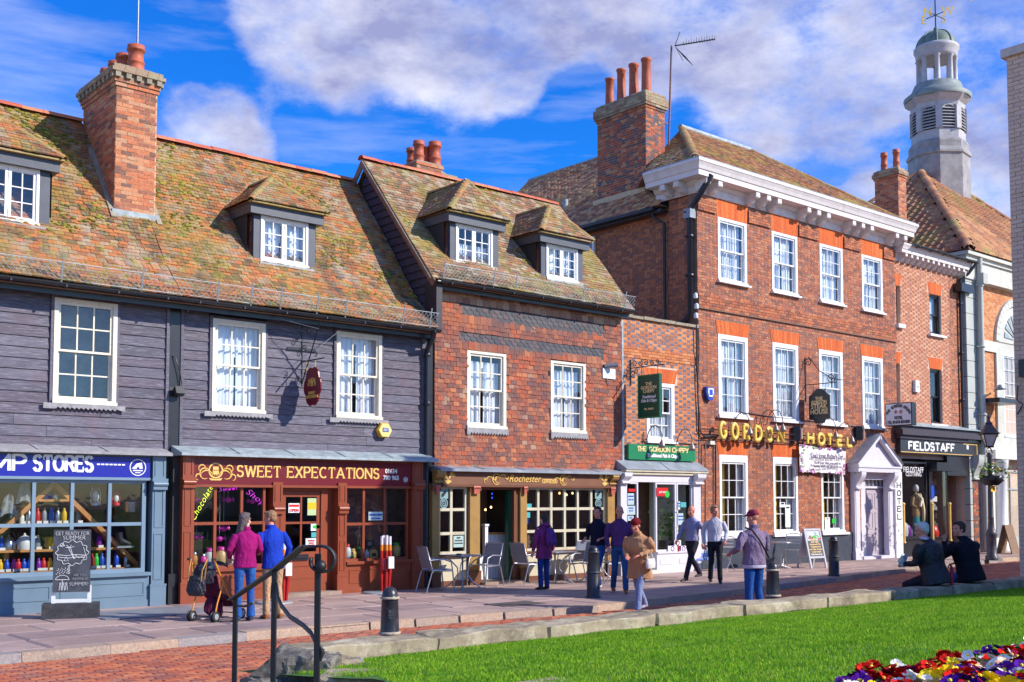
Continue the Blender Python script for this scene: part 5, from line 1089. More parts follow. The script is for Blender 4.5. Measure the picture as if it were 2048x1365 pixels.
# ---- coffee shop front
YT=D-.2;XT=lambda p:FX(p,YT);ZT_=lambda p,y:FZ(p,y,YT)
z_b,z_t=.72,ZT_(1000,974)
r1,r2=ZT_(1000,1019),ZT_(1000,1065)
shop_window(H_C,XT(876),XT(934),z_b-.02,z_t,YT,[XT(903)],[r1,r2],M_CREAMP,.065,.06,room=1.2,rmat=M_ROOM)
ww=shop_window(H_C,XT(1050),XT(1211),z_b-.02,z_t,YT,[XT(p)for p in(1077,1103,1130,1156,1183)],[r1,r2],M_CREAMP,.065,.06,room=2.0,rmat=M_ROOM)
for a,c in((876,934),(1050,1211)):
 x0_,x1_=XT(a),XT(c);MB().box(x0_,x1_,YT,YT+.12,.12,z_b-.08).build('stall_riser',M_CREAMP,H_C);MB().box(x0_,x1_,YT-.07,YT+.1,z_b-.08,z_b-.02).build('window_sill',M_BROWNP,H_C);MB().box(x0_,x1_,YT-.03,YT-.001,0,.12).build('skirting',M_BROWNP,H_C)
for a,c in((860.5,875.5),(936,955.5),(1036.5,1049.5),(1211,1225)):
 x0_,x1_=XT(a),XT(c);MB().box(x0_,x1_,YT-.08,YT+.2,.32,z_t+.06).build('pilaster',M_OCHRE,H_C)
 MB().box(x0_-.02,x1_+.02,YT-.11,YT-.06,0,.32).build('pilaster_base',M_BROWNP,H_C);MB().box(x0_-.02,x1_+.02,YT-.11,YT-.06,z_t-.1,z_t+.05).build('pilaster_block',M_BROWNP,H_C)
 MB().tube([(x0_+.04,YT-.13,z_t-.02),(x1_-.04,YT-.13,z_t-.02)],.04,8).box(x0_+.06,x1_-.06,YT-.15,YT-.11,z_t-.17,z_t-.04).build('pilaster_lamp',paint('copper_fitting',(.42,.10,.06),.4,.2,10,.001),H_C)
dl,dr=XT(956),XT(1027);MB().box(dr,XT(1036),YT-.02,YT+.1,0,z_t).box(dl,dr,YT-.01,YT+.1,z_t-.07,z_t).build('door_frame',M_BROWNP,H_C)
MB().box(dr-.07,dr-.002,YT+.1,YT+.22,.06,z_t-.08).build('door',M_GREEND,H_C);MB().box(dl,XT(1036),YT-.25,YT+.9,0,.06).build('door_step',paint('worn_step_stone',(.30,.22,.17),.85,.2,5,.004),H_C)
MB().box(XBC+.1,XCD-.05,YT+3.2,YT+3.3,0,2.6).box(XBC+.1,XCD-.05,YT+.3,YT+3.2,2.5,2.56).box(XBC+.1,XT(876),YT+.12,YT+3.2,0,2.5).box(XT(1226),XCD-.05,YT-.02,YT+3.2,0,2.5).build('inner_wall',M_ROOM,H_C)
rl=thing('inner_railing','white slatted railing with brown handrail just inside the coffee shop door','railing',(dl+.5,YT+.7,0));yr=YT+.55
xa,xb=FX(971,yr),FX(1022,yr);zr=FZ(980,1068,yr)
for i in range(9):x=xa+.1+(xb-xa-.12)*i/8;MB().box(x-.035,x+.035,yr-.012,yr+.012,.05,zr-.02).build('slat',M_WHITE,rl)
MB().box(xa-.05,xa+.05,yr-.05,yr+.05,.05,zr+.18).box(xa-.07,xa+.07,yr-.07,yr+.07,zr+.181,zr+.23).build('post',M_WHITE,rl);MB().box(xa+.05,xb,yr-.05,yr+.05,zr-.02,zr+.03).build('handrail',M_WOODO,rl);MB().box(FX(957,yr),xa-.06,yr-.01,yr+.01,.05,.62).build('low_boards',M_WHITE,rl)
M_BN=emis('blue_neon',(.02,.1,1.0),1.6)
t=thing('neon_strip','two blue neon strips glowing inside the coffee shop door','neon light',(17,YT+1,2))
for y in(988,996):p=onY(984,y,YT+1.2);q=onY(1018,y+1,YT+1.2);MB().tube([p,q],.022,6).build('tube',M_BN,t)
MB().bar(onY(986,984,YT+1.24),onY(986,999,YT+1.24),.02).bar(onY(1016,984,YT+1.24),onY(1016,999,YT+1.24),.02).build('holder',M_BLACK,t)
M_BULB=emis('warm_bulb',(1,.62,.25),3.)
for k,(px,py)in enumerate(((982,1015),(971,1020),(1119,987),(1133,990),(1145,987))):
 p=onY(px,py,YT+1.0);t=thing('pendant_bulb','warm glowing pendant bulb in the coffee shop %s'%['door, the right one','door, the left one','window, leftmost','window, middle','window, rightmost'][k],'lamp',p,'pendant bulbs in the coffee shop');MB().lathe([(.001,-.03),(.022,-.015),(.022,.01),(.01,.03)],p,10).build('bulb',M_BULB,t);MB().tube([p+Vector((0,0,.03)),(p.x,p.y,2.5)],.004,4).build('flex',M_BLACK,t)
t=thing('cafe_counter','dim counter with yellow menu glow inside the coffee shop window','counter',(19.2,YT+1.6,0));MB().box(XT(1060),XT(1200),YT+1.5,YT+1.9,0,1.05).build('counter_body',M_WOODY,t);MB().box(XT(1055),XT(1205),YT+1.4,YT+1.95,1.05,1.09).build('counter_top',M_WOODO,t)
YG_=YT+.02
def glasscard(x0,y0,x1,y1,name,label,cat,mat,lines=None,band=None,Y=YG_):return card(0,name,label,cat,FX(x0,Y),FX(x1,Y),FZ((x0+x1)/2,y1,Y),FZ((x0+x1)/2,y0,Y),Y,mat,lines,None,band)
M_STK=gmat('grey_blue_sticker',(.22,.36,.38),.6);M_STK2=gmat('pale_menu_sheet',(.40,.52,.48),.8)
for(a,c,l,l2)in((879,896,'left','dark'),(1190,1203,'right','pale')):
 t=glasscard(a,978,c,998,'window_sticker','square grey-blue leaf sticker at the top %s of the coffee shop windows'%l,'sticker',M_STK)
 cx,cz=(FX(a,YG_)+FX(c,YG_))/2,FZ(a,988,YG_);s=(FX(c,YG_)-FX(a,YG_))*.3
 MB().prism([(cx-s,cz-s),(cx-s*.2,cz-s*.9),(cx+s*.8,cz+.2*s),(cx+s,cz+s*1.1),(cx+.1*s,cz+.7*s),(cx-.9*s,cz-.1*s)],T(0,YG_-.01,0),.004).build('leaf_print',BC['black'],t)
 t=thing('window_sticker','round grey-blue sticker below the leaf sticker on the %s of the coffee shop windows'%l,'sticker',(cx,YG_,cz-.3));cz2=FZ(a,1007,YG_);MB().prism([(cx+s*1.6*math.cos(q),cz2+s*1.6*math.sin(q))for q in np.linspace(0,6.283,21)[:-1]],T(0,YG_-.004,0),.003).build('disc',M_STK,t);b=MB();ring(b,cx,cz2,YG_-.005,s*1.0,s*1.2,20);ring(b,cx,cz2,YG_-.005,s*.3,s*.6,16);b.build('print_ring',BC['black'],t)
glasscard(907,1072,927,1095,'menu_sheet','pale menu sheet in the lower small window of the coffee shop','menu',M_STK2,[('MENU',.78,.14,BC['black']),('Coffee Tea Cake',.55,.12,BC['black']),('Toasted Sandwiches',.32,.12,BC['black'])])
glasscard(1052,1008,1063,1017,'window_sticker','turquoise rectangular sticker beside the coffee shop door','sticker',M_TURQ);glasscard(1051,1025,1060,1036,'window_sticker','turquoise round-cornered sticker below the rectangular one','sticker',M_TURQ);glasscard(1050,1038,1056,1048,'window_sticker','small blue sticker on the edge of the coffee shop window','sticker',BC['blue'])
sg=thing('shop_sign','brown fascia sign with gold script over the coffee shop','sign',(17.7,YT,2.3),'fascia signs over the shops')
fx0,fx1=XT(880),XT(1213);fz0,fz1=z_t+.04,2.54;MB().box(fx0,fx1,YT-.10,YT+.1,fz0,fz1).build('sign_board',M_BROWNSG,sg);MB().box(fx0-.02,fx1+.02,YT-.14,YT+.1,fz0-.05,fz0-.002).build('sign_trim',M_BROWNP,sg)
YL=YT-.102
text(sg,'THE',XT(1001),fz0+.19,YL-.008,.085,M_GOLD,maxw=.22);text(sg,'Rochester',(XT(1009)+XT(1076))/2,fz0+.075,YL-.008,.235,M_GOLD,1,.35,maxw=XT(1076)-XT(1006));word(sg,'COFFEE',XT(1079),XT(1098),fz0+.06,YL,.085,M_GOLD,.022,.005,0,.2);word(sg,'CO',XT(1101),XT(1108),fz0+.06,YL,.085,M_GOLD,.022,.005,0,.2)
for(cx,s)in((XT(987),.95),(XT(1121),.95)):
 q=MB();cz=(fz0+fz1)/2-.02
 for(r_,ox,oz,a0,a1)in((.13,0,0,20,330),(.07,.02,-.01,0,300),(.05,-.06,.03,90,420),(.09,.2,.02,180,20),(.09,-.22,-.03,0,190),(.05,.32,.05,180,420),(.05,-.34,-.05,0,260)):
  q.tube([(cx+s*(ox+r_*math.cos(rad(a0+(a1-a0)*k/12))),YL-.004,cz+s*(oz+r_*math.sin(rad(a0+(a1-a0)*k/12))))for k in range(13)],[.004+.012*math.sin(math.pi*k/12)for k in range(13)],5)
 q.build('scroll_ornament',M_GOLD,sg)
for cx,sg_ in((XT(889),1),(XT(1203),-1)):
 q=MB();cz=(fz0+fz1)/2
 for a in(150,120,40):q.prism([(cx+sg_*.02,cz-.06),(cx+sg_*.19*math.cos(rad(a-10)),cz+.17*math.sin(rad(a-10))),(cx+sg_*.21*math.cos(rad(a)),cz+.20*math.sin(rad(a))),(cx+sg_*.15*math.cos(rad(a+14)),cz+.15*math.sin(rad(a+14)))],T(0,YL-.006-a*.00001,0),.006)
 q.prism([(cx-.09,cz-.08),(cx,cz-.15),(cx+.12,cz-.08),(cx+.02,cz-.05)],T(0,YL-.0075,0),.006);q.build('bird_ornament',M_GOLD,sg)
text(sg,'89',XT(901),fz0+.17,YL-.008,.10,M_GOLD);text(sg,'89',XT(1195),fz0+.17,YL-.008,.10,M_GOLD)
def console(h,x0,x1,z0,z1,Y,mat,pr=.22):
 n=10;prof=[(0,z0),(-.05,z0)]+[(-.05-pr*(.5-.5*math.cos(math.pi*k/n))+.02*math.sin(6.28*k/n),z0+(z1-z0)*k/n)for k in range(1,n+1)]+[(0,z1)]
 b=MB();m=len(prof);vs=[(x0,Y+y,z)for y,z in prof]+[(x1,Y+y,z)for y,z in prof];b.add(vs,[tuple(range(m)),tuple(range(2*m-1,m-1,-1))]+[(i,i+m,(i+1)%m+m,(i+1)%m)for i in range(m)])
 b.tube([(x0-.01,Y-pr+.02,z1-.06),(x1+.01,Y-pr+.02,z1-.06)],.055,10).tube([(x0-.01,Y-.07,z0+.03),(x1+.01,Y-.07,z0+.03)],.035,8).box(x0-.02,x1+.02,Y-pr-.06,Y,z1,z1+.04);return b.build('console',mat,h)
for a,c in((863,878),(1214,1226)):console(H_C,XT(a),XT(c),z_t+.07,2.50,YT-.02,M_OCHRE,.16)
# ------------------------------------------------------------------ narrow brick house with the chip shop
H_D=house('narrow_brick_house','narrow brick house with speckled headers and the green chip shop sign',(22.2,D,0),'terraced houses of the high street')
xd0,xd1=XCD,XDE
wD=rect(1292.5,742,1348.5,880);wD=(wD[0],wD[1],wD[2],5.0)
zp=6.62
wd=wall_panel(xd0,xd1-.04,2.4,zp,[wD],D,D+.25).build('wall',M_MORTARF,H_D)
zb1,zb2=FZ(1245,714),FZ(1245,691)
lin=(wD[0]-.08,wD[1]+.12,wD[3],wD[3]+.42)
brick_field(wd,(xd0,D,0),(1,0,0),xd1-xd0-.05,2.4,zb1,[(w[0]-xd0,w[1]-xd0,w[2],w[3])for w in(wD,lin)],mat=M_BRICKD,hmat=M_HEAD,limit=200,hlimit=200,seed=21)
brick_field(wd,(xd0,D-.02,0),(1,0,0),xd1-xd0-.05,zb1,zb2,[],bond='stretcher',mat=M_BRICKS if False else M_BRICKD,limit=60,seed=22)
brick_field(wd,(xd0,D,0),(1,0,0),xd1-xd0-.05,zb2,zp,[],mat=M_BRICKD,hmat=M_HEAD,limit=100,hlimit=100,seed=23)
def lintel(wall,x0,x1,z0,z1,Y,splay=.08,n=None,mat=None,fr=0):
 n=n or int((x1-x0)/.075);cx=(x0+x1)/2
 for i in range(n):
  a0,a1=x0+(x1-x0)*i/n,x0+(x1-x0)*(i+1)/n;s0,s1=(a0-cx)/(x1-x0)*2*splay,(a1-cx)/(x1-x0)*2*splay;g_=.002
  MB().prism([(a0+g_,z0),(a1-g_,z0),(a1+s1-g_,z1),(a0+s0+g_,z1)],T(0,Y-.012-.0006*(i%3),0),.05).build('voussoir',mat or M_RUBBED,wall)
lintel(wd,wD[0]-.02,wD[1]+.02,wD[3]+.002,wD[3]+.38,D,.12)
cp=MB();rr=random.Random(2)
x=xd0-.05
while x<xd1-.05:
 w=.42;MB().box(x,min(x+w-.012,xd1-.05),D-.07-rr.uniform(0,.02),D+.3,zp+.0,zp+.07+rr.uniform(0,.02)).build('coping_tile',M_CAPM if 'M_CAPM' in globals()else M_CAP,H_D);x+=w
sash(H_D,*wD,yo=-.01,mat=M_WHITE,fr=.12,top=.1,curtain=[(CURTW[0],.1,.9,.05,.5)],depth=.1,sill=(.05,.05,.08,M_WHITE),cols=3)
MB().box(xd0+.02,xd1,D+.9,D+6,0,6.4).build('rear_wall',M_MORTARD,H_D);MB().box(xd0+.02,xd1-.05,D+.25,D+6.0,6.42,6.5).build('flat_roof',M_LEAD,H_D)
YP=D-.32;XP=lambda p:FX(p,YP)
zc_=FZ(1320,941,YP-.1);b=MB();
za=FZ(1300,922)
lead_roof(H_D,XP(1247),XP(1412),za,zc_+.02,YP-.12,M_LEAD,lip=.02,name='lead_canopy');
MB().box(XP(1247),XP(1412),YP-.10,YP+.1,zc_-.05,zc_-.002).box(XP(1249),XP(1410),YP-.06,YP+.1,zc_-.12,zc_-.052).build('canopy_moulding',M_CREAMP,H_D)
ztp=FZ(1320,965,YP);MB().box(XP(1250),XP(1405),YP,YP+.25,ztp,zc_-.121).build('shop_fascia',M_LILAC,H_D)
for a,c in((1240,1252),(1386,1400)):
 MB().box(XP(a),XP(c),YP-.03,YP+.25,0,ztp+.05).build('pilaster',M_LILAC,H_D);console(H_D,XP(a)-.02,XP(c)+.02,ztp-.05,zc_-.12,YP-.03,M_LILAC,.12)
zr_=FZ(1320,1104,YP)
shop_window(H_D,XP(1252),XP(1277),.62,ztp,YP+.01,[],[],M_LILAC,.05,.05,room=.5,rmat=M_LILAC)
wD2=shop_window(H_D,XP(1354),XP(1386),zr_,ztp,YP+.01,[],[],M_LILAC,.05,.05,room=.9,rmat=gmat('pale_tiled_room',(.42,.45,.43),.6))
wD3=shop_window(H_D,XP(1312),XP(1353),zr_,ztp,YP+.012,[],[],M_LILAC,.05,.05,back=False)
MB().box(XP(1312),XP(1386),YP-.02,YP+.9,0,zr_-.05).build('stall_riser',M_LILAC,H_D);MB().box(XP(1312),XP(1386),YP-.05,YP+.2,zr_-.05,zr_).build('window_sill',M_LILAC,H_D)
MB().box(XP(1318),XP(1345),YP-.03,YP-.0201,.22,zr_-.2).box(XP(1357),XP(1382),YP-.03,YP-.0201,.22,zr_-.2).build('panel',M_LILAC,H_D)
MB().box(XP(1252),XP(1277),YP,YP+.2,0,.62).build('stall_riser',M_LILAC,H_D)
YI=YP+1.3;XI=lambda p:FX(p,YI);ZI=lambda p,y:FZ(p,y,YI)
MB().box(XP(1277),XP(1277)+.05,YP+.06,YI,0,ztp).box(XP(1240),XI(1295),YI,YI+.1,0,2.6).box(XI(1330),XP(1405),YI,YI+.1,0,2.6).box(XI(1295),XI(1330),YI,YI+.1,ZI(1310,990),2.6).box(xd0+.1,xd1-.1,YP+.25,YI+2,2.6,2.65).build('inner_wall',paint('pale_shop_wall',(.40,.42,.40),.7,.1,3,.001),H_D)
b=MB();a,c=XI(1297),XI(1329);w=c-a
b.box(a,a+.09,YI-.03,YI+.03,0,ZI(1310,992)).box(c-.09,c,YI-.03,YI+.03,0,ZI(1310,992)).box(a+.09,c-.09,YI-.029,YI+.029,ZI(1310,1018),ZI(1310,1012)).box(a+.09,c-.09,YI-.029,YI+.029,ZI(1310,996),ZI(1310,992)).box(a+.09,c-.09,YI-.02,YI+.02,0,.35)
for k in(1,2):b.box(a+.09+(w-.18)*k/3-.015,a+.09+(w-.18)*k/3+.015,YI-.02,YI+.02,ZI(1310,1012),ZI(1310,996))
b.box(a+.09,c-.09,YI-.019,YI+.02,ZI(1310,1004.5),ZI(1310,1003));dD=b.build('door',M_LILAC,H_D)
zz0,zz1=ZI(1310,1030),ZI(1310,1018);ar=[(a+.09,zz1),(a+.09,zz0)]+[((a+c)/2-(w/2-.09)*math.cos(math.pi*k/8),zz0+.13*math.sin(math.pi*k/8))for k in range(0,9)]+[(c-.09,zz0),(c-.09,zz1)]
MB().prism([(a+.09,zz1),(c-.09,zz1),(c-.09,zz0)]+[((a+c)/2+(w/2-.09)*math.cos(math.pi*k/8),zz0+.12*math.sin(math.pi*k/8))for k in range(1,8)]+[(a+.09,zz0)],T(0,YI-.018,0),.03).build('arched_head',M_LILAC,dD)
MB().box(XI(1290),XI(1335),YI+.6,YI+.7,0,2.5).build('inner_wall',M_ROOM,H_D)
MB().box(XP(1277),XP(1312),YP-.1,YI,-.0,.1).build('door_step',M_STONE,H_D)
pt=thing('window_plant','leafy green plant in a dark trough inside the chip shop window','plant',(XP(1338),YP+.4,zr_));yq=YP+.22
MB().box(FX(1325,yq),FX(1352,yq),yq-.12,yq+.14,zr_-.02,zr_+.28).build('trough',BC['black'],pt)
def leaves(b,c,sx,sy,sz,n,l=.08,w=.035,seed=1,mi=0):
 r=random.Random(seed)
 for i in range(n):
  p=Vector(c)+Vector((r.gauss(0,.4)*sx,r.gauss(0,.4)*sy,r.gauss(0,.4)*sz));d=Vector((r.uniform(-1,1),r.uniform(-1,1),r.uniform(-.6,.9))).normalized();s=d.cross(Vector((0,0,1))).normalized()if abs(d.z)<.95 else Vector((1,0,0));nn=s.cross(d)
  k=r.uniform(.6,1.3);b.add([p,p+d*l*k*.5+s*w*k-nn*.006,p+d*l*k,p+d*l*k*.5-s*w*k-nn*.006],[(0,1,2),(0,2,3)],mi)
 return b
def leafmat(n,a,c):
 t=NT(n);col=t.ramp(t.rand(),[(0,a),(1,c)]);t.p.inputs['Subsurface Weight'].default_value=0;return t.fin(col,.5,0,.4)
M_LEAF=leafmat('bright_leaf',(.05,.16,.015),(.16,.34,.03));M_LEAFD=leafmat('dark_leaf',(.015,.06,.012),(.06,.16,.02))
leaves(MB(),(FX(1338,yq),yq,zr_+.75),.5,.25,.7,260,.11,.04,3).build('foliage',M_LEAF,pt,kind=None);b=MB()
for k in range(5):b.tube([(FX(1338,yq),yq,zr_+.25),(FX(1338,yq)+rnd.uniform(-.25,.25),yq+rnd.uniform(-.1,.1),zr_+1.0)],.008,5)
b.build('stem',M_LEAFD,pt)
YG_=YP+.02
M_PBLUE=gmat('pale_blue_notice',(.42,.52,.56),.8)
t=glasscard(1313,976,1336,993,'window_sticker','red sticker with white words hanging at the top of the chip shop window','sticker',BC['red'],[('JUST EAT',.38,.3,M_WLET)],Y=YP);MB().prism([(FX(1334,YP)+.09*math.cos(q),FZ(1334,989,YP)+.09*math.sin(q))for q in np.linspace(0,6.28,17)[:-1]],T(0,YP-.012,0),.004).build('green_dot',BC['green'],t)
glasscard(1257,978,1270,984,'window_sticker','small red oval sticker at the top left of the chip shop front','sticker',BC['red'],Y=YP)
for(a,b_,c,d_,l)in((1255,987,1268,1010,'tall pale notice at the left of the chip shop front'),(1253,1012,1270,1030,'square pale notice with lines below the tall one at the chip shop'),(1255,1032,1267,1042,'lowest small notice at the left of the chip shop front'),(1355,1003,1360,1020,'narrow pale notice in the right pane of the chip shop'),(1355,1027,1366,1050,'pale sheet in the right pane of the chip shop')):
 glasscard(a,b_,c,d_,'window_notice',l,'notice',M_PBLUE,[('OPEN DAILY',.7,.13,BC['blue']),('11.30 - 9.00',.4,.13,BC['blue'])],Y=YP)
glasscard(1361,1005,1372,1015,'window_notice','turquoise notice in the right pane of the chip shop','notice',M_TURQ,Y=YP)
for(a,b_,c,d_,l)in((1335,1092,1353,1104,'white rating card at the left corner of the chip shop sill'),(1348,1081,1361,1092,'white rating card above the others at the chip shop corner'),(1361,1092,1371,1104,'white rating card at the right of the chip shop sill')):
 t=glasscard(a,b_,c,d_,'rating_card',l,'card',M_PAPER,Y=YP-.02);cx=(FX(a,YP-.02)+FX(c,YP-.02))/2;cz=FZ(a,(b_+d_)/2,YP-.02);b=MB();ring(b,cx,cz,YP-.025,.05,.07,16);b.build('printed_ring',BC['purple'],t)
t=thing('ice_lolly_marker','thin red extinguisher-like canister by the corner of the chip shop window','canister',onY(1357,1104,YP-.04));MB().lathe([(.02,0),(.025,.02),(.025,.14),(.01,.17)],onY(1357,1104,YP-.04),10).build('canister_body',BC['red'],t)
YF=D-.10;sg=thing('shop_sign','bright green fascia sign with gold and white lettering over the chip shop','sign',(22.2,YF,3),'fascia signs over the shops')
fx0,fx1=FX(1257,YF),FX(1391,YF);fz0,fz1=FZ(1257,919,YF),FZ(1257,888,YF);MB().box(fx0,fx1,YF-.02,YF+.06,fz0,fz1).build('sign_board',M_GREEN,sg)
M_GOLD2=gmat('pale_gold_lettering',(.88,.66,.30),.5)
def gold(s,p0,p1,z,h,th=.03):word(sg,s,FX(p0,YF),FX(p1,YF),z,YF-.022,h,M_GOLD2,th,.006,.8,.25)
hh=fz1-fz0;zl=fz0+hh*.57;gold('THE',1274.5,1291,zl,hh*.29);gold('GORDON',1298,1339,zl,hh*.29);gold('CHIPPY',1344,1376,zl,hh*.29)
text(sg,'Traditional Fish & Chips',(FX(1295,YF)+FX(1354,YF))/2,fz0+hh*.20,YF-.03,hh*.32,M_WLET,1,0,.006,maxw=FX(1355,YF)-FX(1294,YF))
def goose(px,py,Yb,Yl,label,drop=14,h=.35,mat=None):
 p=onY(px,py,Yl);z0=p.z+.12;t=thing('swan_neck_lamp',label,'lamp',(p.x,Yb,z0),'swan-neck lamps over the signs')
 pts=[(p.x-.22,Yb,z0+.05),(p.x-.2,Yb-.06,z0+.08)]+[(p.x-.2+.2*(k/8),Yb-.06+(Yl-Yb+.06)*(.5-.5*math.cos(math.pi*k/8)),z0+.08+h*math.sin(math.pi*k/8*.93))for k in range(1,9)]
 MB().tube(pts+[(p.x,Yl,z0+.02)],.014,7).build('arm',paint('bronze_lamp_arm',(.16,.12,.10),.4,.2,10,.001,.6),t)
 MB().lathe([(.02,.06),(.03,.03),(.05,.0),(.085,-.09),(.1,-.16),(.085,-.16),(.04,-.02)],(p.x,Yl,z0),14).build('shade',mat or paint('grey_lamp_shade',(.26,.22,.20),.4,.15,10,.001,.4),t)
goose(1324,893,D-.02,D-.42,'swan-neck lamp over the middle of the green sign');goose(1384,899,D-.02,D-.42,'swan-neck lamp over the right end of the green sign')
MB().tube([onY(1283,883,D-.03),onY(1395,889,D-.03)],.012,6).build('cable',M_PIPE,H_D)
hs=thing('hanging_sign','dark green board sign with gold lettering hanging beside the chip shop window','sign',(22,D-.6,4.5),'projecting signs hanging over the street')
xg=FX(1266,D-.1,730);yo_,yi_=onX(1322,790,xg).y,onX(1278,790,xg).y;zt_,zb_=onX(1322,747,xg).z,onX(1322,835,xg).z;yc_=(yo_+yi_)/2;hw=abs(yi_-yo_)/2;zc2=(zt_+zb_)/2;hh=abs(zt_-zb_)/2
HG=frame((xg,yc_,zc2),(0,-1,0),(1,0,0),(0,0,1))
MB().prism([(-hw,-hh),(hw,-hh),(hw,hh),(-hw,hh)],HG@T(0,-.04,0),.08).build('sign_board',M_GREEND,hs)
fr_=MB()
for(a,b_,c,d_)in((-hw,-hh,hw,-hh+.035),(-hw,hh-.035,hw,hh),(-hw,-hh+.035,-hw+.035,hh-.035),(hw-.035,-hh+.035,hw,hh-.035)):fr_.prism([(a,b_),(c,b_),(c,d_),(a,d_)],HG@T(0,-.05,0),.01)
fr_.build('sign_frame',M_GREEN,hs)
for s,z,sz,m,it in(('THE',.50,.17,M_GOLD2,0),('GORDON',.33,.17,M_GOLD2,0),('CHIPPY',.16,.17,M_GOLD2,0),('Traditional',-.08,.15,M_WLET,.2),('Fish & Chips',-.26,.15,M_WLET,.2),('TEL. 403633',-.62,.09,M_GOLD2,0)):
 text(hs,s,0,0,0,sz*hh*1.25,m,M=HG@T(0,-.046,z*hh),shear=it,maxw=hw*1.5,off=.003)
br=thing('sign_bracket','ornate dark iron bracket holding the green hanging sign','bracket',(xg,D,zt_+.15));za=zt_+.22;IR=paint('rusty_black_iron',(.06,.04,.035),.6,.3,20,.002)
MB().bar((xg,D-.02,za),(xg,yo_-.12,za),.025).bar((xg,D-.02,za-.45),(xg,D-.02,za+.22),.03).build('arm',IR,br)
b=MB()
for(dy,dz,r_,t0)in((-.15,.1,.09,0),(-.35,.1,.08,2),(-.55,.1,.08,1),(-.75,.09,.07,3),(-.95,.08,.06,0),(-.1,-.15,.1,4),(-.2,-.1,.07,1)):scroll(b,(xg,D+dy,za+dz),r_,t0,1.3,th=.012)
b.build('scrollwork',IR,br);b=MB()
for yy in(yi_-.1,yo_+.1):b.tube([(xg,yy,za),(xg,yy,zt_)],.008,5)
b.build('hanger',IR,br)
# ------------------------------------------------------------------ the hotel
H_E=thing('brick_hotel','three-storey red brick hotel with heavy white bracketed cornice','hotel',(29,D,0))
xe0,xe1=XDE,XEF
W2=[(1435,432,1492.5,554.5),(1543,463.5,1594,581),(1639,491,1684.5,602),(1723,517,1764,622)]
W1=[(1436,666,1495,828),(1545,687,1596,838),(1638,701,1685,842),(1724,717,1765.5,854)]
W0=[(1438.5,910,1495,1070),(1546,914,1595,1070),(1642,917,1687,1068)]
def hr(l,z0,z1):return[(FX(a,D,(p+q)/2),FX(c,D,(p+q)/2),z0,z1)for(a,p,c,q)in l]
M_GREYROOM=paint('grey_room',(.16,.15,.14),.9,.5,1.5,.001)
w2,w1,w0=hr(W2,8.10,9.90),hr(W1,4.28,6.56),hr(W0,.92,3.16)
dX0,dX1=FX(1712),FX(1799)
door=(FX(1722),FX(1790),0,2.95)
zs1,zs2,zcor=7.22,7.62,10.42
opens=w2+w1+w0+[door]
wl=MB();wall_panel(xe0,xe1,0,zcor,opens,D,D+.3,wl);wallE=wl.build('wall',M_MORTARD,H_E)
lint=[(w[0]-.1,w[1]+.1,w[3],w[3]+.40)for w in w1+w0]+[(w[0]-.06,w[1]+.06,w[3],zcor)for w in w2]
def holesE(l):return[(h[0]-xe0,h[1]-xe0,h[2],h[3])for h in l]
plz=.88
brick_field(wallE,(xe0,D,0),(1,0,0),xe1-xe0,plz,3.62,holesE(opens+lint),mat=M_BRICKE,hmat=M_HEADE,limit=100,hlimit=80,seed=31)
brick_field(wallE,(xe0,D-.015,0),(1,0,0),xe1-xe0,3.62,4.02,[],bond='stretcher',mat=M_BRICKE,limit=30,seed=32)
brick_field(wallE,(xe0,D,0),(1,0,0),xe1-xe0,4.02,zs1,holesE(opens+lint),mat=M_BRICKE,hmat=M_HEADE,limit=90,hlimit=90,seed=33)
brick_field(wallE,(xe0,D-.045,0),(1,0,0),xe1-xe0,zs1,zs2,[],bond='stretcher',mat=M_BRICKE,limit=30,seed=34)
brick_field(wallE,(xe0,D,0),(1,0,0),xe1-xe0,zs2,zcor-.06,holesE(opens+lint),mat=M_BRICKE,hmat=M_HEADE,limit=50,hlimit=50,seed=35)
MB().box(xe0,xe1,D-.06,D-.001,zs1-.03,zs1-.002).box(xe0,xe1,D-.03,D-.001,3.59,3.618).build('string_course',M_MORTARD,H_E)
for w in w1+w0:lintel(wallE,w[0]-.03,w[1]+.03,w[3]+.003,w[3]+.385,D,.07)
for w in w2:lintel(wallE,w[0]-.03,w[1]+.03,w[3]+.003,zcor-.01,D,.04)
for a,c in zip([xe0-.2]+[w[1]+.07 for w in w2],[w[0]-.07 for w in w2]+[xe1]):
 if c-a>.3:brick_field(wallE,(max(a,xe0),D-.05,0),(1,0,0),c-max(a,xe0),zcor-.47,zcor-.1,[],bond='stretcher',mat=M_BRICKE,limit=10,seed=36)
b=MB();wall_panel(xe0,xe1,0,plz-.01,[(door[0]-.1,door[1]+.2,0,3)],D-.07,D-.001,b);b.build('plinth',M_PLINTH,H_E)
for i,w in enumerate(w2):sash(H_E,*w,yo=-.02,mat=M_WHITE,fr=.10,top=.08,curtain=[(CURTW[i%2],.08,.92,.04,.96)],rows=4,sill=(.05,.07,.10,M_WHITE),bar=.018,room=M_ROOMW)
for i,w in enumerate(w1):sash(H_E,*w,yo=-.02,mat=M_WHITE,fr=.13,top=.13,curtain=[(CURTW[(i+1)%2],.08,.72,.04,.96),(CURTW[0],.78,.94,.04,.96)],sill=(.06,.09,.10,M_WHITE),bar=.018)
for i,w in enumerate(w0):sash(H_E,*w,yo=-.02,mat=M_WHITE,fr=.10,top=.2,curtain=[(curtain_mesh(20,3,40+i,M_NETY),.06,.34,.04,.94),(CURTW[0],.80,.95,.04,.94)],room=M_GREYROOM,sill=(.07,.12,.12,M_WHITE),bar=.02)
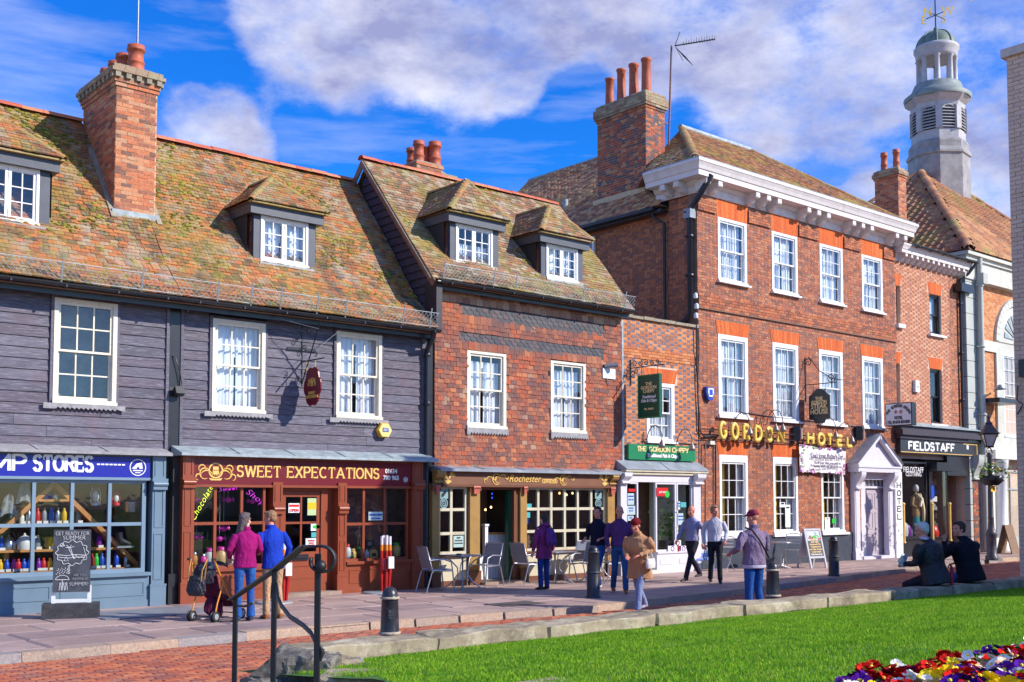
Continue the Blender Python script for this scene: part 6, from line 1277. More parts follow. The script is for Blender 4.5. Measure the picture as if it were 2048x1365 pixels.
def cornice(h,x0,x1,z0,Y,ret=None,mat=None,pr=.62,hh=.78,mods=(),xr=None):
 mat=mat or M_OFFW;s=pr/.62;k=hh/.78
 prof=[(0,0),(.04,0),(.06,.05),(.06,.20),(.10,.22),(.16,.30),(.16,.33),(.50,.33),(.50,.36),(.50,.47),(.53,.49),(.56,.58),(.60,.66),(.62,.68),(.62,.76),(.0,.78)]
 prof=[(a*s,c*k+z0)for a,c in prof];m=len(prof)
 st=[[(x0-(o if ret else 0),Y-o,z)for o,z in prof],[(x1+(prof[0][0]if xr is None else xr*o),Y-o,z)for o,z in prof]]
 if ret:st=[[(x0-o,ret,z)for o,z in prof]]+st
 vs=[v for q in st for v in q];fs=[(j*m+i,j*m+(i+1)%m,(j+1)*m+(i+1)%m,(j+1)*m+i)for j in range(len(st)-1)for i in range(m)]
 fs+=[tuple(range(m))[::-1],tuple(range((len(st)-1)*m,len(st)*m))];c=MB().add(vs,fs).build('cornice',mat,h)
 for(O,ax,ay)in mods:
  q=MB();w_=.17*s;d_=.36*s;sx,sy=(-ay,ax)
  F_=frame((O[0],O[1],z0),(sx,sy,0),(ax,ay,0),(0,0,1))
  pf=[(.06*s,.08*k),(.12*s,.0*k),(.24*s,.05*k),(.36*s,.17*k),(.42*s,.15*k),(.47*s,.20*k),(.47*s,.325*k),(.06*s,.325*k)]
  vs=[F_@Vector((-w_/2,a,z))for a,z in pf]+[F_@Vector((w_/2,a,z))for a,z in pf];n=len(pf);q.add(vs,[tuple(range(n)),tuple(range(2*n-1,n-1,-1))]+[(i,i+n,(i+1)%n+n,(i+1)%n)for i in range(n)])
  q.tube([F_@Vector((-w_/2-.01,.41*s,.21*k)),F_@Vector((w_/2+.01,.41*s,.21*k))],.068*s,8).tube([F_@Vector((-w_/2-.008,.15*s,.09*k)),F_@Vector((w_/2+.008,.15*s,.09*k))],.06*s,8)
  q.build('modillion',mat,c)
 return c
mx=[]
for(a,_,c,_)in W2:
 xc=(FX(a)+FX(c))/2
cen=[1409,1449,1525,1565,1609,1645,1680,1724]
grp=[(1421,2),(1532,3),(1632,3),(1720,3),(1793,2)]
for px,n in grp:
 xc=FX(px,D-.35,430)
 for k in range(n):mx.append(((xc+(k-(n-1)/2)*.52+(.1 if px==1793 else 0)-(0 if px!=1421 else-.05),D),0,-1))
mr=[((xe0-.0,20.55),-1,0),((xe0-.0,20.05),-1,0)]
cornice(H_E,xe0,xe1,zcor,D,ret=21.15,mods=mx+mr,xr=.9)
MB().box(xe0-.55,xe1+.5,D-.56,D+.5,zcor+.785,zcor+.815).box(xe0-.55,xe0+.4,D+.501,21.1,zcor+.785,zcor+.815).build('lead_flashing',M_LEAD,H_E)
YB=onX(1336,500,xe0).y
sw=MB().box(xe0+.06,xe0+.3,D+.31,YB,0,zcor).box(xe0+.10,xe0+.34,YB+.001,27.5,0,10.1).build('side_wall',M_MORTARD,H_E)
brick_field(sw,(xe0+.06,YB,0),(0,-1,0),YB-D-.0,6.3,zcor,[],bond='english',mat=M_BRICKS,limit=120,seed=41)
rear_eave=onX(1250,431,xe0-.25).z
brick_field(sw,(xe0+.10,27.5,0),(0,-1,0),27.5-YB,6.3,rear_eave,[],bond='english',mat=M_BRICKS,limit=150,seed=42)
MB().box(xe1-.3,xe1-.02,D+.31,27,0,zcor+.1).box(xe0+.4,xe1-.3,26.7,27,0,zcor).box(xe0+.35,xe1-.3,D+1.3,D+1.4,3.6,zcor).box(xe0+.35,xe1-.31,D+.31,26.6,3.62,3.9).box(xe0+.35,xe1-.31,D+.31,26.6,7.1,7.3).box(xe0+.35,xe1-.31,D+.31,26.6,zcor-.1,zcor).build('inner_wall',M_MORTARD,H_E)
def plane_poly(b,pts):b.add(pts,[tuple(range(len(pts)))]);return b
ez=zcor+.80;ex0,ex1,ey=xe0-.45,xe1+.4,D-.35
apL=onPl(1364,256,(0,ey+4.7,0),Vector((0,1,0)));apR=onPl(1499,305,(0,ey+4.7,0),Vector((0,1,0)));rz=(apL.z+apR.z)/2
apL=Vector((apL.x,ey+4.7,rz));apR=Vector((apR.x,ey+4.7,rz));fl,fr2=Vector((ex0,ey,ez)),Vector((ex1,ey,ez));bl,br2=Vector((ex0,21.2,ez)),Vector((ex1,ey+9.4,ez));bb=Vector((apL.x+1,ey+9.4,ez))
rE=MB().add([fl,fr2,apR,apL,bl,br2,bb],[(0,1,2,3),(0,3,4),(1,5,2),(3,2,5,6),(3,6,4),(0,4,6,5,1)]).build('roof',M_MORTARD,H_E)
def poly_tiles(parent,pts,mat,**k):
 """first edge of pts is the eave (a->b); poly laid by projection"""
 O=Vector(pts[0]);u=(Vector(pts[1])-O).normalized();n=u.cross(Vector(pts[2])-O).normalized();s=n.cross(u)
 poly=[((Vector(p)-O).dot(u),(Vector(p)-O).dot(s))for p in pts];tile_field(parent,O+n*.02,u,s,poly,mat,**k)
poly_tiles(rE,[fl,fr2,apR,apL],M_ROOFH2,limit=200,w=.17,g=.11,seed=51);poly_tiles(rE,[bl,fl,apL],M_ROOFC,limit=100,w=.17,g=.11,seed=52);poly_tiles(rE,[fr2,br2,apR],M_ROOFH2,limit=0,seed=53)
ridge_run(rE,fl+(apL-fl)*.02,apL,M_HIP,'hip_tile',.22,.13,-.03,lift=.03);ridge_run(rE,fr2,apR,M_HIP,'hip_tile',.22,.12,-.03,lift=.03)
MB().tube([apL+Vector((-.1,0,.05)),apR+Vector((0,0,.05))],.10,10).build('lead_ridge',M_LEADB,rE)
zr=rear_eave;ex=xe0-.28;rgx=xe0+3.4;zrg=onX(1195,318,rgx).z;yb_=30.5;ya_=YB+.02
e0,e1,g1,g0=Vector((ex,yb_,zr)),Vector((ex,ya_,zr)),Vector((rgx,26.6,zrg)),Vector((rgx,yb_,zrg))
rr_=MB().add([e0,e1,g1,g0,Vector((rgx+3.4,ya_,zr)),Vector((rgx+3.4,yb_,zr))],[(0,1,2,3),(1,4,2),(0,3,5),(3,2,4,5),(0,5,4,1)]).build('rear_roof',M_MORTARD,H_E)
cy1=onX(1195,300,xe0+.62).y;cy0=onX(1292,300,xe0+.62).y;cx0=xe0+.62;cx1=FX(1329.5,cy0,300)
def skE(a,b):
 Y=yb_-a;X=ex+b*(rgx-ex)/math.hypot(rgx-ex,zrg-zr);return cy0-.02<Y<cy1+.02 and cx0-.0<X
O=e0;u=(e1-e0).normalized();n_=u.cross(g1-O).normalized();s_=n_.cross(u);tile_field(rr_,O+n_*.02,u,s_,[(0,0),(yb_-ya_,0),(yb_-26.6,math.hypot(rgx-ex,zrg-zr)),(0,math.hypot(rgx-ex,zrg-zr))],M_ROOFH,limit=200,w=.17,g=.11,seed=55,skip=skE)
MB().tube([g0,g1],.08,8).build('lead_ridge',M_LEADB,rr_)
gb=MB().tube([(ex-.06,ya_+.2,zr-.06),(ex-.06,yb_,zr-.06)],.07,8).box(ex-.0,ex+.3,ya_,yb_,zr-.16,zr-.08).build('gutter',M_PIPE,H_E)
MB().tube([onX(1131,400,ex+1.2),onX(1131,436,ex+1.2)],.09,10).build('vent_pipe',M_LEADB,rr_)
zct=onX(1292,214,cx0).z
chE=chimney(H_E,cx0,cx1,cy0,cy1,zr-.2,zct,M_BRICKC,M_MORTARF,[(.04,.078,0),(.08,.078,0),(.10,.234,0),(.04,.12,0)],
 [((cx0+cx1)/2,cy0+.35,1.15,.15,1),((cx0+cx1)/2-.02,cy0+.85,1.12,.15,1),((cx0+cx1)/2-.05,cy0+1.35,1.1,.14,1),((cx0+cx1)/2-.05,cy0+1.85,.95,.14,1)],15,limit=150,hmat=None,bond='flemish')
fz=zr+(cx0-ex)/(rgx-ex)*(zrg-zr)
MB().bar((cx0-.05,cy0-.05,fz+.03),(cx0-.05,cy1+.1,fz+.03),.14,.16).bar((cx0-.05,cy0-.03,fz+.03),(cx1,cy0-.05,fz+.75),.10,.16).build('mortar_fillet',M_MORTARA,chE)
hp=onY(1405,375,D-.5)
pipe(H_E,[(xe0+.02,D-.5,zcor+.40),(xe0-.05,D-.42,zcor+.2),(xe0-.14,D-.12,zcor-.25),(xe0-.14,D+.14,zcor-.5),(xe0-.14,D+.14,7.05),(xe0-.14,D+.35,6.85),(xe0-.14,D+.75,6.72)],.085,collars=[(xe0-.14,D+.14,z)for z in(zcor-.55,9.2,8.1)])
MB().box(xe0-.26,xe0-.02,D+.02,D+.26,zcor-.72,zcor-.46).build('hopper_head',M_LEAD,H_E)
ph=onX(1311,420,xe0-.1)
pipe(H_E,[(xe0-.22,ph.y,zr-.1),(xe0-.2,ph.y,zr-.25),(xe0-.02,YB+.12,zr-.45),(xe0-.02,YB+.12,6.6)],.045)
sw2=onX(1180,490,xe0+.1);sash(H_E,xe0-.9,xe0-.3,7.8,9.1,24.6,0,mat=M_WHITE,cols=2,rows=4)if False else None
q0,q1=onX(1172,476,xe0-.01),onX(1187,526,xe0-.01)
b=MB().box(xe0-.0,xe0+.08,q1.y,q1.y+.08,q1.z,q0.z).box(xe0-.0,xe0+.08,q0.y,q0.y+.08,q1.z,q0.z).box(xe0-.001,xe0+.08,q1.y+.08,q0.y,q0.z-.08,q0.z).box(xe0-.001,xe0+.08,q1.y+.08,q0.y,q1.z,q1.z+.1).build('side_window',M_WHITE,H_E)
MB().box(xe0+.05,xe0+.06,q1.y+.08,q0.y,q1.z+.1,q0.z-.08).build('pane',M_GLASS,b)
mast=onPl(1336,305,(cx1+.1,cy0+.5,0),Vector((0,1,0)));my=mast.y;mt=onY(1343,92,my)
ae=thing('tv_aerial','rusty mast with a long television aerial beside the hotel chimney','aerial',(mast.x,my,mast.z));RS=paint('rusty_mast',(.22,.10,.08),.7,.3,20,.002)
MB().tube([mast-Vector((0,0,.4)),mt],.03,7).build('mast',RS,ae)
a1=onY(1350,92,my-.1);a2=onY(1430,79,my-1.3);b=MB().bar(a1,a2,.03);d_=(a2-a1)
for k in range(13):
 p=a1+d_*(.22+.78*k/12);b.bar(p-Vector((0,0,.02)),p+Vector((0,0,.15 if k%2 else .11)),.01)
 b.bar(p-Vector((.10,.05,0)),p+Vector((.10,.05,0)),.008)
b.build('boom',M_BLACK,ae)
b=MB()
for k in range(5):p=a1+Vector((0,0,0))+d_*.02;b.bar(p+Vector((.06*k,-.06*k,-.10-.11*k))*.6,p+Vector((.06*k+.5,-.06*k-.3,-.10-.11*k-.5))*.6,.012)
b.bar(a1,onY(1360,64,my-.1),.02).bar(a1,onY(1366,122,my-.3),.014);b.build('reflector',M_BLACK,ae)
MB().bar(mast+Vector((0,0,.9)),Vector((cx1,cy0+.5,mast.z+.95)),.03).build('bracket',RS,ae)
# ---- pedimented doorway
dw=MB();zA=2.98;x0,x1=FX(1716,D-.35),FX(1801,D-.35);xc=(x0+x1)/2
Yd=D-.42
for a in(x0+.12,x1-.42):dw.box(a,a+.30,D-.16,D+.02,0,zA-.2).box(a-.03,a+.33,D-.19,D-.05,0,.28).box(a-.03,a+.33,D-.19,D-.05,zA-.26,zA-.2).box(a+.05,a+.25,D-.175,D-.16,.4,zA-.5)
dw.box(x0+.42,x1-.42,D-.10,D-.001,2.55,zA-.2).box(x0+.42,x1-.42,D-.14,D-.101,2.72,2.80)
sr=dw.build('door_surround',M_LILAC,H_E)
for a in(x0+.14,x1-.42):console(H_E,a,a+.26,zA-.75,zA-.2,D-.16,M_LILAC,.2)
ph_=FZ(1764,873,Yd)-zA
b=MB().box(x0,x1,Yd+.03,D-.001,zA-.2,zA-.06).box(x0-.03,x1+.03,Yd,D-.002,zA-.06,zA)
for sg_ in(-1,1):
 b.bar((xc+sg_*(x1-x0+.06)/2,(Yd+D)/2,zA+.02),(xc,(Yd+D)/2,zA+ph_),abs(Yd-D)-.004,.10,up=(0,0,1))
b.build('pediment',M_LILAC,H_E)
MB().prism([(x0+.1,zA+.001),(x1-.1,zA+.001),(xc,zA+ph_-.1)],T(0,Yd+.16,0),.2).build('tympanum',M_LILAC,H_E)
b=MB()
for sg_ in(-1,1):b.bar((xc+sg_*(x1-x0+.14)/2,(Yd+D)/2,zA+.075),(xc,(Yd+D)/2,zA+ph_+.075),abs(Yd-D)+.05,.012)
b.build('lead_covering',M_LEAD,H_E)
dl_,dr_=FX(1731,D),FX(1776,D);
dd=MB().box(dl_,dr_,D+.12,D+.17,.1,2.25).build('door',M_DOORL,H_E)
b=MB()
for(a,c)in((dl_+.12,(dl_+dr_)/2-.06),((dl_+dr_)/2+.06,dr_-.12)):
 for(e,f)in((.25,.8),(.95,1.5),(1.62,2.12)):
  b.box(a,c,D+.106,D+.1195,e,e+.03).box(a,c,D+.106,D+.1195,f-.03,f).box(a,a+.03,D+.106,D+.1195,e+.03,f-.03).box(c-.03,c,D+.106,D+.1195,e+.03,f-.03)
b.build('door_panel',M_DOORL,dd)
MB().box(door[0],dl_-.001,D+.0,D+.2,0,2.95).box(dr_+.001,door[1],D+.0,D+.2,0,2.95).box(dl_,dr_,D+.05,D+.2,2.27,2.34).box(door[0]-.2,door[1]+.2,D-.2,D+.2,0,.1).build('door_frame',M_LILAC,H_E)
fan=MB().box(dl_,dr_,D+.16,D+.165,2.34,2.9).build('fanlight',M_GLASS,H_E)
b=MB();
for k in range(3):
 cx=dl_+(dr_-dl_)*(k+.5)/3;r_=(dr_-dl_)/6
 b.tube([(cx-r_,D+.14,2.36),(cx-r_*.9,D+.14,2.6),(cx,D+.14,2.80),(cx+r_*.9,D+.14,2.6),(cx+r_,D+.14,2.36)],.03,6).tube([(cx,D+.14,2.36),(cx,D+.14,2.62)],.04,6).tube([(cx-r_*.9,D+.14,2.85),(cx,D+.14,2.66),(cx+r_*.9,D+.14,2.85)],.025,6)
b.box(dl_,dr_,D+.20,D+.21,2.3,2.95)
b.build('tracery',M_LILAC,fan)
px0,px1=FX(1783.5,D-.1),FX(1797,D-.1);pr_=thing('lettered_pilaster','white painted pilaster right of the hotel door with black vertical lettering','pilaster',((px0+px1)/2,D-.1,0));MB().box(px0,px1,D-.24,D-.001,0,2.82).build('pilaster_shaft',M_WHITE,pr_)
zt_,zb_=FZ(1789,963,D-.24),FZ(1789,1042,D-.24);hl=(zt_-zb_)/5
for i,ch in enumerate('HOTEL'):
 word(pr_,ch,px0+.10,px1-.10,zt_-hl*(i+.82),D-.242,hl*.66,M_BLACK,.035,.006,.8)if ch!='I' else None
# ---- hotel lettering, each letter standing on iron rails
sg=thing('hotel_sign','individual gilded capitals spelling the hotel name on two iron rails','sign',(28,D-.1,4))
cent={'GORDON':[1447.2,1471,1494,1517.8,1540,1562.3],'HOTEL':[1622,1643.8,1660.6,1680.5,1700]}
lw={'G':14,'O':14,'R':13,'D':14,'N':13,'H':13,'T':11,'E':11,'L':11}
YLt=D-.26
for wname,cs in cent.items():
 for ch,px in zip(wname,cs):
  pyT=843+(px-1447)*.118;pyB=879+(px-1447)*.066;zt_=FZ(px,pyT,YLt);zb_=FZ(px,pyB,YLt);xa,xb=FX(px-lw[ch]/2,YLt),FX(px+lw[ch]/2,YLt)
  h_=zt_-zb_;w0_,pls=G[ch];b=MB();ww=(xb-xa-.06)
  for pl in pls:
   pts=[(xa+.03+(p/max(w0_,.1)if w0_ else .5)*ww,YLt,zb_+.04+q*(h_-.08))for p,q in pl];b.tube(pts,[(.044,.060)]*len(pts),8)
  b.build('gilded_letter',M_GOLDL,sg)
b=MB()
zR=[(FZ(1442,873,D-.18),FZ(1715,893,D-.18)),(FZ(1442,861,D-.18),FZ(1715,880,D-.18))]
for za_,zb_ in zR:b.tube([(FX(1405,D-.18),D-.18,za_),(FX(1715,D-.18),D-.18,za_)],.014,6)
b.build('sign_rail',M_PIPE,sg)
for px in(1500,1552,1566,1672,1704):goose(px,{1500:868,1552:861,1566:861,1672:875,1704:884}[px],D-.02,D-.5,'swan-neck lamp on the hotel front, %s'%{1500:'over the letter R',1552:'over the second letter O',1566:'over the letter N',1672:'over the letter T',1704:'over the letter L'}[px],h=.4)
MB().tube([onY(1480,825,D-.03),onY(1560,836,D-.03),onY(1640,845,D-.03),onY(1778,862,D-.03)],.012,5).build('cable',M_PIPE,H_E)
for px,py,lab in((1594,868,'black and white box lamp standing between the two words of the hotel name'),(1719,867,'dark round bracket lamp at the right end of the hotel name')):
 p=onY(px,py,D-.15);t=thing('wall_light',lab,'lamp',p);MB().obox(T(*p)@RZ(.5)@SC(.22,.2,.45)).build('housing',M_BLACK,t);MB().obox(T(p.x+.06,p.y-.12,p.z)@RZ(.5)@SC(.12,.03,.32)).build('lens',M_CREAM,t)
# ---- hanging steak house sign
xg=FX(1613,D-.05,768);hs=thing('hanging_sign','black shaped sign with gold lettering hanging in front of the hotel windows','sign',(xg,D-.7,5),'projecting signs hanging over the street')
yi_,yo_=onX(1619,812,xg).y,onX(1660,812,xg).y;zt_,zb_=onX(1640,778,xg).z,onX(1640,847,xg).z;yc_=(yo_+yi_)/2;hw=abs(yi_-yo_)/2;zc2=(zt_+zb_)/2;hh=abs(zt_-zb_)/2
HS=frame((xg,yc_,zc2),(0,-1,0),(1,0,0),(0,0,1));poly=[(-hw,-hh*.75),(-hw*.55,-hh*.8),(-hw*.4,-hh),(hw*.4,-hh),(hw*.55,-hh*.8),(hw,-hh*.75),(hw,hh*.6),(hw*.75,hh*.68),(hw*.55,hh*.85),(hw*.2,hh),(-hw*.2,hh),(-hw*.55,hh*.85),(-hw*.75,hh*.68),(-hw,hh*.6)]
MB().prism(poly,HS@T(0,-.03,0),.06).build('sign_board',M_BLACK,hs)
for s,z,sz,mw in(('THE',.34,.22,.8),('GORDON',.13,.22,1.5),('STEAK',-.14,.30,1.6),('HOUSE',-.46,.32,1.7)):text(hs,s,0,0,0,sz*hh*1.25,M_GOLD2,M=HS@T(0,-.036,z*hh),maxw=hw*mw,off=.004)
br=thing('sign_bracket','tall scrolled iron bracket on the hotel wall between the second and third windows','bracket',(xg,D,zt_));za=onX(1640,768,xg).z
MB().bar((xg,D-.02,za-.5),(xg,D-.02,FZ(1613,716)),.035).bar((xg,D-.02,za),(xg,yo_-.25,za),.025).build('arm',IR,br)
b=MB().tube([(xg,D-.05,FZ(1613,722)),(xg,D-.15,za+.85),(xg,D-.5,za+.4),(xg,D-.95,za+.12),(xg,D-1.3,za+.05)],.014,6);scroll(b,(xg,D-.12,FZ(1613,720)-.1),.13,0,1.4,th=.014);scroll(b,(xg,yo_-.05,za+.16),.15,3,1.6,th=.014);b.build('scrollwork',IR,br)
b=MB()
for yy in(yi_-.15,yo_+.15):b.tube([(xg,yy,za),(xg,yy,zc2+hh*.7)],.008,5)
b.build('hanger',IR,br)
# ---- box sign
xg=FX(1768,D-.2,830);p0,p1=onX(1771,830,xg),onX(1824,830,xg);bx=thing('box_sign','white illuminated box sign with black edge projecting at the right corner of the hotel','sign',(xg,p0.y,p0.z),'projecting signs hanging over the street')
zt_,zb_=onX(1797,806,xg).z,onX(1797,852,xg).z;yc_=(p0.y+p1.y)/2;hw=abs(p0.y-p1.y)/2;zc2=(zt_+zb_)/2;hh=(zt_-zb_)/2
HB=frame((xg,yc_,zc2),(0,-1,0),(1,0,0),(0,0,1))
MB().prism([(-hw,-hh),(hw,-hh),(hw,hh),(-hw,hh)],HB@T(0,.001,0),.26).build('sign_case',M_BLACK,bx);MB().prism([(-hw+.03,-hh+.03),(hw-.03,-hh+.03),(hw-.03,hh-.03),(-hw+.03,hh-.03)],HB@T(0,-.012,0),.012).build('sign_face',gmat('pale_sign_face',(.66,.66,.72),.4),bx)
s='THE GORDON HOUSE';n=len(s);R_=hw*1.05
for i,ch in enumerate(s):
 if ch==' ':continue
 a=rad(152-124*i/(n-1));cx,cz=R_*math.cos(a)*.86,-hh*.55+R_*math.sin(a)*.98*hh/hw*1.15
 text(bx,ch,0,0,0,.17*hh/.5,M_BLACK,M=HB@T(cx,-.019,cz)@RY(-(a-math.pi/2)*.8),off=.006,wide=.8)
for k in(-1,1):text(bx,'*',0,0,0,.30,M_REDL,M=HB@T(k*.09,-.019,-.07))
text(bx,'HOTEL',0,0,0,.17*hh/.5*1.1,M_BLACK,M=HB@T(0,-.019,-hh*.42),maxw=hw*.6,off=.004);text(bx,'TEL 01634-831000',0,0,0,.17*hh/.5*1.1,M_BLACK,M=HB@T(0,-.019,-hh*.80),maxw=hw*1.7,off=.004)
MB().bar((xg+.1,D,zb_-.08),(xg+.1,yc_,zb_-.08),.04).build('bracket',M_BLACK,bx)
# ---- banner hung over the third window
bn=thing('banner','white floral banner hung crooked across the third ground-floor window of the hotel','banner',onY(1643,920,D-.12))
c4=[onY(1597,889,D-.16),onY(1690,896,D-.10),onY(1690,948,D-.10),onY(1595,944,D-.16)];vs=[];nx,nz=24,14
def bpt(u_,v_):
 p=c4[0]*(1-u_)*(1-v_)+c4[1]*u_*(1-v_)+c4[2]*u_*v_+c4[3]*(1-u_)*v_;return p+Vector((0,-.05*math.sin(u_*9+v_*2)*(.3+v_*.7)-.03,-.05*math.sin(u_*math.pi)*(1-v_)))
for j in range(nz+1):
 for i in range(nx+1):vs.append(bpt(i/nx,j/nz))
MB().add(vs,[(j*(nx+1)+i,j*(nx+1)+i+1,(j+1)*(nx+1)+i+1,(j+1)*(nx+1)+i)for j in range(nz)for i in range(nx)],0,True).build('banner_cloth',gmat('banner_white',(.78,.76,.74),.8),bn)
FLW=[gmat('banner_rose',(.42,.10,.36),.8),gmat('banner_pink',(.72,.42,.60),.8),gmat('banner_sage',(.30,.42,.24),.8)]
r=random.Random(4);bs=[MB(),MB(),MB()]
for k in range(80):
 e=r.choice('tblr');q=r.random();w_=abs(r.gauss(0,.035));u_,v_={'t':(q,w_*1.6),'b':(q,1-w_*1.8),'l':(w_*1.2,q),'r':(1-w_*1.2,q)}[e];u_=min(max(u_,.02),.98);v_=min(max(v_,.03),.97)
 p=bpt(u_,v_)+Vector((0,-.016-.0002*k,0));s=r.uniform(.02,.065);m=2 if r.random()<.5 else r.choice((0,1));ro=r.random()*6;poly=[(s*math.cos(a+ro)*(1 if m!=2 else(1.3 if i%2 else .5)),s*math.sin(a+ro)*(1 if m!=2 else .5))for i,a in enumerate(np.linspace(0,6.283,8)[:-1])]
 bs[m].prism(poly,T(*p),.0015)
for m in range(3):bs[m].build('printed_flowers',FLW[m],bn)
p=bpt(.55,.45);GR_=gmat('banner_grey_print',(.22,.18,.26),.8)
text(bn,"Don't forget Mother's Day!",0,0,0,.26,GR_,M=T(p.x,p.y-.09,p.z),maxw=1.7);p=bpt(.55,.66);text(bn,'Book your table now with us',0,0,0,.12,GR_,M=T(p.x,p.y-.09,p.z),maxw=1.5);p=bpt(.55,.8);text(bn,'Sunday lunch and afternoon tea',0,0,0,.12,GR_,M=T(p.x,p.y-.09,p.z),maxw=1.5)
p=onY(1420,787,D-.1);t=thing('alarm_box','blue and white alarm box on the left of the hotel front','alarm box',p);MB().prism([(p.x-.16,p.z+.17),(p.x-.18,p.z+.02),(p.x-.08,p.z-.2),(p.x+.08,p.z-.2),(p.x+.18,p.z+.02),(p.x+.16,p.z+.17)],T(0,D-.12,0),.11).build('cover',gmat('alarm_blue',(.02,.06,.35)),t);MB().prism([(p.x-.11,p.z+.14),(p.x-.12,p.z+.02),(p.x-.07,p.z-.1),(p.x+.08,p.z-.1),(p.x+.13,p.z+.02),(p.x+.12,p.z+.14)],T(0,D-.135,0),.014).build('front_plate',M_PAPER,t);MB().box(p.x-.06,p.x+.07,D-.142,D-.136,p.z-.05,p.z+.1).build('printed_label',BC['blue'],t)
b=MB()
for(px,py)in((1391,592),(1393,613),(1392,632)):p=onY(px,py,D-.1);b.lathe([(.05,-.07),(.07,-.03),(.05,0),(.07,.03),(.03,.08)],p,10)
b.build('insulator',M_WHITE,H_E)
MB().tube([onY(1393,645,D-.08),onY(1393,720,D-.06),onY(1396,800,D-.06),onY(1398,860,D-.06),onY(1408,874,D-.08),onY(1440,872,D-.08)],.02,6).tube([onY(1396,640,D-.06),onY(1398,700,D-.06),onY(1395,780,D-.06),onY(1402,868,D-.06)],.012,6).build('cable',M_PIPE,H_E)
pipe(H_E,[onY(1410,1075,D-.1),onY(1411,886,D-.1),onY(1419,884,D-.1)],.018);pipe(H_E,[onY(1431,1010,D-.06),onY(1431,890,D-.06)],.022)
MB().box(FX(1413),FX(1422),D-.16,D-.02,FZ(1418,890),FZ(1418,883)).build('junction_box',M_CREAM,H_E)
for a,b_,c,d_,l in((1559,1005,1570,1015,'small white open card in the second ground-floor hotel window'),(1570,1010,1580,1055,'tall white menu in the second ground-floor hotel window'),(1649,1035,1659,1060,'white sheet in the third ground-floor hotel window')):
 glasscard(a,b_,c,d_,'window_notice',l,'notice',M_PAPER,[('OPEN' if c-a<12 and d_-b_<15 else 'MENU',.6 if d_-b_<15 else .85,.4 if d_-b_<15 else .08,BC['black'])],Y=D+.02)
glasscard(1663,1038,1671,1047,'window_notice','bright green sticker in the third ground-floor hotel window','sticker',BC['green'],Y=D+.02)
# ------------------------------------------------------------------ shop house with the outdoor clothing shop
H_F=house('orange_brick_house','pale orange brick house with the black shopfront, right of the hotel',(36,D,0),'terraced houses of the high street')
xf0,xf1=XEF,XFG;YFh=D+.05;wf=lambda l,z0,z1:(FX(l[0],YFh,1000-(z0+z1)*27),FX(l[1],YFh,1000-(z0+z1)*27),z0,z1)
zt2,zb2=FZ(1857,587,YFh),FZ(1857,666,YFh);zt1,zb1=FZ(1858,737,YFh),FZ(1858,846,YFh)
fw=[wf((1857,1880.5),zb2,zt2),wf((1858.5,1882),zb1,zt1),wf((1790.5,1799),zb2+.1,zt2),wf((1790.5,1799),zb1+.1,zt1)]
zfc=FZ(1860,540,YFh)
wallF=wall_panel(xf0,xf1,3.3,zfc,fw,YFh,YFh+.3).build('wall',M_MORTARF,H_F)
lf=[(w[0]-.1,w[1]+.1,w[3],w[3]+.42)for w in fw]
brick_field(wallF,(xf0,YFh,0),(1,0,0),FX(1899,YFh,700)-xf0,3.9,zfc,[(h[0]-xf0,h[1]-xf0,h[2],h[3])for h in fw+lf],mat=M_BRICKF,hmat=M_HEADF,limit=0,hlimit=0,seed=61)
brick_field(wallF,(FX(1899,YFh,700),YFh,0),(1,0,0),xf1-FX(1899,YFh,700),3.9,zfc,[],bond='english',mat=M_BRICKS,limit=0,seed=62)
for w in fw:lintel(wallF,w[0]-.02,w[1]+.02,w[3]+.003,w[3]+.4,YFh,.07)
for w in fw[:2]:
 sash(H_F,*w,Y=YFh,yo=.08,mat=M_BLACK,fr=.07,cols=1,rows=2,curtain=[(CURTW[0],.05,.5 if w is fw[1]else .95,.04,.96)]if w is fw[0]else None,sill=(.08,.15,.2,M_WHITE),room=M_ROOM)
for w in fw[2:]:
 MB().box(w[0],w[1],YFh+.12,YFh+.2,w[2],w[3]).build('blocked_window',paint('dark_rust_shutter',(.16,.06,.04),.7,.2,5,.002),H_F);MB().box(w[0]-.08,w[1]+.1,YFh-.14,YFh+.1,w[2]-.14,w[2]-.01).build('sill',M_WHITE,H_F)
cornice(H_F,xf0+.02,xf1+.05,zfc,YFh,pr=.42,hh=.55,mods=[((xf0+.35+.36*k,YFh),0,-1)for k in range(13)],xr=.5)
gutter_run(H_F,xf0+.5,xf1+.4,YFh-.50,zfc+.53,.07)
MB().add([(xf0-.1,YFh-.42,zfc+.56),(xf1+.1,YFh-.42,zfc+.56),(xf1+.1,YFh+2.9,zfc+1.5),(xf0-.1,YFh+2.9,zfc+1.5),(xf0-.1,YFh+6,zfc+.5),(xf1+.1,YFh+6,zfc+.5)],[(0,1,2,3),(3,2,5,4),(0,4,5,1),(0,3,4),(1,5,2)]).build('slate_roof',paint('dark_slate_roof',(.07,.07,.09),.5,.2,5,.003),H_F)
MB().box(xf0+.05,xf1-.05,YFh+5,YFh+5.3,0,zfc).box(xf0+.05,xf0+.2,YFh+.3,YFh+5,0,zfc).box(xf1-.2,xf1-.05,YFh+.3,YFh+5,0,zfc).box(xf0+.21,xf1-.21,YFh+.31,YFh+4.9,3.5,3.7).build('inner_wall',M_MORTARD,H_F)
cxa=onX(1797,400,36.9).y
chF=chimney(H_F,36.9,FX(1812.5,cxa,400),cxa,cxa+.95,zfc+.3,onX(1797,352,36.9).z,M_BRICKA,M_MORTARF,[(.04,.078,0),(.08,.156,0),(.04,.09,0)],[(37.15,cxa+.2,.72,.13,0),(37.12,cxa+.68,.70,.13,0)],25,limit=60)
YK=D-.12;XK=lambda p:FX(p,YK);ZK=lambda p,y:FZ(p,y,YK)
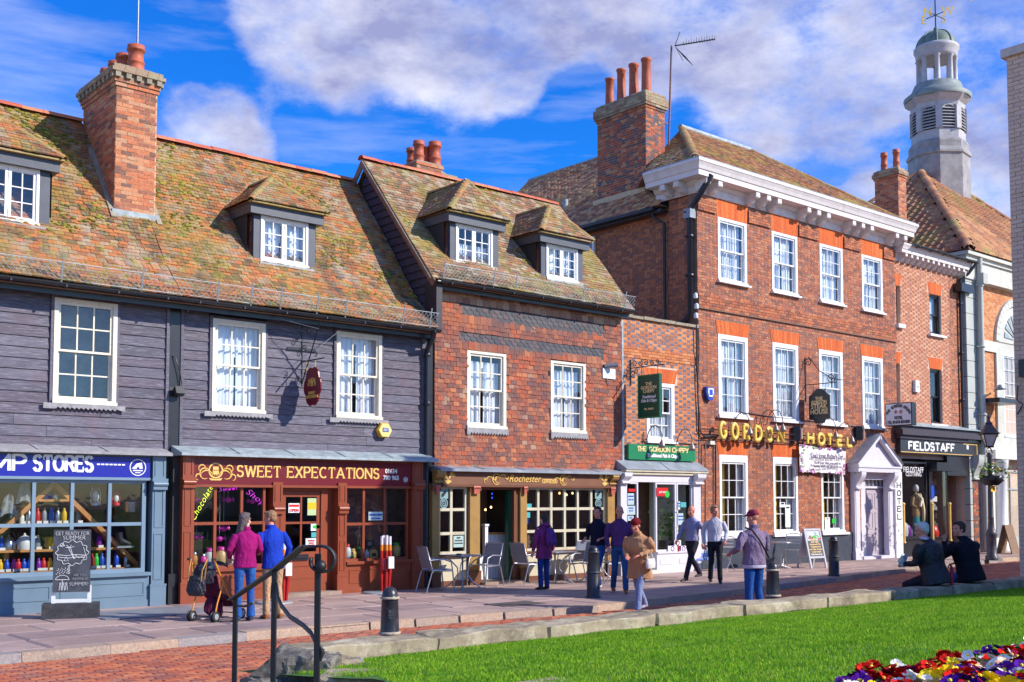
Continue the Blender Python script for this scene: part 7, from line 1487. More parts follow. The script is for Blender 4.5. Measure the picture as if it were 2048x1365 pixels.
zk0,zk1=ZK(1870,910),ZK(1870,882)
sg=thing('shop_sign','black fascia sign with white capitals and gold rule over the outdoor clothing shop','sign',(36,YK,3.3),'fascia signs over the shops')
MB().box(XK(1800),XK(1953),YK-.06,YK+.1,zk0,zk1).build('sign_board',gmat('charcoal_sign',(.03,.032,.04),.4),sg);b=MB().box(XK(1800),XK(1953),YK-.075,YK-.061,zk0+.03,zk0+.055).box(XK(1925),XK(1953),YK-.075,YK-.061,zk1-.07,zk1-.045).box(XK(1952),XK(1953),YK-.075,YK-.061,zk0+.056,zk1-.071);b.build('gold_rule',M_GOLD,sg)
word(sg,'FIELDSTAFF',XK(1816),XK(1907),zk0+(zk1-zk0)*.28,YK-.062,(zk1-zk0)*.52,M_WLET,.085,.012,0,.3)
MB().box(XK(1932),XK(1936),YK-.07,YK-.061,zk0+.25,zk0+.4).build('small_emblem',M_WLET,sg)
b=MB().box(XK(1797),XK(1956),YK-.12,YK+.1,zk1+.002,zk1+.12).box(XK(1797)-.02,XK(1957),YK-.22,YK+.1,zk1+.121,zk1+.3).box(XK(1798),XK(1956),YK-.15,YK+.1,zk1+.301,zk1+.42);b.build('shop_cornice',gmat('purple_black_paint',(.05,.035,.045),.5),H_F)
MB().add([(XK(1797),YK-.25,zk1+.425),(XK(1957),YK-.25,zk1+.425),(XK(1957),D+.04,zk1+.60),(XK(1797),D+.04,zk1+.60)],[(0,1,2,3)]).build('lead_flashing',M_LEADB,H_F)
zg0,zg1=.62,ZK(1830,924)
shop_window(H_F,XK(1801),XK(1856),zg0,zg1,YK+.02,[],[],M_BLACK,.05,.06,room=1.6,rmat=M_ROOM)
MB().box(XK(1797),XK(1895),YK,YK+.3,0,zg0-.05).box(XK(1797),XK(1895),YK-.05,YK+.1,zg0-.05,zg0).build('stall_riser',M_BLACK,H_F)
cw=MB();n=12;xa,xb=XK(1859),XK(1893);cx=(xa+xb)/2;rr_=(xb-xa)/2;vs=[]
for z in(zg0,zg1-.25):vs+=[(cx-rr_*math.cos(math.pi*k/n),YK+.05-rr_*.35*math.sin(math.pi*k/n),z)for k in range(n+1)]
cw.add(vs,[(k,k+1,n+1+k+1,n+1+k)for k in range(n)],0,True);cwo=cw.build('curved_window',M_SGLASS,H_F)
MB().box(xa-.03,xa+.03,YK-.02,YK+.08,0,zg1).box(xb-.03,xb+.03,YK-.02,YK+.08,0,zg1).box(xa,xb,YK-.3,YK+.1,zg1-.25,zg1).box(xa-.1,xb+.1,YK-.36,YK+.1,zg1-.3,zg1-.251).build('window_frame',M_BLACK,H_F)
MB().box(xa+.02,xb-.02,YK+.5,YK+.55,zg0,zg1-.3).build('backdrop',gmat('grey_curtain_board',(.42,.40,.42),.8),H_F);MB().box(xa+.02,xb-.02,YK+.44,YK+.49,1.95,2.4).build('blue_banner',BC['blue'],H_F)
t=thing('display_bag','red bag in the curved window of the outdoor clothing shop','bag',(cx,YK+.3,zg0));MB().lathe([(.2,0),(.24,.1),(.18,.35),(.10,.4)],(cx,YK+.25,zg0),12).build('bag_body',BC['red'],t)
for p in(1801,1858.5,1893.5):
 t=thing('brass_post','brass rail post on the black shopfront, %s'%{1801:'at its left edge',1858.5:'left of the curved window',1893.5:'right of the curved window'}[p],'post',(XK(p),YK-.1,0));MB().tube([(XK(p),YK-.1,zg0-.1),(XK(p),YK-.1,1.72)],.045,10).build('post_shaft',M_GOLD,t);MB().lathe([(.05,0),(.07,.03),(.05,.07),(.001,.10)],(XK(p),YK-.1,1.72),10).lathe([(.07,-.05),(.06,.0)],(XK(p),YK-.1,zg0-.1),10).build('finial',M_GOLD,t)
MB().box(XK(1896),XK(1944),YK+2.4,YK+2.5,0,3.3).box(XK(1945)-.02,XK(1945),YK+.1,YK+2.4,0,3.3).box(xf0,xf1,YK+.3,YK+2.5,3.2,3.3).box(xf0+.0,XK(1800),YK-.02,YK+2,0,3.3).build('inner_wall',M_ROOM,H_F)
MB().box(XK(1896),XK(1946),YK,YK+.12,2.75,zk0).build('door_head',M_BLACK,H_F)
ds=thing('display_rack','dark shelf rack of dim goods in the doorway of the black shop','shelf',(XK(1908),YK+1,0));b=MB()
for k in range(8):b.box(XK(1899),XK(1918),YK+.85,YK+1.15,.3+k*.3,.33+k*.3)
b.build('shelf',M_BLACK,ds);r=random.Random(8)
for k in range(8):
 b=MB()
 for j in range(5):xx=XK(1900)+(XK(1916)-XK(1900))*j/5;b.box(xx,xx+.13,YK+.8,YK+1.0,.332+k*.3,.45+k*.3+r.uniform(0,.1))
 b.build('goods',BC[['grey','white','steel','black','grey','white','blue','grey'][k]],ds)
px0,px1=XK(1944),XK(1955);pier=MB().box(px0+.01,px1-.01,YK-.05,YK+.3,0,2.62).build('brick_pier',M_MORTARF,H_F);brick_field(pier,(px0,YK-.055,0),(1,0,0),px1-px0,0,2.6,[],mat=M_BRICKC,bond='stretcher',bl=.16,limit=40,seed=63);brick_field(pier,(px0,YK+.3,0),(0,-1,0),.35,0,2.6,[],mat=M_BRICKC,bond='stretcher',limit=20,seed=64)
console(H_F,px0,px1,2.62,zk0+.02,YK-.05,M_STONEG,.2)
mn=thing('mannequin','white-headed mannequin in a tan coat and scarf in the black shop window','mannequin',(FX(1832,YK+.3),YK+.3,zg0));mxx=FX(1832,YK+.3);my_=YK+.3;zb_=zg0+.05
MB().lathe([(.001,0),(.09,.02),(.10,.12),(.085,.2),(.04,.26),(.001,.27)],(mxx,my_,zb_+1.5),12).build('head',M_WLET,mn)
MB().lathe([(.16,0),(.2,.1),(.17,.3),(.22,.6),(.2,.7),(.06,.78),(.05,.85)],(mxx,my_,zb_+.65),14,sy=.65).tube([(mxx-.2,my_,zb_+1.32),(mxx-.28,my_,zb_+1.05),(mxx-.15,my_-.12,zb_+.95)],[.07,.06,.05],8).tube([(mxx+.2,my_,zb_+1.32),(mxx+.28,my_,zb_+1.05),(mxx+.2,my_-.05,zb_+.8)],[.07,.06,.05],8).build('coat',gmat('tan_coat',(.50,.31,.14),.9),mn)
MB().tube([(mxx-.12,my_-.1,zb_+1.42),(mxx,my_-.2,zb_+1.25),(mxx+.12,my_-.2,zb_+.9),(mxx+.16,my_-.18,zb_+.5)],[.06,.07,.06,.05],8).tube([(mxx+.12,my_-.08,zb_+1.42),(mxx-.02,my_-.2,zb_+1.2),(mxx-.1,my_-.2,zb_+1.0)],[.06,.06,.05],8).build('scarf',gmat('cream_scarf',(.78,.64,.42),.9),mn)
MB().lathe([(.15,0),(.17,.5),(.15,.66)],(mxx,my_,zb_),12,sy=.7).build('trousers',BC['teal'],mn)
for px,cm,lab,s in((1807,BC['white'],'pale stuffed bag at the left of the black shop window',1.),(1815,BC['purple'],'purple bag on the floor of the black shop window',.8),(1822,BC['grey'],'grey folded cloth beside the mannequin',.6)):
 x=FX(px,YK+.4);t=thing('display_bag',lab,'bag',(x,YK+.4,zg0));MB().lathe([(.16*s,0),(.2*s,.15*s),(.18*s,.4*s),(.08*s,.5*s)],(x,YK+.4,zg0+.02),12,sy=.6).build('bag_body',cm,t);MB().tube([(x-.1*s,YK+.4,zg0+.45*s),(x,YK+.4,zg0+.6*s),(x+.1*s,YK+.4,zg0+.45*s)],.012,6).build('handle',BC['black'],t)
t=thing('display_board','small turquoise chalk sign leaning in the black shop window','sign',(FX(1845,YK+.2),YK+.2,zg0));x=FX(1845,YK+.2);MB().obox(T(x,YK+.2,zg0+.28)@RX(rad(-10))@SC(.4,.03,.55)).build('frame',M_WOODO,t);MB().obox(T(x,YK+.18,zg0+.28)@RX(rad(-10))@SC(.33,.03,.47)).build('face',M_TURQ,t)
t=thing('window_lettering','white lettering band across the top of the black shop window','lettering',(XK(1830),YK,2.5));text(t,'FIELDSTAFF',(XK(1806)+XK(1852))/2,ZK(1830,945),YK+.02,.26,M_WLET,maxw=1.3);text(t,'CLOTHING',(XK(1806)+XK(1852))/2,ZK(1830,953),YK+.02,.2,M_WLET,maxw=1.0)
p=onY(1832,773,YFh-.06);t=thing('alarm_box','white alarm box on the pale orange brick wall','alarm box',p);MB().prism([(p.x-.13,p.z-.2),(p.x+.16,p.z-.2),(p.x+.12,p.z+.2),(p.x-.12,p.z+.2)],T(0,YFh-.12,0),.11).build('cover',M_PAPER,t);MB().box(p.x-.06,p.x+.1,YFh-.125,YFh-.121,p.z-.05,p.z).build('printed_label',BC['steel'],t)
pipe(H_F,[(xf1+.3,YFh-.48,zfc+.45),(xf1+.1,YFh-.3,zfc+.1),(xf1-.14,YFh-.10,zfc-.15),(xf1-.14,YFh-.10,3.9)],.055,collars=[(xf1-.14,YFh-.10,z)for z in(9,7.2,5.5)])
MB().box(xf1-.5,xf1+.35,YFh-.35,YFh-.02,zfc-.6,zfc-.3).build('hopper_head',M_BLACK,H_F);MB().box(xf1-.2,xf1+1.1,YFh-.3,YFh-.02,3.95,4.25).build('ledge_box',M_BLACK,H_F)
# ------------------------------------------------------------------ corn exchange hall with cupola
H_G=thing('exchange_hall','orange brick hall with cream stone quoins, pantile hipped roof and white cupola','hall',(44,D,0))
xg0,xg1=XFG+.05,52.;zge=onY(1966,517,D).z
xq=FX(1949,D-.1)
MB().box(xg0,xg1,D+.05,D+.4,0,zge-1.0).box(xg0,xg0+.3,D+.4,30.5,0,zge-.1).box(xg0+.31,xg1,30.2,30.5,0,zge-.1).box(xg1-.3,xg1,D+.41,30.1,0,zge-.1).build('wall',M_MORTARF,H_G)
z=.0;k=0
while z<zge-1.05:
 h_=.58;MB().box(xg0,FX(1951,D-.1,700),D-.16,D+.049,z,z+h_-.02).build('quoin',M_STONEG,H_G);MB().box(FX(1951,D-.1,700)+.005,FX(1957,D-.1,700)+(.05 if k%2 else 0),D-.2,D+.048,z,z+h_-.02).build('quoin',M_STONE,H_G);z+=h_;k+=1
gx0=FX(1970,D,700)
arcx,arcr=FX(2003,D,700)+1.28,1.78
zfr=zge-1.0
gh=[(arcx-1.25,arcx+1.25,4.6,6.9),(FX(2003,D),xg1,0,3.9)]
def gskip(z):return None
hol=[(FX(1999,D)-xg0,30,3.4,FZ(2012,650))]
zspr=FZ(2005,685);ah=[]
for j in range(12):
 za=zspr+arcr*j/12;half=arcr*math.sqrt(max(0,1-((j+.5)/12)**2));ah.append((arcx-half-xg0,arcx+half-xg0,za,za+arcr/12))
brick_field(H_G.children[0],(xg0,D+.05,0),(1,0,0),9,4.2,zfr,[(0,FX(1960,D,700)-xg0,0,20),(arcx-arcr-xg0,arcx+arcr-xg0,0,zspr)]+ah,bond='stretcher',mat=M_BRICKG,limit=0,seed=71)
b=MB().box(gx0-.3,xg1,D-.02,D+.049,zspr-.45,zspr-.05).box(gx0-.3,xg1,D-.1,D+.047,3.75,4.25).box(gx0-.3,xg1,D-.02,D+.04,zfr-.03,zfr+.0)
n=20
for k in range(n):
 a0,a1=math.pi*k/n,math.pi*(k+1)/n-.01
 b.prism([(arcx+1.5*math.cos(a0),zspr+1.5*math.sin(a0)),(arcx+arcr*math.cos(a0),zspr+arcr*math.sin(a0)),(arcx+arcr*math.cos(a1),zspr+arcr*math.sin(a1)),(arcx+1.5*math.cos(a1),zspr+1.5*math.sin(a1))],T(0,D-.06,0),.11)
b.box(arcx-arcr,arcx-1.3,D-.04,D+.046,4.26,zspr-.451)
b.build('stone_dressing',M_STONE,H_G)
MB().prism([(arcx+1.45*math.cos(math.pi*k/16),zspr+1.45*math.sin(math.pi*k/16))for k in range(17)],T(0,D-.0,0),.04).build('shell_tympanum',M_STONE,H_G)
b=MB()
for k in range(9):a=math.pi*(k+.5)/9;b.prism([(arcx+.3*math.cos(a-.05),zspr+.12+.3*math.sin(a-.05)),(arcx+1.05*math.cos(a-.10),zspr+.12+1.05*math.sin(a-.10)),(arcx+1.05*math.cos(a+.10),zspr+.12+1.05*math.sin(a+.10)),(arcx+.3*math.cos(a+.05),zspr+.12+.3*math.sin(a+.05))],T(0,D-.03,0),.03)
b.build('shell_rib',M_LEADB,H_G)
sash(H_G,arcx-1.28,arcx+1.28,4.3,zspr-.46,Y=D-.02,yo=-.02,mat=M_WHITE,cols=6,rows=6,fr=.1,curtain=None,room=paint('pale_room',(.35,.37,.4),.8,.1,2,.001))
b=MB().box(xg0-.1,xg1,D-.22,D+.4,zge-1.0,zge-.3).box(xg0-.16,xg1,D-.3,D+.4,zge-.3,zge-.16).box(xg0-.24,xg1,D-.42,D+.4,zge-.16,zge-.04);b.build('entablature',M_STONE,H_G)
pipe(H_G,[(FX(1962,D-.3,700),D-.32,zge-.2),(FX(1962,D-.3,700),D-.32,.1)],.10,mat=M_STONEG,collars=[(FX(1962,D-.3,700),D-.32,z)for z in(zge-1.2,7.5,5,3)]);MB().box(FX(1958,D-.3,620),FX(1967,D-.3,620),D-.5,D-.2,zge-1.15,zge-.75).build('hopper_head',M_STONEG,H_G)
MB().box(FX(1957),FX(1975),D-.28,D+.0,0,3.4).box(FX(1957)-.05,FX(1975)+.1,D-.35,D+.0,0,.5).box(gx0-.3,xg1,D-.45,D,3.41,3.74).build('shop_pier',M_WHITE,H_G)
for px in(2003,):MB().lathe([(.3,0),(.3,.3),(.22,.35),(.2,3.0),(.26,3.1),(.28,3.38)],(FX(px,D-.3),D-.3,0),16).build('column',M_WHITE,H_G)
shop_window(H_G,FX(1976),FX(1999),.5,3.0,D+.0,[],[2.3],gmat('aluminium_frame',(.5,.5,.52),.4,.5),.05,.06,room=1.6,rmat=gmat('beige_shop_room',(.30,.26,.20),.8))
shop_window(H_G,FX(2008),xg1-.5,.5,3.0,D+.0,[FX(2022)],[2.3],gmat('aluminium_frame',(.5,.5,.52),.4,.5),.05,.06,room=1.6,rmat=gmat('beige_shop_room',(.30,.26,.20),.8))
MB().box(FX(1976),xg1,D-.05,D+.1,0,.5).build('stall_riser',M_STONEG,H_G)
ez=zge-.02;c0=Vector((xg0-.25,D-.45,ez));rise=5.2;w_=5.35
ap=onPl(1842,347,(0,c0.y+w_,0),Vector((0,1,0)));A=Vector((ap.x,c0.y+w_,ap.z));B_=Vector((47.2,A.y,A.z));fr_=Vector((52.5,c0.y,ez));bl_=Vector((c0.x,A.y+w_,ez));br_=Vector((52.5,A.y+w_,ez))
rG=MB().add([c0,fr_,B_,A,bl_,br_],[(0,1,2,3),(0,3,4),(1,5,2),(3,2,5,4),(0,4,5,1)]).build('roof',M_MORTARD,H_G)
pt_=MB();n=6;vs=[]
for y in(0,1):
 for k in range(n+1):t_=k/n;vs.append((t_-.5,y,.55+.45*math.cos(t_*2*math.pi+.6)if True else 0))
 for k in range(n+1):vs.append((k/n-.5,y,-.3))
m_=2*(n+1);fs=[(k,k+1,m_+k+1,m_+k)for k in range(n)]+[tuple([k for k in range(n+1)][::-1]+[n+1+k for k in range(n+1)])];pt_.add(vs,fs,0,True)
def pantiles(parent,pts,mat,w=.36,g=.34,limit=200,name='pantile'):
 O=Vector(pts[0]);u=(Vector(pts[1])-O).normalized();nn=u.cross(Vector(pts[2])-O).normalized();s=nn.cross(u);poly=[((Vector(p)-O).dot(u),(Vector(p)-O).dot(s))for p in pts];ms=[]
 H_=max(p[1]for p in poly);nr=int(H_/g)
 for j in range(nr):
  b=j*g;bc=b+g*.5;xs=[]
  for(p,q)in zip(poly,poly[1:]+poly[:1]):
   if(p[1]-bc)*(q[1]-bc)<=0 and abs(p[1]-q[1])>1e-9:t=(bc-p[1])/(q[1]-p[1]);xs.append(p[0]+(q[0]-p[0])*t)
  if len(xs)<2:continue
  lo,hi=min(xs),max(xs);a=math.ceil(lo/w)*w
  while a+w<=hi+.1:
   tl=rad(7+rnd.uniform(-.6,.6));sl=s*math.cos(tl)-nn*math.sin(tl);nl=nn*math.cos(tl)+s*math.sin(tl);c=O+u*(a+w/2)+s*(b+rnd.uniform(-.01,.01))+nn*.06
   ms.append(frame(c,u*w,sl*g*1.15,nl*.085));a+=w
 scatter(name,pt_,ms,parent,mat,limit)
pantiles(rG,[bl_,c0,A],M_PANTILE,limit=180);pantiles(rG,[c0,fr_,B_,A],M_PANTILE,limit=110);
ridge_run(rG,c0,A,M_PANTILE,'hip_tile',.36,.17,-.02,lift=.08);ridge_run(rG,A,B_,M_PANTILE,'ridge_tile',.36,.17,-.02,lift=.06);ridge_run(rG,B_+(fr_-B_)*.6,B_,M_PANTILE,'hip_tile',.36,.17,-.02,lift=.08);ridge_run(rG,bl_+(A-bl_)*.3,A,M_PANTILE,'hip_tile',.36,.17,-.02,lift=.08)
M_CUP=paint('weathered_white_timber',(.47,.45,.46),.65,.16,3,.003,dirt=(.25,.23,.22))
cu=onPl(1877,300,(0,A.y,0),Vector((0,1,0)));cx,cy=cu.x,A.y;Zc=lambda y:onPl(1877,y,(0,A.y,0),Vector((0,1,0))).z
pxm=(cu-EYEP).dot(FW)/FPX
R8=lambda px:px*pxm/2*.945
a8=rad(22.5)+rad(8);oct_=dict(seg=8,smooth=False,ang=a8)
cb=MB().lathe([(R8(124),Zc(425)-1.5),(R8(124),Zc(322)),(R8(130),Zc(320)),(R8(130),Zc(316)),(R8(120),Zc(308)),(R8(120),Zc(296)),(R8(112),Zc(290))],(cx,cy,0),**oct_).build('cupola_base',paint('brown_streaked_lead',(.30,.28,.27),.6,.3,2.5,.004,0,(.16,.12,.10)),H_G)
cs=MB().lathe([(R8(108),Zc(292)),(R8(108),Zc(272)),(R8(104),Zc(271)),(R8(104),Zc(228)),(R8(108),Zc(226)),(R8(110),Zc(218)),(R8(124),Zc(212)),(R8(134),Zc(207)),(R8(136),Zc(200)),(R8(120),Zc(196)),(R8(108),Zc(190))],(cx,cy,0),**oct_).build('louvre_stage',M_CUP,H_G)
MB().lathe([(R8(134),Zc(206)),(R8(137),Zc(199)),(R8(112),Zc(190)),(R8(104),Zc(186)),(R8(98),Zc(178)),(R8(94),Zc(174)),(.01,Zc(172))],(cx,cy,0),seg=24,ang=a8).build('balcony_roof',M_LEADG if 'M_LEADG' in globals()else paint('verdigris_lead',(.24,.27,.26),.6,.25,3,.004,0,(.16,.26,.16)),H_G)
for k in range(8):
 a=a8+rad(22.5)+rad(45)*k;d=Vector((math.cos(a),math.sin(a),0));u=Vector((-math.sin(a),math.cos(a),0));rr_=R8(104)*math.cos(rad(22.5));z0_,z1_=Zc(271),Zc(240);hw=.30
 av=a+rad(22.5);MB().obox(frame((cx+R8(105)*math.cos(av),cy+R8(105)*math.sin(av),(Zc(272)+Zc(226))/2),(math.cos(av)*.16,math.sin(av)*.16,0),(-math.sin(av)*.28,math.cos(av)*.28,0),(0,0,Zc(226)-Zc(272)))).build('corner_pilaster',M_CUP,cs)
 c=Vector((cx,cy,0))+d*(rr_+.001)
 back=MB().add([c+u*-hw+Vector((0,0,z0_)),c+u*hw+Vector((0,0,z0_)),c+u*hw+Vector((0,0,z1_-.0))]+[c+u*(hw*math.cos(math.pi*q/8))+Vector((0,0,z1_+hw*math.sin(math.pi*q/8)))for q in range(1,8)]+[c-u*hw+Vector((0,0,z1_))],[tuple(range(11))]).build('louvre_opening',M_BLACK,cs)
 n=7;b=MB()
 for q in range(n):
  z=z0_+(z1_+hw*.8-z0_)*(q+.5)/n;ww=hw if z<z1_ else hw*math.sqrt(max(.05,1-((z-z1_)/hw)**2));b.obox(frame(c+d*.05+Vector((0,0,z)),u*2*ww,d*.10+Vector((0,0,-.07)),(d*.3+Vector((0,0,1))).normalized()*.03))
 b.build('louvre_slats',M_CUP,cs)
 b=MB();pts=[c+u*-(hw+.03)+Vector((0,0,z0_))]+[c+u*((hw+.03)*math.cos(math.pi-math.pi*q/8))+Vector((0,0,z1_+(hw+.03)*math.sin(math.pi*q/8)))for q in range(9)]+[c+u*(hw+.03)+Vector((0,0,z0_))];b.tube([p+d*.03 for p in pts],.035,6).build('louvre_frame',M_CUP,cs)
 p=Vector((cx,cy,0))+Vector((math.cos(av),math.sin(av),0))*R8(78)*math.cos(rad(22.5));MB().lathe([(.16,Zc(177)),(.16,Zc(175)),(.12,Zc(173)),(.10,Zc(128)),(.15,Zc(125)),(.15,Zc(123))],(p.x,p.y,0),12).build('column',M_CUP,H_G)
MB().lathe([(R8(66),Zc(124)),(R8(80),Zc(124)),(R8(84),Zc(118)),(R8(86),Zc(110)),(R8(92),Zc(106)),(R8(92),Zc(101)),(R8(84),Zc(98)),(.01,Zc(98))],(cx,cy,0),32).build('drum',M_CUP,H_G)
VG=paint('verdigris_dome',(.15,.20,.165),.6,.25,3,.004,0,(.16,.26,.16));hD=Zc(66)-Zc(100)
dm=MB().lathe([(R8(82),Zc(100))]+[(R8(80)*math.cos(rad(q)),Zc(100)+hD*math.sin(rad(q)))for q in range(5,88,7)]+[(.08,Zc(65)),(.12,Zc(63)),(.06,Zc(58)),(.001,Zc(57))],(cx,cy,0),32).build('dome',VG,H_G)
b=MB()
for k in range(8):
 a=a8+rad(45)*k;b.tube([(cx+R8(81)*math.cos(rad(q))*math.cos(a),cy+R8(81)*math.cos(rad(q))*math.sin(a),Zc(100)+hD*1.01*math.sin(rad(q)))for q in range(2,90,8)],.04,6)
b.build('dome_rib',VG,dm)
vn=thing('weather_vane','gilded weather vane with compass letters on the cupola dome','weather vane',(cx,cy,Zc(60)))
MB().tube([(cx,cy,Zc(62)),(cx,cy,Zc(-30))],.035,8).build('rod',M_BLACK,vn);u=Vector((RT.x,RT.y,0)).normalized();k_=pxm
zA_=Zc(34);arms=[('N',-16,.9),('S',18,-.6),('E',-9,-.9),('W',8,.9)];b=MB()
u1=(RT*.8+F0*.6);u2=(RT*.55-F0*.83)
for(ch,sx,uu)in(('S',1,u1),('N',-1,u1),('W',1,-u2*-1),('E',-1,u2)):
 e=Vector((cx,cy,zA_))+uu*sx*.5;b.bar((cx,cy,zA_),e,.03)
 vs,fs=text_geo(ch,.55,ext=.012);MB().add([e+uu*sx*.12+RT*(v.x)+Vector((0,0,v.y-.2))+F0*v.z for v in vs],fs).build('compass_letter',M_GOLDL,vn)
b.build('compass_arm',M_BLACK,vn)
zv=Zc(2);b=MB().bar(Vector((cx,cy,zv))-RT*.85,Vector((cx,cy,zv+.03))+RT*1.6,.04)
for k in range(6):b.tube([Vector((cx,cy,zv+.02+.04*k))-RT*(.1+.02*k),Vector((cx,cy,zv-.05+.07*k))-RT*.5,Vector((cx,cy,zv+.02+.06*k))-RT*(.85)],.022,6)
b.prism([(1.6,-.1),(1.9,.02),(1.6,.14)],frame((cx,cy,zv),RT,F0,(0,0,1)),.03);b.build('vane',M_GOLDL,vn)
# ------------------------------------------------------------------ ground, pavement, road
def kerbY(x):
 P=[(-20,14.3),(4,14.45),(9,14.62),(14.2,14.18),(18,14.6),(22,15.2),(30,16.5),(45,17.6),(80,18)]
 for(a,b),(c,d)in zip(P[:-1],P[1:]):
  if x<=c:t=max(0,(x-a)/(c-a));t=t*t*(3-2*t)if False else t;return b+(d-b)*t
 return P[-1][1]
t=NT('dry_ground');MG=t.fin(t.mix(t.rng(t.noise(.5),.3,.7),(.20,.16,.13),(.28,.22,.18)),.95)
MB().add([(-300,-300,-.16),(400,-300,-.16),(400,400,-.16),(-300,400,-.16)],[(0,1,2,3)]).build('ground',MG,None,kind='structure')
road=MB().add([(-30,8.0,-.135),(80,8.0,-.135),(80,18.4,-.135),(-30,18.4,-.135)],[(0,1,2,3)]).build('road',paint('road_sand',(.11,.06,.045),.95,.2,8,.003),None,kind='structure')
M_RB=pieces_mat('road_brick',[(0,(.48,.13,.06)),(.25,(.38,.11,.065)),(.45,(.55,.18,.08)),(.65,(.30,.10,.07)),(.85,(.44,.17,.10))],[((.22,.11,.10),.6,.50,.7,.6,3),((.55,.22,.12),1.1,.55,.7,.5,13)],.004,.75)
PV=MB().add([(-.5,-.5,0),(.5,-.5,0),(.5,.5,0),(-.5,.5,0),(-.47,-.45,1),(.47,-.45,1),(.47,.45,1),(-.47,.45,1)],[(4,5,6,7),(0,1,5,4),(1,2,6,5),(2,3,7,6),(3,0,4,7)])
ms=[];r=random.Random(5)
y=8.4;j=0
while y<17.6:
 x=-1.0+(0 if j%2 else .11)
 while x<38:
  if kerbY(x)-.02>y+.05:ms.append(frame((x,y,-.131),(.212,r.uniform(-.004,.004),0),(0,.102,0),(0,0,.026+r.uniform(0,.006))))
  x+=.218
 y+=.108;j+=1
scatter('road_brick',PV,ms,road,M_RB,300)
pv=MB();xs=np.arange(-30,80,2.)
for a,c in zip(xs[:-1],xs[1:]):pv.add([(a,kerbY(a)+.05,-.02),(c,kerbY(c)+.05,-.02),(c,21,-.02),(a,21,-.02)],[(0,1,2,3)])
pave=pv.build('pavement',paint('pavement_joint',(.12,.075,.06),.95,.2,8,.003),None,kind='structure')
def slab_mat():
 t=NT('paving_slab');col=t.ramp(t.rand(),[(0,(.40,.28,.24)),(.3,(.36,.25,.22)),(.55,(.44,.315,.275)),(.8,(.33,.235,.22))],True)
 col=t.mix(t.rng(t.noise(.9,8,.6),.5,.68,0,.55),col,(.22,.15,.15));col=t.mix(t.rng(t.noise(1.7,8,.7,off=8),.6,.7,0,.5),col,(.46,.33,.28));col=t.mix(t.rng(t.noise(16,2,.4),.70,.715,0,.5),col,(.10,.08,.08));col=t.mix(t.rng(t.noise(23,2,.4,off=4),.71,.72,0,.6),col,(.62,.58,.54));col=t.mix(t.rng(t.noise(.35,9,.7,off=18),.52,.60,0,.35),col,(.14,.10,.10))
 t.bump(t.noise(25,7,.7),.004);return t.fin(col,.7,0,.4)
M_SLAB=slab_mat();ms=[];rows=5
for j in range(rows):
 x=-3+r.uniform(0,.6)
 while x<44:
  w=r.choice((.9,1.2,1.4,1.6));k0,k1=kerbY(x)+.29,kerbY(x+w)+.29;top=19.72;h0,h1=(top-k0)/rows,(top-k1)/rows
  y0,y1=k0+h0*(j+.5),k1+h1*(j+.5)
  if not(x>5.5 and x<9.0 and False):ms.append(frame((x+w/2,(y0+y1)/2,-.018),(w-.009,y1-y0,0),(0,(h0+h1)/2-.009,0),(0,0,.02+r.uniform(-.002,.003))))
  x+=w
scatter('paving_slab',PV,ms,pave,M_SLAB,300)
c=onZ(330,1230,0.006);MB().box(6.7,8.6,17.6,18.9,.004,.012).build('slate_patch',paint('slate_paving',(.20,.21,.24),.6,.2,3,.003,dirt=(.32,.32,.34)),pave)
c=onZ(1030,1208,.006);MB().box(c.x-.5,c.x+.5,c.y-.3,c.y+.3,.004,.010).build('manhole_cover',paint('iron_cover',(.09,.08,.08),.5,.2,20,.003),pave)
M_KERB=pieces_mat('kerb_stone',[(0,(.42,.30,.22)),(.3,(.36,.27,.21)),(.6,(.30,.26,.25)),(.8,(.46,.34,.25))],[((.10,.08,.07),1.5,.58,.7,.5,3)],.006)
x=-4;KB=MB().add([(-.5,-.5,0),(.5,-.5,0),(.5,.5,0),(-.5,.5,0),(-.5,-.42,1),(.5,-.42,1),(.5,.5,1),(-.5,.5,1)],[(4,5,6,7),(0,1,5,4),(1,2,6,5),(2,3,7,6),(3,0,4,7)]);ms=[]
while x<60:
 w=r.uniform(.8,1.25);a,b_=kerbY(x),kerbY(x+w);ms.append(frame((x+w/2,(a+b_)/2+.15,-.135),(w-.012,b_-a,0),(0,.28,0),(0,0,.14+r.uniform(-.004,.006))));x+=w
scatter('kerb_stone',KB,ms,pave,M_KERB,80)
# ------------------------------------------------------------------ low wall, lawn, steps, stones
from mathutils import noise as mn_
def rough(M,amp=.02,n=5,seed=0,sc_=2.0):
 """subdivided block with weathered faces"""
 b=MB();idx={};vs=[];fs=[]
 def key(p):
  k=tuple(round(c,4)for c in p)
  if k not in idx:
   idx[k]=len(vs);q=M@Vector(p);nv=Vector((mn_.noise(q*sc_+Vector((seed,0,0))),mn_.noise(q*sc_+Vector((0,seed+9,0))),mn_.noise(q*sc_*1.0+Vector((0,0,seed+5)))))
   nv2=Vector((mn_.noise(q*sc_*4),mn_.noise(q*sc_*4+Vector((7,0,0))),mn_.noise(q*sc_*4+Vector((0,3,0)))))
   vs.append(q+nv*amp+nv2*amp*.5)
  return idx[k]
 for ax in range(3):
  for sgn in(-.5,.5):
   for i in range(n):
    for j in range(n):
     q=[]
     for(di,dj)in((0,0),(1,0),(1,1),(0,1)):
      p=[0,0,0];p[ax]=sgn;p[(ax+1)%3]=(i+di)/n-.5;p[(ax+2)%3]=(j+dj)/n-.5
      e=[abs(c)>.49 for c in p]
      if sum(e)>=2:p=[c*.965 for c in p]
      q.append(key(p))
     fs.append(tuple(q)if sgn>0 else tuple(q[::-1]))
 return b.add(vs,fs,0,False)
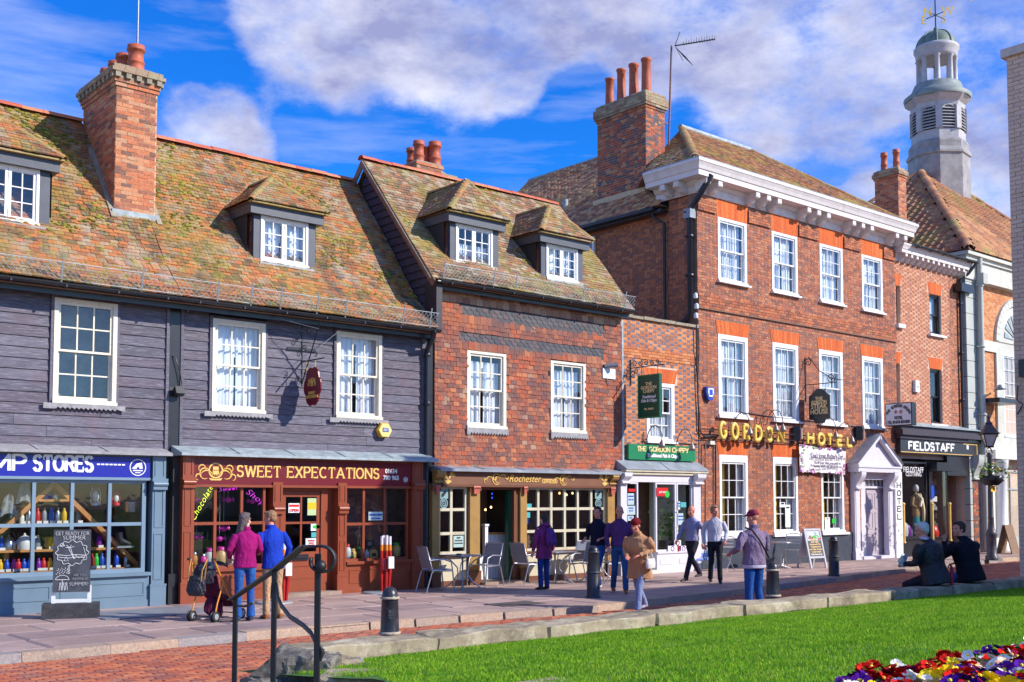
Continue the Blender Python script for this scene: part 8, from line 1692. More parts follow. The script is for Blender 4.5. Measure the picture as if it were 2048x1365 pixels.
def stone_mat(name,stops,lich,bump=.012):
 t=NT(name);col=t.ramp(t.noise(3,9,.7),stops)
 for(c,s_,lo,hi,am,off)in lich:col=t.mix(t.rng(t.noise(s_,9,.7,off=off),lo,hi,0,am),col,c)
 h=t.math('ADD',t.noise(9,10,.72),t.math('MULTIPLY',t.noise(40,6,.7),.4));t.bump(h,bump);return t.fin(col,.92,0,.2)
M_COP=stone_mat('weathered_coping_stone',[(.30,(.16,.13,.09)),(.5,(.32,.26,.18)),(.68,(.46,.38,.25))],[((.56,.50,.36),2.2,.52,.62,.7,5),((.13,.11,.09),3,.56,.66,.7,12),((.45,.33,.05),4,.63,.68,.8,22),((.16,.19,.06),1.4,.58,.68,.6,31)])
M_ROCK=stone_mat('dark_rough_stone',[(.30,(.08,.07,.06)),(.5,(.20,.18,.15)),(.68,(.34,.30,.24))],[((.45,.42,.38),3.5,.56,.62,.8,5),((.06,.055,.05),2,.50,.62,.6,12),((.26,.24,.04),1.6,.56,.64,.8,31)],.03)
n1,n2=onZ(697,1292,.5),onZ(2046,1160,.5);f1,f2=onZ(1500,1207,.5),onZ(2046,1150,.5)
def wy(x):t_=(x-n1.x)/(n2.x-n1.x);return n1.y+(n2.y-n1.y)*t_+.10*math.sin(math.pi*min(max(t_,0),1))
def wyw(x):return .42+.20*(x-n1.x)/(n2.x-n1.x)*.0
gw=thing('garden_wall','low wall with weathered stone coping between the lawn and the brick road','wall',(12,wy(12)+.2,0))
b=MB();xs=np.arange(n1.x-.3,21,1.0)
for a,c in zip(xs[:-1],xs[1:]):b.add([(a,wy(a)+.05,-.14),(c,wy(c)+.05,-.14),(c,wy(c)+.38,-.14),(a,wy(a)+.38,-.14),(a,wy(a)+.05,.36),(c,wy(c)+.05,.36),(c,wy(c)+.38,.36),(a,wy(a)+.38,.36)],[(4,5,6,7),(0,1,5,4),(2,3,7,6),(1,2,6,5),(3,0,4,7)])
b.build('wall_body',M_COP,gw)
x=n1.x-.5;k=0
while x<20.3:
 w=r.uniform(1.2,1.9);a,c=wy(x),wy(x+w);M=frame((x+w/2,(a+c)/2+.22,.425+r.uniform(-.008,.008)),(w-.002,c-a,0),(0,.46,0),(0,0,.155));rough(M,.030,9 if x<12 else 6,k).build('coping_stone',M_COP,gw);x+=w;k+=1
def lawnZ(x,y):return .355+.098*max(0,wy(x)-y)+.015*mn_.noise(Vector((x*.6,y*.6,0)))
def lawnX0(y):return 4.72 if y>7 else 4.72-(7-y)*.5
LV=[];nx_,ny_=60,36
for j in range(ny_+1):
 for i in range(nx_+1):
  v=j/ny_;yb=-2+v*(1)*(wy(5+i/nx_*15.6)+.08+2);u_=i/nx_;x=lawnX0(yb)+(20.8-lawnX0(yb))*u_;yy=-2+v*(wy(x)+.06+2);LV.append((x,yy,lawnZ(x,yy)))
t=NT('lawn_soil');MLS=t.fin(t.mix(t.rng(t.noise(3,6),.35,.65),(.03,.11,.008),(.08,.20,.015)),.95)
MB().box(4.2,20.6,-2,7.4,-.14,.20).box(4.72,5.6,7.0,7.95,-.14,.33).build('lawn_bank',MLS,None,kind='structure')
lawn=MB().add(LV,[(j*(nx_+1)+i,j*(nx_+1)+i+1,(j+1)*(nx_+1)+i+1,(j+1)*(nx_+1)+i)for j in range(ny_)for i in range(nx_)],0,True).build('lawn',MLS,None,kind='structure')
st_=MB();
stp=thing('garden_steps','stone steps beside the black handrail, rising from the road to the lawn','steps',(3.8,5.5,0));
for k in range(6):rough(frame((3.75+.05*k,7.6-.5*k,-.14+.075*(k+1)),(2.1,0,0),(0,.62,0),(0,0,.15*(k+1))),.01,4,k+50).build('step',M_COP,stp)
MB().box(2.0,4.0,-3,4.9,-.14,.70).build('upper_path',paint('path_stone',(.3,.26,.2),.9,.2,4,.004),None,kind='structure')
def atp(px,py,z):return onZ(px,py,z)
rk=[((640,1318),.46,(.75,.5,.25),(.02,.1,-.6),M_COP),((590,1372),.30,(.9,.6,.4),(.1,.1,.3),M_ROCK),((668,1340),.38,(.6,.45,.2),(.05,-.05,-.3),M_ROCK)]
c=atp(560,1340,.42);stn0=c;stn=thing('rough_stones','heap of dark weathered rough stones at the left end of the garden wall','stones',tuple(atp(560,1340,.3)))
for k,(pp,z,s,e,m)in enumerate(rk):
 c=atp(pp[0],pp[1],z);M=T(c.x,c.y,z-s[2]*.42)@RZ(e[2])@RY(e[1])@RX(e[0])@SC(*s);rough(M,.07,9,k*3+2,3.0).build('rough_stone',m,stn)
for(cc,sx_,sz_)in((stn0-UP*.10-RT*.06,.40,RT*.44+Vector((0,0,.50))),(stn0-UP*.10+RT*.27,.42,Vector((.02,0,.44)))):rough(frame(cc,RT*sx_,F0*.62,sz_),.045,12,5+sx_*50,3.5).build('rough_stone',M_ROCK,stn)
c=atp(716,1347,.49);fl_=thing('flat_stone','pale flat slab lying at the corner of the lawn','stone',tuple(c));rough(frame((c.x,c.y,.42),RT*.60,F0*.5,(0,0,.14)),.015,8,77).build('slab',M_COP,fl_)
def grass(name,n,xr,yr,hmin,hmax,keep,mat,seed=1,w=.0035):
 rg=np.random.default_rng(seed);X=rg.uniform(*xr,n*2);Yv=rg.uniform(*yr,n*2);m=keep(X,Yv);X,Yv=X[m][:n],Yv[m][:n];n=len(X)
 Zv=np.array([lawnZ(x,y)for x,y in zip(X,Yv)]);cl=np.array([mn_.noise(Vector((x*1.3,y*1.3,4)))for x,y in zip(X,Yv)])
 H_=rg.uniform(hmin,hmax,n)*(1+.5*cl);a=rg.uniform(0,6.283,n);ln=rg.uniform(.1,.9,n)*H_;d=rg.uniform(0,6.283,n);W_=w*rg.uniform(.7,1.5,n)
 P=np.zeros((n,5,3));ca,sa=np.cos(a)*W_,np.sin(a)*W_;ox,oy=np.cos(d)*ln,np.sin(d)*ln
 P[:,0]=np.stack([X-ca,Yv-sa,Zv-.004],1);P[:,1]=np.stack([X+ca,Yv+sa,Zv-.004],1);P[:,2]=np.stack([X+ca*.8+ox*.35,Yv+sa*.8+oy*.35,Zv+H_*.6],1);P[:,3]=np.stack([X-ca*.8+ox*.35,Yv-sa*.8+oy*.35,Zv+H_*.6],1);P[:,4]=np.stack([X+ox,Yv+oy,Zv+H_*.95],1)
 me=bpy.data.meshes.new(name);me.vertices.add(n*5);me.vertices.foreach_set('co',P.reshape(-1));li=np.array([0,1,2,3,3,2,4]);L=(li[None]+np.arange(n)[:,None]*5).reshape(-1);me.loops.add(len(L));me.loops.foreach_set('vertex_index',L.astype(np.int32))
 tot=np.tile([4,3],n);stt=np.concatenate(([0],np.cumsum(tot)[:-1]));me.polygons.add(2*n);me.polygons.foreach_set('loop_start',stt.astype(np.int32));me.polygons.foreach_set('loop_total',tot.astype(np.int32));me.materials.append(mat);me.update(calc_edges=True)
 o=bpy.data.objects.new(name,me);link(o);return o
def grass_mat():
 t=NT('grass_blade');rc=t.ramp(t.pos.outputs['Random Per Island'],[(0,(.11,.30,.014)),(.5,(.20,.45,.02)),(.85,(.33,.56,.03)),(.93,(.50,.60,.06)),(1,(.58,.54,.12))])
 col=t.mix(t.rng(t.noise(1.2,6,.65),.38,.66,0,.55),rc,(.30,.50,.035));col=t.mix(t.rng(t.noise(2.6,8,.7,off=6),.48,.62,0,.65),col,(.08,.25,.018));col=t.mix(t.rng(t.noise(3.7,7,.7,off=16),.56,.68,0,.7),col,(.34,.46,.05));col=t.mix(t.rng(t.noise(11,5,.7,off=26),.64,.70,0,.8),col,(.42,.36,.12))
 t.fin(col,.75,0,.08);tr=t.n.new('ShaderNodeBsdfTranslucent');t.L.new(col,tr.inputs[0]);mx=t.n.new('ShaderNodeMixShader');mx.inputs[0].default_value=.35;t.L.new(t.p.outputs[0],mx.inputs[1]);t.L.new(tr.outputs[0],mx.inputs[2]);t.L.new(mx.outputs[0],t.out.inputs[0]);return t.m
M_GRASS=grass_mat()
NX0=n1.x;
def vis(X,Y):
 d=X*F0.x+Y*F0.y;rr_=(X*RT.x+Y*RT.y)/d;wyv=n1.y+(n2.y-n1.y)*(X-n1.x)/(n2.x-n1.x)+.03
 return(Y<wyv+.03)&(rr_<.52)&(rr_>-.22)&(d>4.5)&(X>np.where(Y>7.35,4.80,4.75-(7-Y)*.5))&(X<20.4)
def near(X,Y):return vis(X,Y)&(np.random.default_rng(3).random(len(X))<np.clip(10.0/np.hypot(X,Y),.25,1))
g_=grass('grass',210000,(4,20.4),(1.5,9.2),.012,.034,near,M_GRASS,1,.0028);g_['kind']='stuff'
# ------------------------------------------------------------------ flower bed
bc=onZ(1960,1345,.85)
def bedY(px):return 1352+(1283-1352)*(px-1690)/(2048-1690)
soil=thing('flower_bed','bed of mixed primulas at the corner of the lawn','flower bed',tuple(onZ(2000,1365,.8)))
FC={'red':(.62,.015,.01),'dark red':(.22,.005,.03),'yellow':(.85,.62,.02),'purple':(.09,.01,.24),'white':(.80,.78,.72),'peach':(.82,.50,.34)}
FM={}
for k,c in FC.items():
 t=NT('petal_'+k.replace(' ','_'));FM[k]=t.fin(t.mix(t.rng(t.rand(),0,1),tuple(x*.75 for x in c),tuple(min(1,x*1.2)for x in c)),.8,0,.06)
M_EYE=gmat('flower_eye',(.85,.6,.05),.6);M_PL=leafmat('primula_leaf',(.03,.12,.015),(.10,.26,.03))
def primula(col,name,seed):
 r=random.Random(seed);root=bpy.data.objects.new(name,None);link(root);b=MB()
 for k in range(11):
  a=r.uniform(0,6.28);l=r.uniform(.09,.15);d=Vector((math.cos(a),math.sin(a),0));s=Vector((-d.y,d.x,0));w=l*.3;z0=.03;pts=[Vector((0,0,z0)),d*l*.5+s*w+Vector((0,0,z0+.05)),d*l*.9+s*w*.7+Vector((0,0,z0+.05)),d*l*1.1+Vector((0,0,z0+.02)),d*l*.9-s*w*.7+Vector((0,0,z0+.05)),d*l*.5-s*w+Vector((0,0,z0+.05)),d*l*.5+Vector((0,0,z0+.03))]
  b.add(pts,[(0,1,6),(1,2,6),(2,3,6),(3,4,6),(4,5,6),(5,0,6)])
 b.build('leaves',M_PL,root);nb=r.randint(12,16);bl=[]
 pb,eb=MB(),MB()
 bm=MB();R_=.033
 for q in range(5):
  a=q*2*math.pi/5;ring_=[Vector((0,0,-.002))]+[Vector((math.cos(a+o)*R_*rr_,math.sin(a+o)*R_*rr_,z))for o,rr_,z in((-.70,.66,.004),(-.50,.98,.006),(-.08,1.02,.003+.002*(q%2)),(.0,.93,.003),(.10,1.03,.003),(.50,.98,.006),(.70,.66,.004))]
  bm.add(ring_,[(0,i,i+1)for i in range(1,7)])
 for k in range(nb):
  a=r.uniform(0,6.28);rr_=.085*math.sqrt(r.random());p=Vector((math.cos(a)*rr_,math.sin(a)*rr_,r.uniform(.10,.12)-rr_*rr_*5));M=T(*p)@RZ(r.uniform(0,6))@RX(r.uniform(-.7,.7))@RY(r.uniform(-.7,.7))@SC(*(r.uniform(.8,1.15),)*3)
  bl.append(M)
 me=PRIM.setdefault('b_'+col,bm.mesh('bloom',FM[col]));ey=PRIM.setdefault('eye',MB().lathe([(.008,.0),(.007,.006),(.001,.008)],(0,0,0),8).mesh('bloom_eye',M_EYE))
 for M in bl:
  o=link(bpy.data.objects.new('bloom',me),root,M);link(bpy.data.objects.new('bloom_eye',ey),o,M)
 return root
PRIM={}
order=list(FC);protos={};r=random.Random(12);cnt=0;desc={}
seq=['purple','dark red','purple','yellow','red','red','white','red','yellow','red','peach','white','yellow','purple']
pl=[];ryi=[];cntr={};ORD='zeroth first second third fourth fifth sixth seventh eighth ninth tenth eleventh twelfth thirteenth fourteenth fifteenth'.split()
for ry in range(9):
 d_px=14+ry*6;yrow=1290+ry*15
 px=1750-ry*8;
 while px<2110:
  if yrow>bedY(px)+6:(pl.append((px+r.uniform(-9,9),yrow+r.uniform(-5,5))),ryi.append(ry+1))
  px+=40+ry*1.2
for i,(px,py)in enumerate(pl):
 zz_=.8
 for _k in range(5):p=onZ(px,py,zz_+.10);zz_=lawnZ(p.x,p.y)+.03
 col=r.choice(seq);nm='primula'
 key=(col,r.randint(0,1))
 if key not in protos:
  o=primula(col,nm,hash(key[0])%7 if False else order.index(col)*2+key[1]);protos[key]=o;first=True
 else:o=dup(protos[key])
 place(o,(p.x,p.y,zz_),r.uniform(0,6.28),r.uniform(.95,1.25));cntr[(col,ryi[i])]=cntr.get((col,ryi[i]),0)+1;tag(o,'%s %s primula from the left in the %s row of the flower bed'%(ORD[cntr[(col,ryi[i])]],col,ORD[ryi[i]]if ryi[i]>1 else 'back'),'flower','%s primulas in the flower bed'%col)
b=MB();pts=[(1715,1400),(1735,1378),(1800,1352),(1900,1326),(2060,1292),(2200,1270),(2300,1500),(1700,1500)]
vs=[onZ(px,py,.90)for px,py in pts];b.add([(v.x,v.y,lawnZ(v.x,v.y)+.012)for v in vs],[tuple(range(len(vs)))[::-1]]);b.build('bed_soil',paint('dark_soil',(.035,.022,.015),.95,.3,20,.01),soil)
# ------------------------------------------------------------------ painted building at the right edge
ZB_=10.22
H_R=thing('painted_brick_building','beige painted brick building cut off by the right edge of the photograph','building',(24,5,0))
M_BEIGE=pieces_mat('beige_painted_brick',[(0,(.74,.50,.37)),(.4,(.70,.47,.35)),(.7,(.77,.53,.40))],[((.60,.42,.32),.8,.55,.7,.5,3)],.003,.8,30,.08)
XR,YR=20.45,onX(2024,600,20.45).y
wr=MB().box(XR+.03,21.6,YR-1.1,YR,-.1,ZB_).box(XR+.032,36,-3,YR-1.101,-.1,6.0).build('wall',paint('beige_joint',(.44,.34,.30),.9,.1,6,.003),H_R)  # narrow pier and unseen low body behind, shaped to limit their cast shadow
brick_field(wr,(XR+.03,YR,0),(0,-1,0),1.1,0,ZB_,[],mat=M_BEIGE,bond='stretcher',limit=300,seed=81,ch=.082,bl=.235,jt=.012,proud=.010)
MB().box(XR-.06,21.7,YR-1.2,YR+.07,ZB_,ZB_+.16).build('coping',paint('beige_coping',(.6,.48,.42),.8,.15,5,.004),H_R)
MB().box(36.2,60,-6,8.6,-.1,6.0).build('unseen_shade_wing',M_BEIGE,H_R)  # unseen wing added to shade the street, kept low to spare the facades
t=thing('wall_lamp','black box lamp at the edge of the beige building','lamp',onX(2046,735,XR-.1));p=onX(2044,738,XR-.12);MB().box(p.x-.1,p.x+.1,p.y-.25,p.y+.02,p.z-.16,p.z+.16).build('housing',M_BLACK,t);MB().tube([onX(2036,772,XR-.03),onX(2034,800,XR-.05),onX(2046,810,XR-.03),onX(2034,830,XR-.03)],.012,5).build('cable',M_BLACK,t)
p=onY(2008,802,D-.6);t=thing('awning_box','dark box awning projecting from the hall beside the street lamp','awning',p);MB().box(FX(1988,D-.6),FX(2030,D-.6),D-.9,D-.1,p.z-.12,p.z+.05).build('awning_case',M_BLACK,t)
p=onY(2000,778,D-.8);t=thing('wall_light','pale floodlight on an arm on the orange brick hall','lamp',p);MB().tube([onY(1988,783,D-.05),onY(1998,776,D-.5),p],.03,6).build('arm',M_GALV,t);MB().lathe([(.05,.15),(.22,0),(.2,-.03)],p,12).build('lamp_head',M_GALV,t)
# ------------------------------------------------------------------ street furniture
def bollard(label,loc,crest_=True,dirty=False,dk=False):
 t=thing('bollard',label,'bollard',(0,0,0),'cast-iron bollards along the street')
 MB().lathe([(.150,0),(.150,.03),(.132,.05),(.128,.46),(.124,.47),(.108,.86),(.112,.87),(.112,.89),(.106,.895),(.104,.91),(.094,.95),(.07,.985),(.035,1.003),(.001,1.006)],(0,0,0),28).build('bollard_body',paint('bollard_black' if not dirty else 'bollard_black_worn',(.022,.022,.03),.34,.2,12,.002,dirt=(.12,.09,.10)if dirty else None),t)
 RM=paint('worn_cream_ring',(.45,.36,.26),.7,.3,30,.002,dirt=(.08,.05,.04))if not dk else paint('bollard_ring_black',(.05,.05,.055),.4,.2,12,.002)
 MB().lathe([(.106,.868),(.127,.872),(.129,.888),(.106,.897)],(0,0,0),28).lathe([(.12,.475),(.142,.48),(.144,.505),(.12,.512)],(0,0,0),28).build('band',RM,t)
 if crest_:
  q=MB()
  for k in range(3):q.box(-.03,.025,-.124,-.118,.66+.03*k,.668+.03*k)
  q.prism([(-.04,.76),(.035,.76),(.035,.68),(0,.64),(-.04,.68)],T(0,-.118,0),.02);q.build('town_crest',paint('grey_crest',(.045,.045,.05),.5,.5,60,.004),t)
 return place(t,loc,RZv,1)if dk else(place(t,loc,RZv),setattr(t,'scale',(.86,.86,1)))[0]
RZv=rad(-20)
RZv=rad(-25);b1=onZ(780,1275,-.1);d1=onY(780,1200,10.3)
bollard('large black bollard with cream rings and town crest, leftmost of the bollards',(onY(780,1176,10.35).x,10.35,onY(780,1175,10.35).z-1.0),True,True)
bollard('black bollard at the kerb in front of the coffee shop tables',tuple(onZ(1187,1196,0)),False,False,True)
bollard('scuffed black bollard beside the man in the lilac jacket, behind the garden wall',(onY(1545,1130,10.35).x,10.35,onY(1545,1125,10.35).z-1.0),False,True)
bollard('black bollard at the kerb beside the menu board of the hotel',tuple(onZ(1668,1153,0)),False,False,True)
for(px,py)in((1105,1195),):pass
lp=onZ(1984,1121,0);t=thing('street_lamp','green-black lantern street lamp with a hanging flower basket','street lamp',(lp.x,lp.y,0));zz_=lambda y:onPl(1984,y,lp,FW).z;x,y=lp.x,lp.y;sc_=1
LG=paint('lamp_post_grey',(.07,.07,.085),.4,.3,6,.002,dirt=(.2,.18,.2));ztop_=zz_(846)
MB().lathe([(.20,0),(.20,.12),(.15,.18),(.15,.75),(.18,.8),(.14,.9),(.10,1.0),(.085,1.3),(.10,1.33),(.085,1.36),(.07,zz_(915)),(.10,zz_(912)),(.06,zz_(905))],(x,y,0),18).build('post',LG,t)
zl0,zl1,zl2=zz_(893),zz_(868),zz_(848)
b=MB()
for k in range(4):a=rad(45+90*k)+rad(40);p0=Vector((x+.13*math.cos(a),y+.13*math.sin(a),zl0));p1=Vector((x+.29*math.cos(a),y+.29*math.sin(a),zl1));b.bar(p0,p1,.025)
b.lathe([(.16,zl0-.03),(.17,zl0),(.13,zl0+.02)],(x,y,0),4,smooth=False,ang=rad(85)).lathe([(.31,zl1-.02),(.40,zl1+.02),(.30,zl1+.06),(.12,zl1+.32),(.14,zl1+.34),(.06,zl1+.42),(.03,zl1+.50),(.05,zl1+.53),(.001,zl1+.62)],(x,y,0),4,smooth=False,ang=rad(85));b.tube([(x-.2,y,zl0-.2),(x-.12,y,zl0-.08),(x,y,zl0-.02)],.02,6).tube([(x+.2,y,zl0-.2),(x+.12,y,zl0-.08),(x,y,zl0-.02)],.02,6);b.build('lantern_frame',M_BLACK,t)
MB().lathe([(.125,zl0+.01),(.275,zl1-.02)],(x,y,0),4,smooth=False,ang=rad(85)).build('lantern_glass',gmat('milky_lantern_glass',(.62,.60,.56),.2),t)
zb_=zz_(968);MB().bar((x-.3,y,zb_+.4),(x+.3,y,zb_+.4),.03).bar((x-.35,y-.0,zz_(928)),(x+.35,y,zz_(928)),.03).build('ladder_bar',M_BLACK,t)
fb=thing('hanging_basket','black half-round basket of green and yellow plants on the street lamp','plant basket',(x,y-.1,zb_));MB().lathe([(.20,0),(.33,.12),(.36,.30),(.33,.31)],(x,y-.05,zb_-.05),18).build('basket',M_BLACK,fb);leaves(MB(),(x,y-.05,zb_+.38),1.0,.6,.35,240,.12,.04,6).build('foliage',M_LEAF,fb);leaves(MB(),(x,y-.1,zb_+.42),1.0,.6,.3,30,.08,.05,16).build('blossom',BC['yellow'],fb)
nt=thing('lamp_notice','yellow notice strapped to the lamp post below the basket','notice',(x,y-.1,zb_-.2));MB().box(x-.14,x+.18,y-.10,y-.085,zz_(984),zz_(972)).build('notice_board',gmat('yellow_notice',(.85,.50,.03),.6),nt);MB().box(x-.03,x+.1,y-.108,y-.101,zz_(981),zz_(976)).build('printed_mark',BC['black'],nt)
p=onZ(2022,1108,0);t=thing('pavement_board','dark brown folding board by the hall at the right edge','sign',p);MB().obox(T(p.x+.1,p.y,.5)@RX(rad(-14))@SC(.6,.04,1.05)).obox(T(p.x+.1,p.y+.3,.5)@RX(rad(14))@SC(.6,.04,1.05)).build('board_panel',M_WOODY,t)
M_ALU=paint('aluminium_tube',(.42,.42,.46),.35,.08,20,.0005,.8);M_MESH=paint('grey_mesh_seat',(.20,.21,.25),.55,.1,60,.001)
def cafe_chair():
 t=thing('cafe_chair','x','chair',(0,0,0),'metal mesh chairs outside the coffee shop')
 M=MB();M.add([(-.20,-.24,.44),(.24,-.24,.46),(.24,.24,.46),(-.20,.24,.44),(-.20,-.24,.455),(.24,-.24,.475),(.24,.24,.475),(-.20,.24,.455)],[(4,5,6,7),(3,2,1,0),(0,1,5,4),(1,2,6,5),(2,3,7,6),(3,0,4,7)]);M.build('seat',M_MESH,t)
 MB().add([(-.19,-.23,.48),(-.33,-.23,.92),(-.33,.23,.92),(-.19,.23,.48),(-.205,-.23,.48),(-.345,-.23,.92),(-.345,.23,.92),(-.205,.23,.48)],[(0,3,2,1),(4,5,6,7),(1,2,6,5),(0,1,5,4),(2,3,7,6)]).build('backrest',M_MESH,t)
 MB().tube([(-.19,-.24,.45),(-.33,-.245,.93),(-.34,0,.94),(-.33,.245,.93),(-.19,.24,.45)],.013,7).build('back_frame',M_ALU,t)
 for s in(-1,1):
  y=s*.265
  MB().tube([(.30,y,0),(.25,y,.45),(.22,y,.62),(.05,y,.68),(-.15,y,.67),(-.27,y,.66)],.015,7).build('arm_leg',M_ALU,t)
  MB().tube([(-.34,y,0),(-.22,y,.40),(-.17,y,.46),(.1,y,.44),(.26,y,.44)],.014,7).build('leg',M_ALU,t)
 return t
def cafe_table():
 t=thing('cafe_table','x','table',(0,0,0),'metal tables outside the coffee shop')
 MB().box(-.36,.36,-.36,.36,.70,.715).build('table_top',M_MESH,t);MB().tube([(-.36,-.36,.708),(.36,-.36,.708),(.36,.36,.708),(-.36,.36,.708),(-.36,-.36,.708)],.013,6).build('rim',M_ALU,t)
 for k in range(4):
  a=rad(45+90*k);c,s=math.cos(a),math.sin(a);MB().tube([(.42*c,.42*s,.69),(.25*c,.25*s,.60),(.11*c,.11*s,.45),(.10*c,.10*s,.32),(.22*c,.22*s,.14),(.42*c,.42*s,0)],.014,7).build('leg',M_ALU,t)
 return t
CH=cafe_chair();TB=cafe_table();used_c=[False,False]
def put(px,py,rz,lab,proto,k):
 p=onZ(px,py,.0)
 if not used_c[k]:used_c[k]=True;o=proto;o['label']=lab;place(o,p,rz)
 else:o=dup(proto,None,lab,p,rz)
 return o
put(872,1184,rad(-12),'grey mesh armchair at the left end of the coffee shop tables',CH,0)
put(970,1172,rad(190),'grey mesh armchair in front of the coffee shop door',CH,0)
put(1055,1168,rad(0),'grey mesh armchair left of the woman with the rucksack',CH,0)
put(1145,1160,rad(100),'grey mesh armchair right of the woman with the rucksack, under the window',CH,0)
put(1172,1168,rad(185),'grey mesh armchair behind the young man in navy',CH,0)
put(1222,1165,rad(170),'grey mesh armchair at the right end, behind the bollard',CH,0)
put(925,1178,rad(5),'square grey table between the first two chairs, with a small dark dish',TB,1)
put(1110,1166,rad(4),'square grey table right of the woman with the rucksack',TB,1)
put(1195,1162,rad(10),'square grey table behind the bollard and the young man in navy',TB,1)
p=onZ(925,1178,0);t=thing('ashtray','small dark dish on the left coffee shop table','dish',(p.x,p.y,.715));MB().lathe([(.05,0),(.06,.03),(.05,.03),(.04,.012)],(p.x-.1,p.y,.722),12).build('dish',M_BLACK,t)
def bistro(px,py,rz,label):
 p=onZ(px,py,.0);t=thing('bistro_table',label,'table',(0,0,0));MB().lathe([(.32,.71),(.33,.72),(.33,.735),(.001,.737)],(0,0,0),24).build('table_top',M_STEEL,t);MB().tube([(0,0,.05),(0,0,.71)],.025,10).build('column',M_STEEL,t)
 for k in range(4):a=rad(45+90*k);MB().tube([(0,0,.10),(.16*math.cos(a),.16*math.sin(a),.05),(.3*math.cos(a),.3*math.sin(a),.012)],.014,6).build('foot',M_STEEL,t)
 return place(t,p,rz)
def alu_chair(px,py,rz,label):
 p=onZ(px,py,0);t=thing('folding_chair',label,'chair',(0,0,0))
 MB().box(-.2,.2,-.2,.2,.45,.465).build('seat',M_STEEL,t);b=MB()
 for k in range(3):b.box(-.2,-.185,-.2,.2,.62+k*.09,.67+k*.09)
 b.build('backrest',M_STEEL,t)
 for s in(-1,1):MB().tube([(.24,s*.21,0),(-.2,s*.21,.62),(-.22,s*.21,.90)],.012,6).build('leg',M_STEEL,t);MB().tube([(-.26,s*.2,0),(.18,s*.2,.45)],.012,6).build('leg',M_STEEL,t)
 MB().tube([(-.22,-.21,.90),(-.24,0,.93),(-.22,.21,.90)],.012,6).tube([(-.24,-.2,.06),(-.24,.2,.06)],.01,6).build('crossbar',M_STEEL,t);return place(t,p,rz)
bistro(1562,1138,.3,'round steel table at the hotel wall behind the man in the lilac jacket');alu_chair(1584,1132,rad(200),'folding steel chair at the hotel wall left of the menu board')
alu_chair(1447,1143,rad(190),'steel chair beside the young man in the white jumper');
def aboard(px,py,rz,w,h,label,fm,face,name='pavement_sign',z=0):
 p=onZ(px,py,z);t=thing(name,label,'sign',(0,0,0));s=.055;b=MB();tl=rad(-13)
 F=RX(tl)
 def fr(x0,x1,z0,z1,y0,y1):
  return[F@Vector(v)for v in((x0,y0,z0),(x1,y0,z0),(x1,y1,z0),(x0,y1,z0),(x0,y0,z1),(x1,y0,z1),(x1,y1,z1),(x0,y1,z1))]
 BX=[(0,3,2,1),(4,5,6,7),(0,1,5,4),(1,2,6,5),(2,3,7,6),(3,0,4,7)]
 for a in((-w/2,-w/2+s,0,h),(w/2-s,w/2,0,h),(-w/2+s,w/2-s,h-s,h),(-w/2+s,w/2-s,.28,.28+s)):b.add(fr(*a,-.02,.02),BX)
 b.build('front_frame',fm,t);b=MB();G_=T(0,2*h*math.sin(-tl),0)@RX(-tl)
 for a in((-w/2,-w/2+s,0,h),(w/2-s,w/2,0,h),(-w/2+s,w/2-s,.3,h)):b.add([G_@Vector(v)for v in((a[0],-.015,a[2]),(a[1],-.015,a[2]),(a[1],.015,a[2]),(a[0],.015,a[2]),(a[0],-.015,a[3]),(a[1],-.015,a[3]),(a[1],.015,a[3]),(a[0],.015,a[3]))],BX)
 b.build('back_frame',fm,t)
 MB().add(fr(-w/2+s,w/2-s,.28+s,h-s,-.012,.0),BX).build('panel',face,t)
 return t,F,p,rz
t,F_,p,rz=aboard(1638,1137,rad(-8),.66,1.12,'folding menu board with a food photograph standing outside the hotel',gmat('grey_board_frame',(.45,.46,.52),.4),gmat('dark_chalk_panel',(.03,.035,.05),.5))
MB().add([F_@Vector(v)for v in((-.26,-.014,.78),(.26,-.014,.78),(.26,-.014,1.05),(-.26,-.014,1.05))],[(0,1,2,3)]).build('photo_print',gmat('menu_photo_blue',(.50,.52,.62),.5),t)
r=random.Random(3);
for nm,m,cx,cz,n,sp in(('salad_print',BC['green'],.07,.88,16,.09),('meat_print',M_RUST,-.12,.87,9,.05),('tomato_print',BC['red'],.20,.83,5,.04),('garnish_print',BC['yellow'],.0,.83,5,.08)):
 b=MB()
 for k in range(n):x_,z_,s_=cx+r.gauss(0,sp)*.8,cz+r.gauss(0,sp)*.4,r.uniform(.015,.035);b.add([F_@Vector((x_+s_*math.cos(a),-.0165-.0004*k-(.006 if nm!='salad_print' else 0),z_+s_*.7*math.sin(a)))for a in np.linspace(0,6.28,8)[:-1]],[tuple(range(7))])
 b.build(nm,m,t)
for i,s in enumerate(('Steak Night','Homemade Pies','Traditional Fish','and Chips  Burgers','Sunday Roasts','Fully licensed bar')):text(t,s,0,0,0,.065,M_GOLD2 if i<5 else M_WLET,M=F_@T(0,-.018,.72-i*.07),maxw=.5,off=.001)
place(t,p,rz)
t,F_,p,rz=aboard(1412,1142,rad(-6),.62,1.15,'pale blue-framed advertising board outside the chip shop',gmat('bright_blue_frame',(.04,.12,.42),.4),gmat('pale_grey_poster',(.40,.43,.50),.4))
for s,z,sz in(('FISH',.85,.16),('& CHIPS',.68,.14)):text(t,s,0,0,0,sz,BC['grey'],M=F_@T(0,-.016,z),maxw=.5)
MB().add([F_@Vector(v)for v in((-.24,-.015,.36),(.24,-.015,.36),(.24,-.015,.48),(-.24,-.015,.48))],[(0,1,2,3)]).build('blue_band',gmat('bright_blue_frame',(.04,.12,.42),.4),t);place(t,p,rz)
p=onZ(142,1236,0);cb=thing('chalkboard','chalkboard with white drawings standing on a black block outside the blue shop','sign',(p.x,p.y,0))
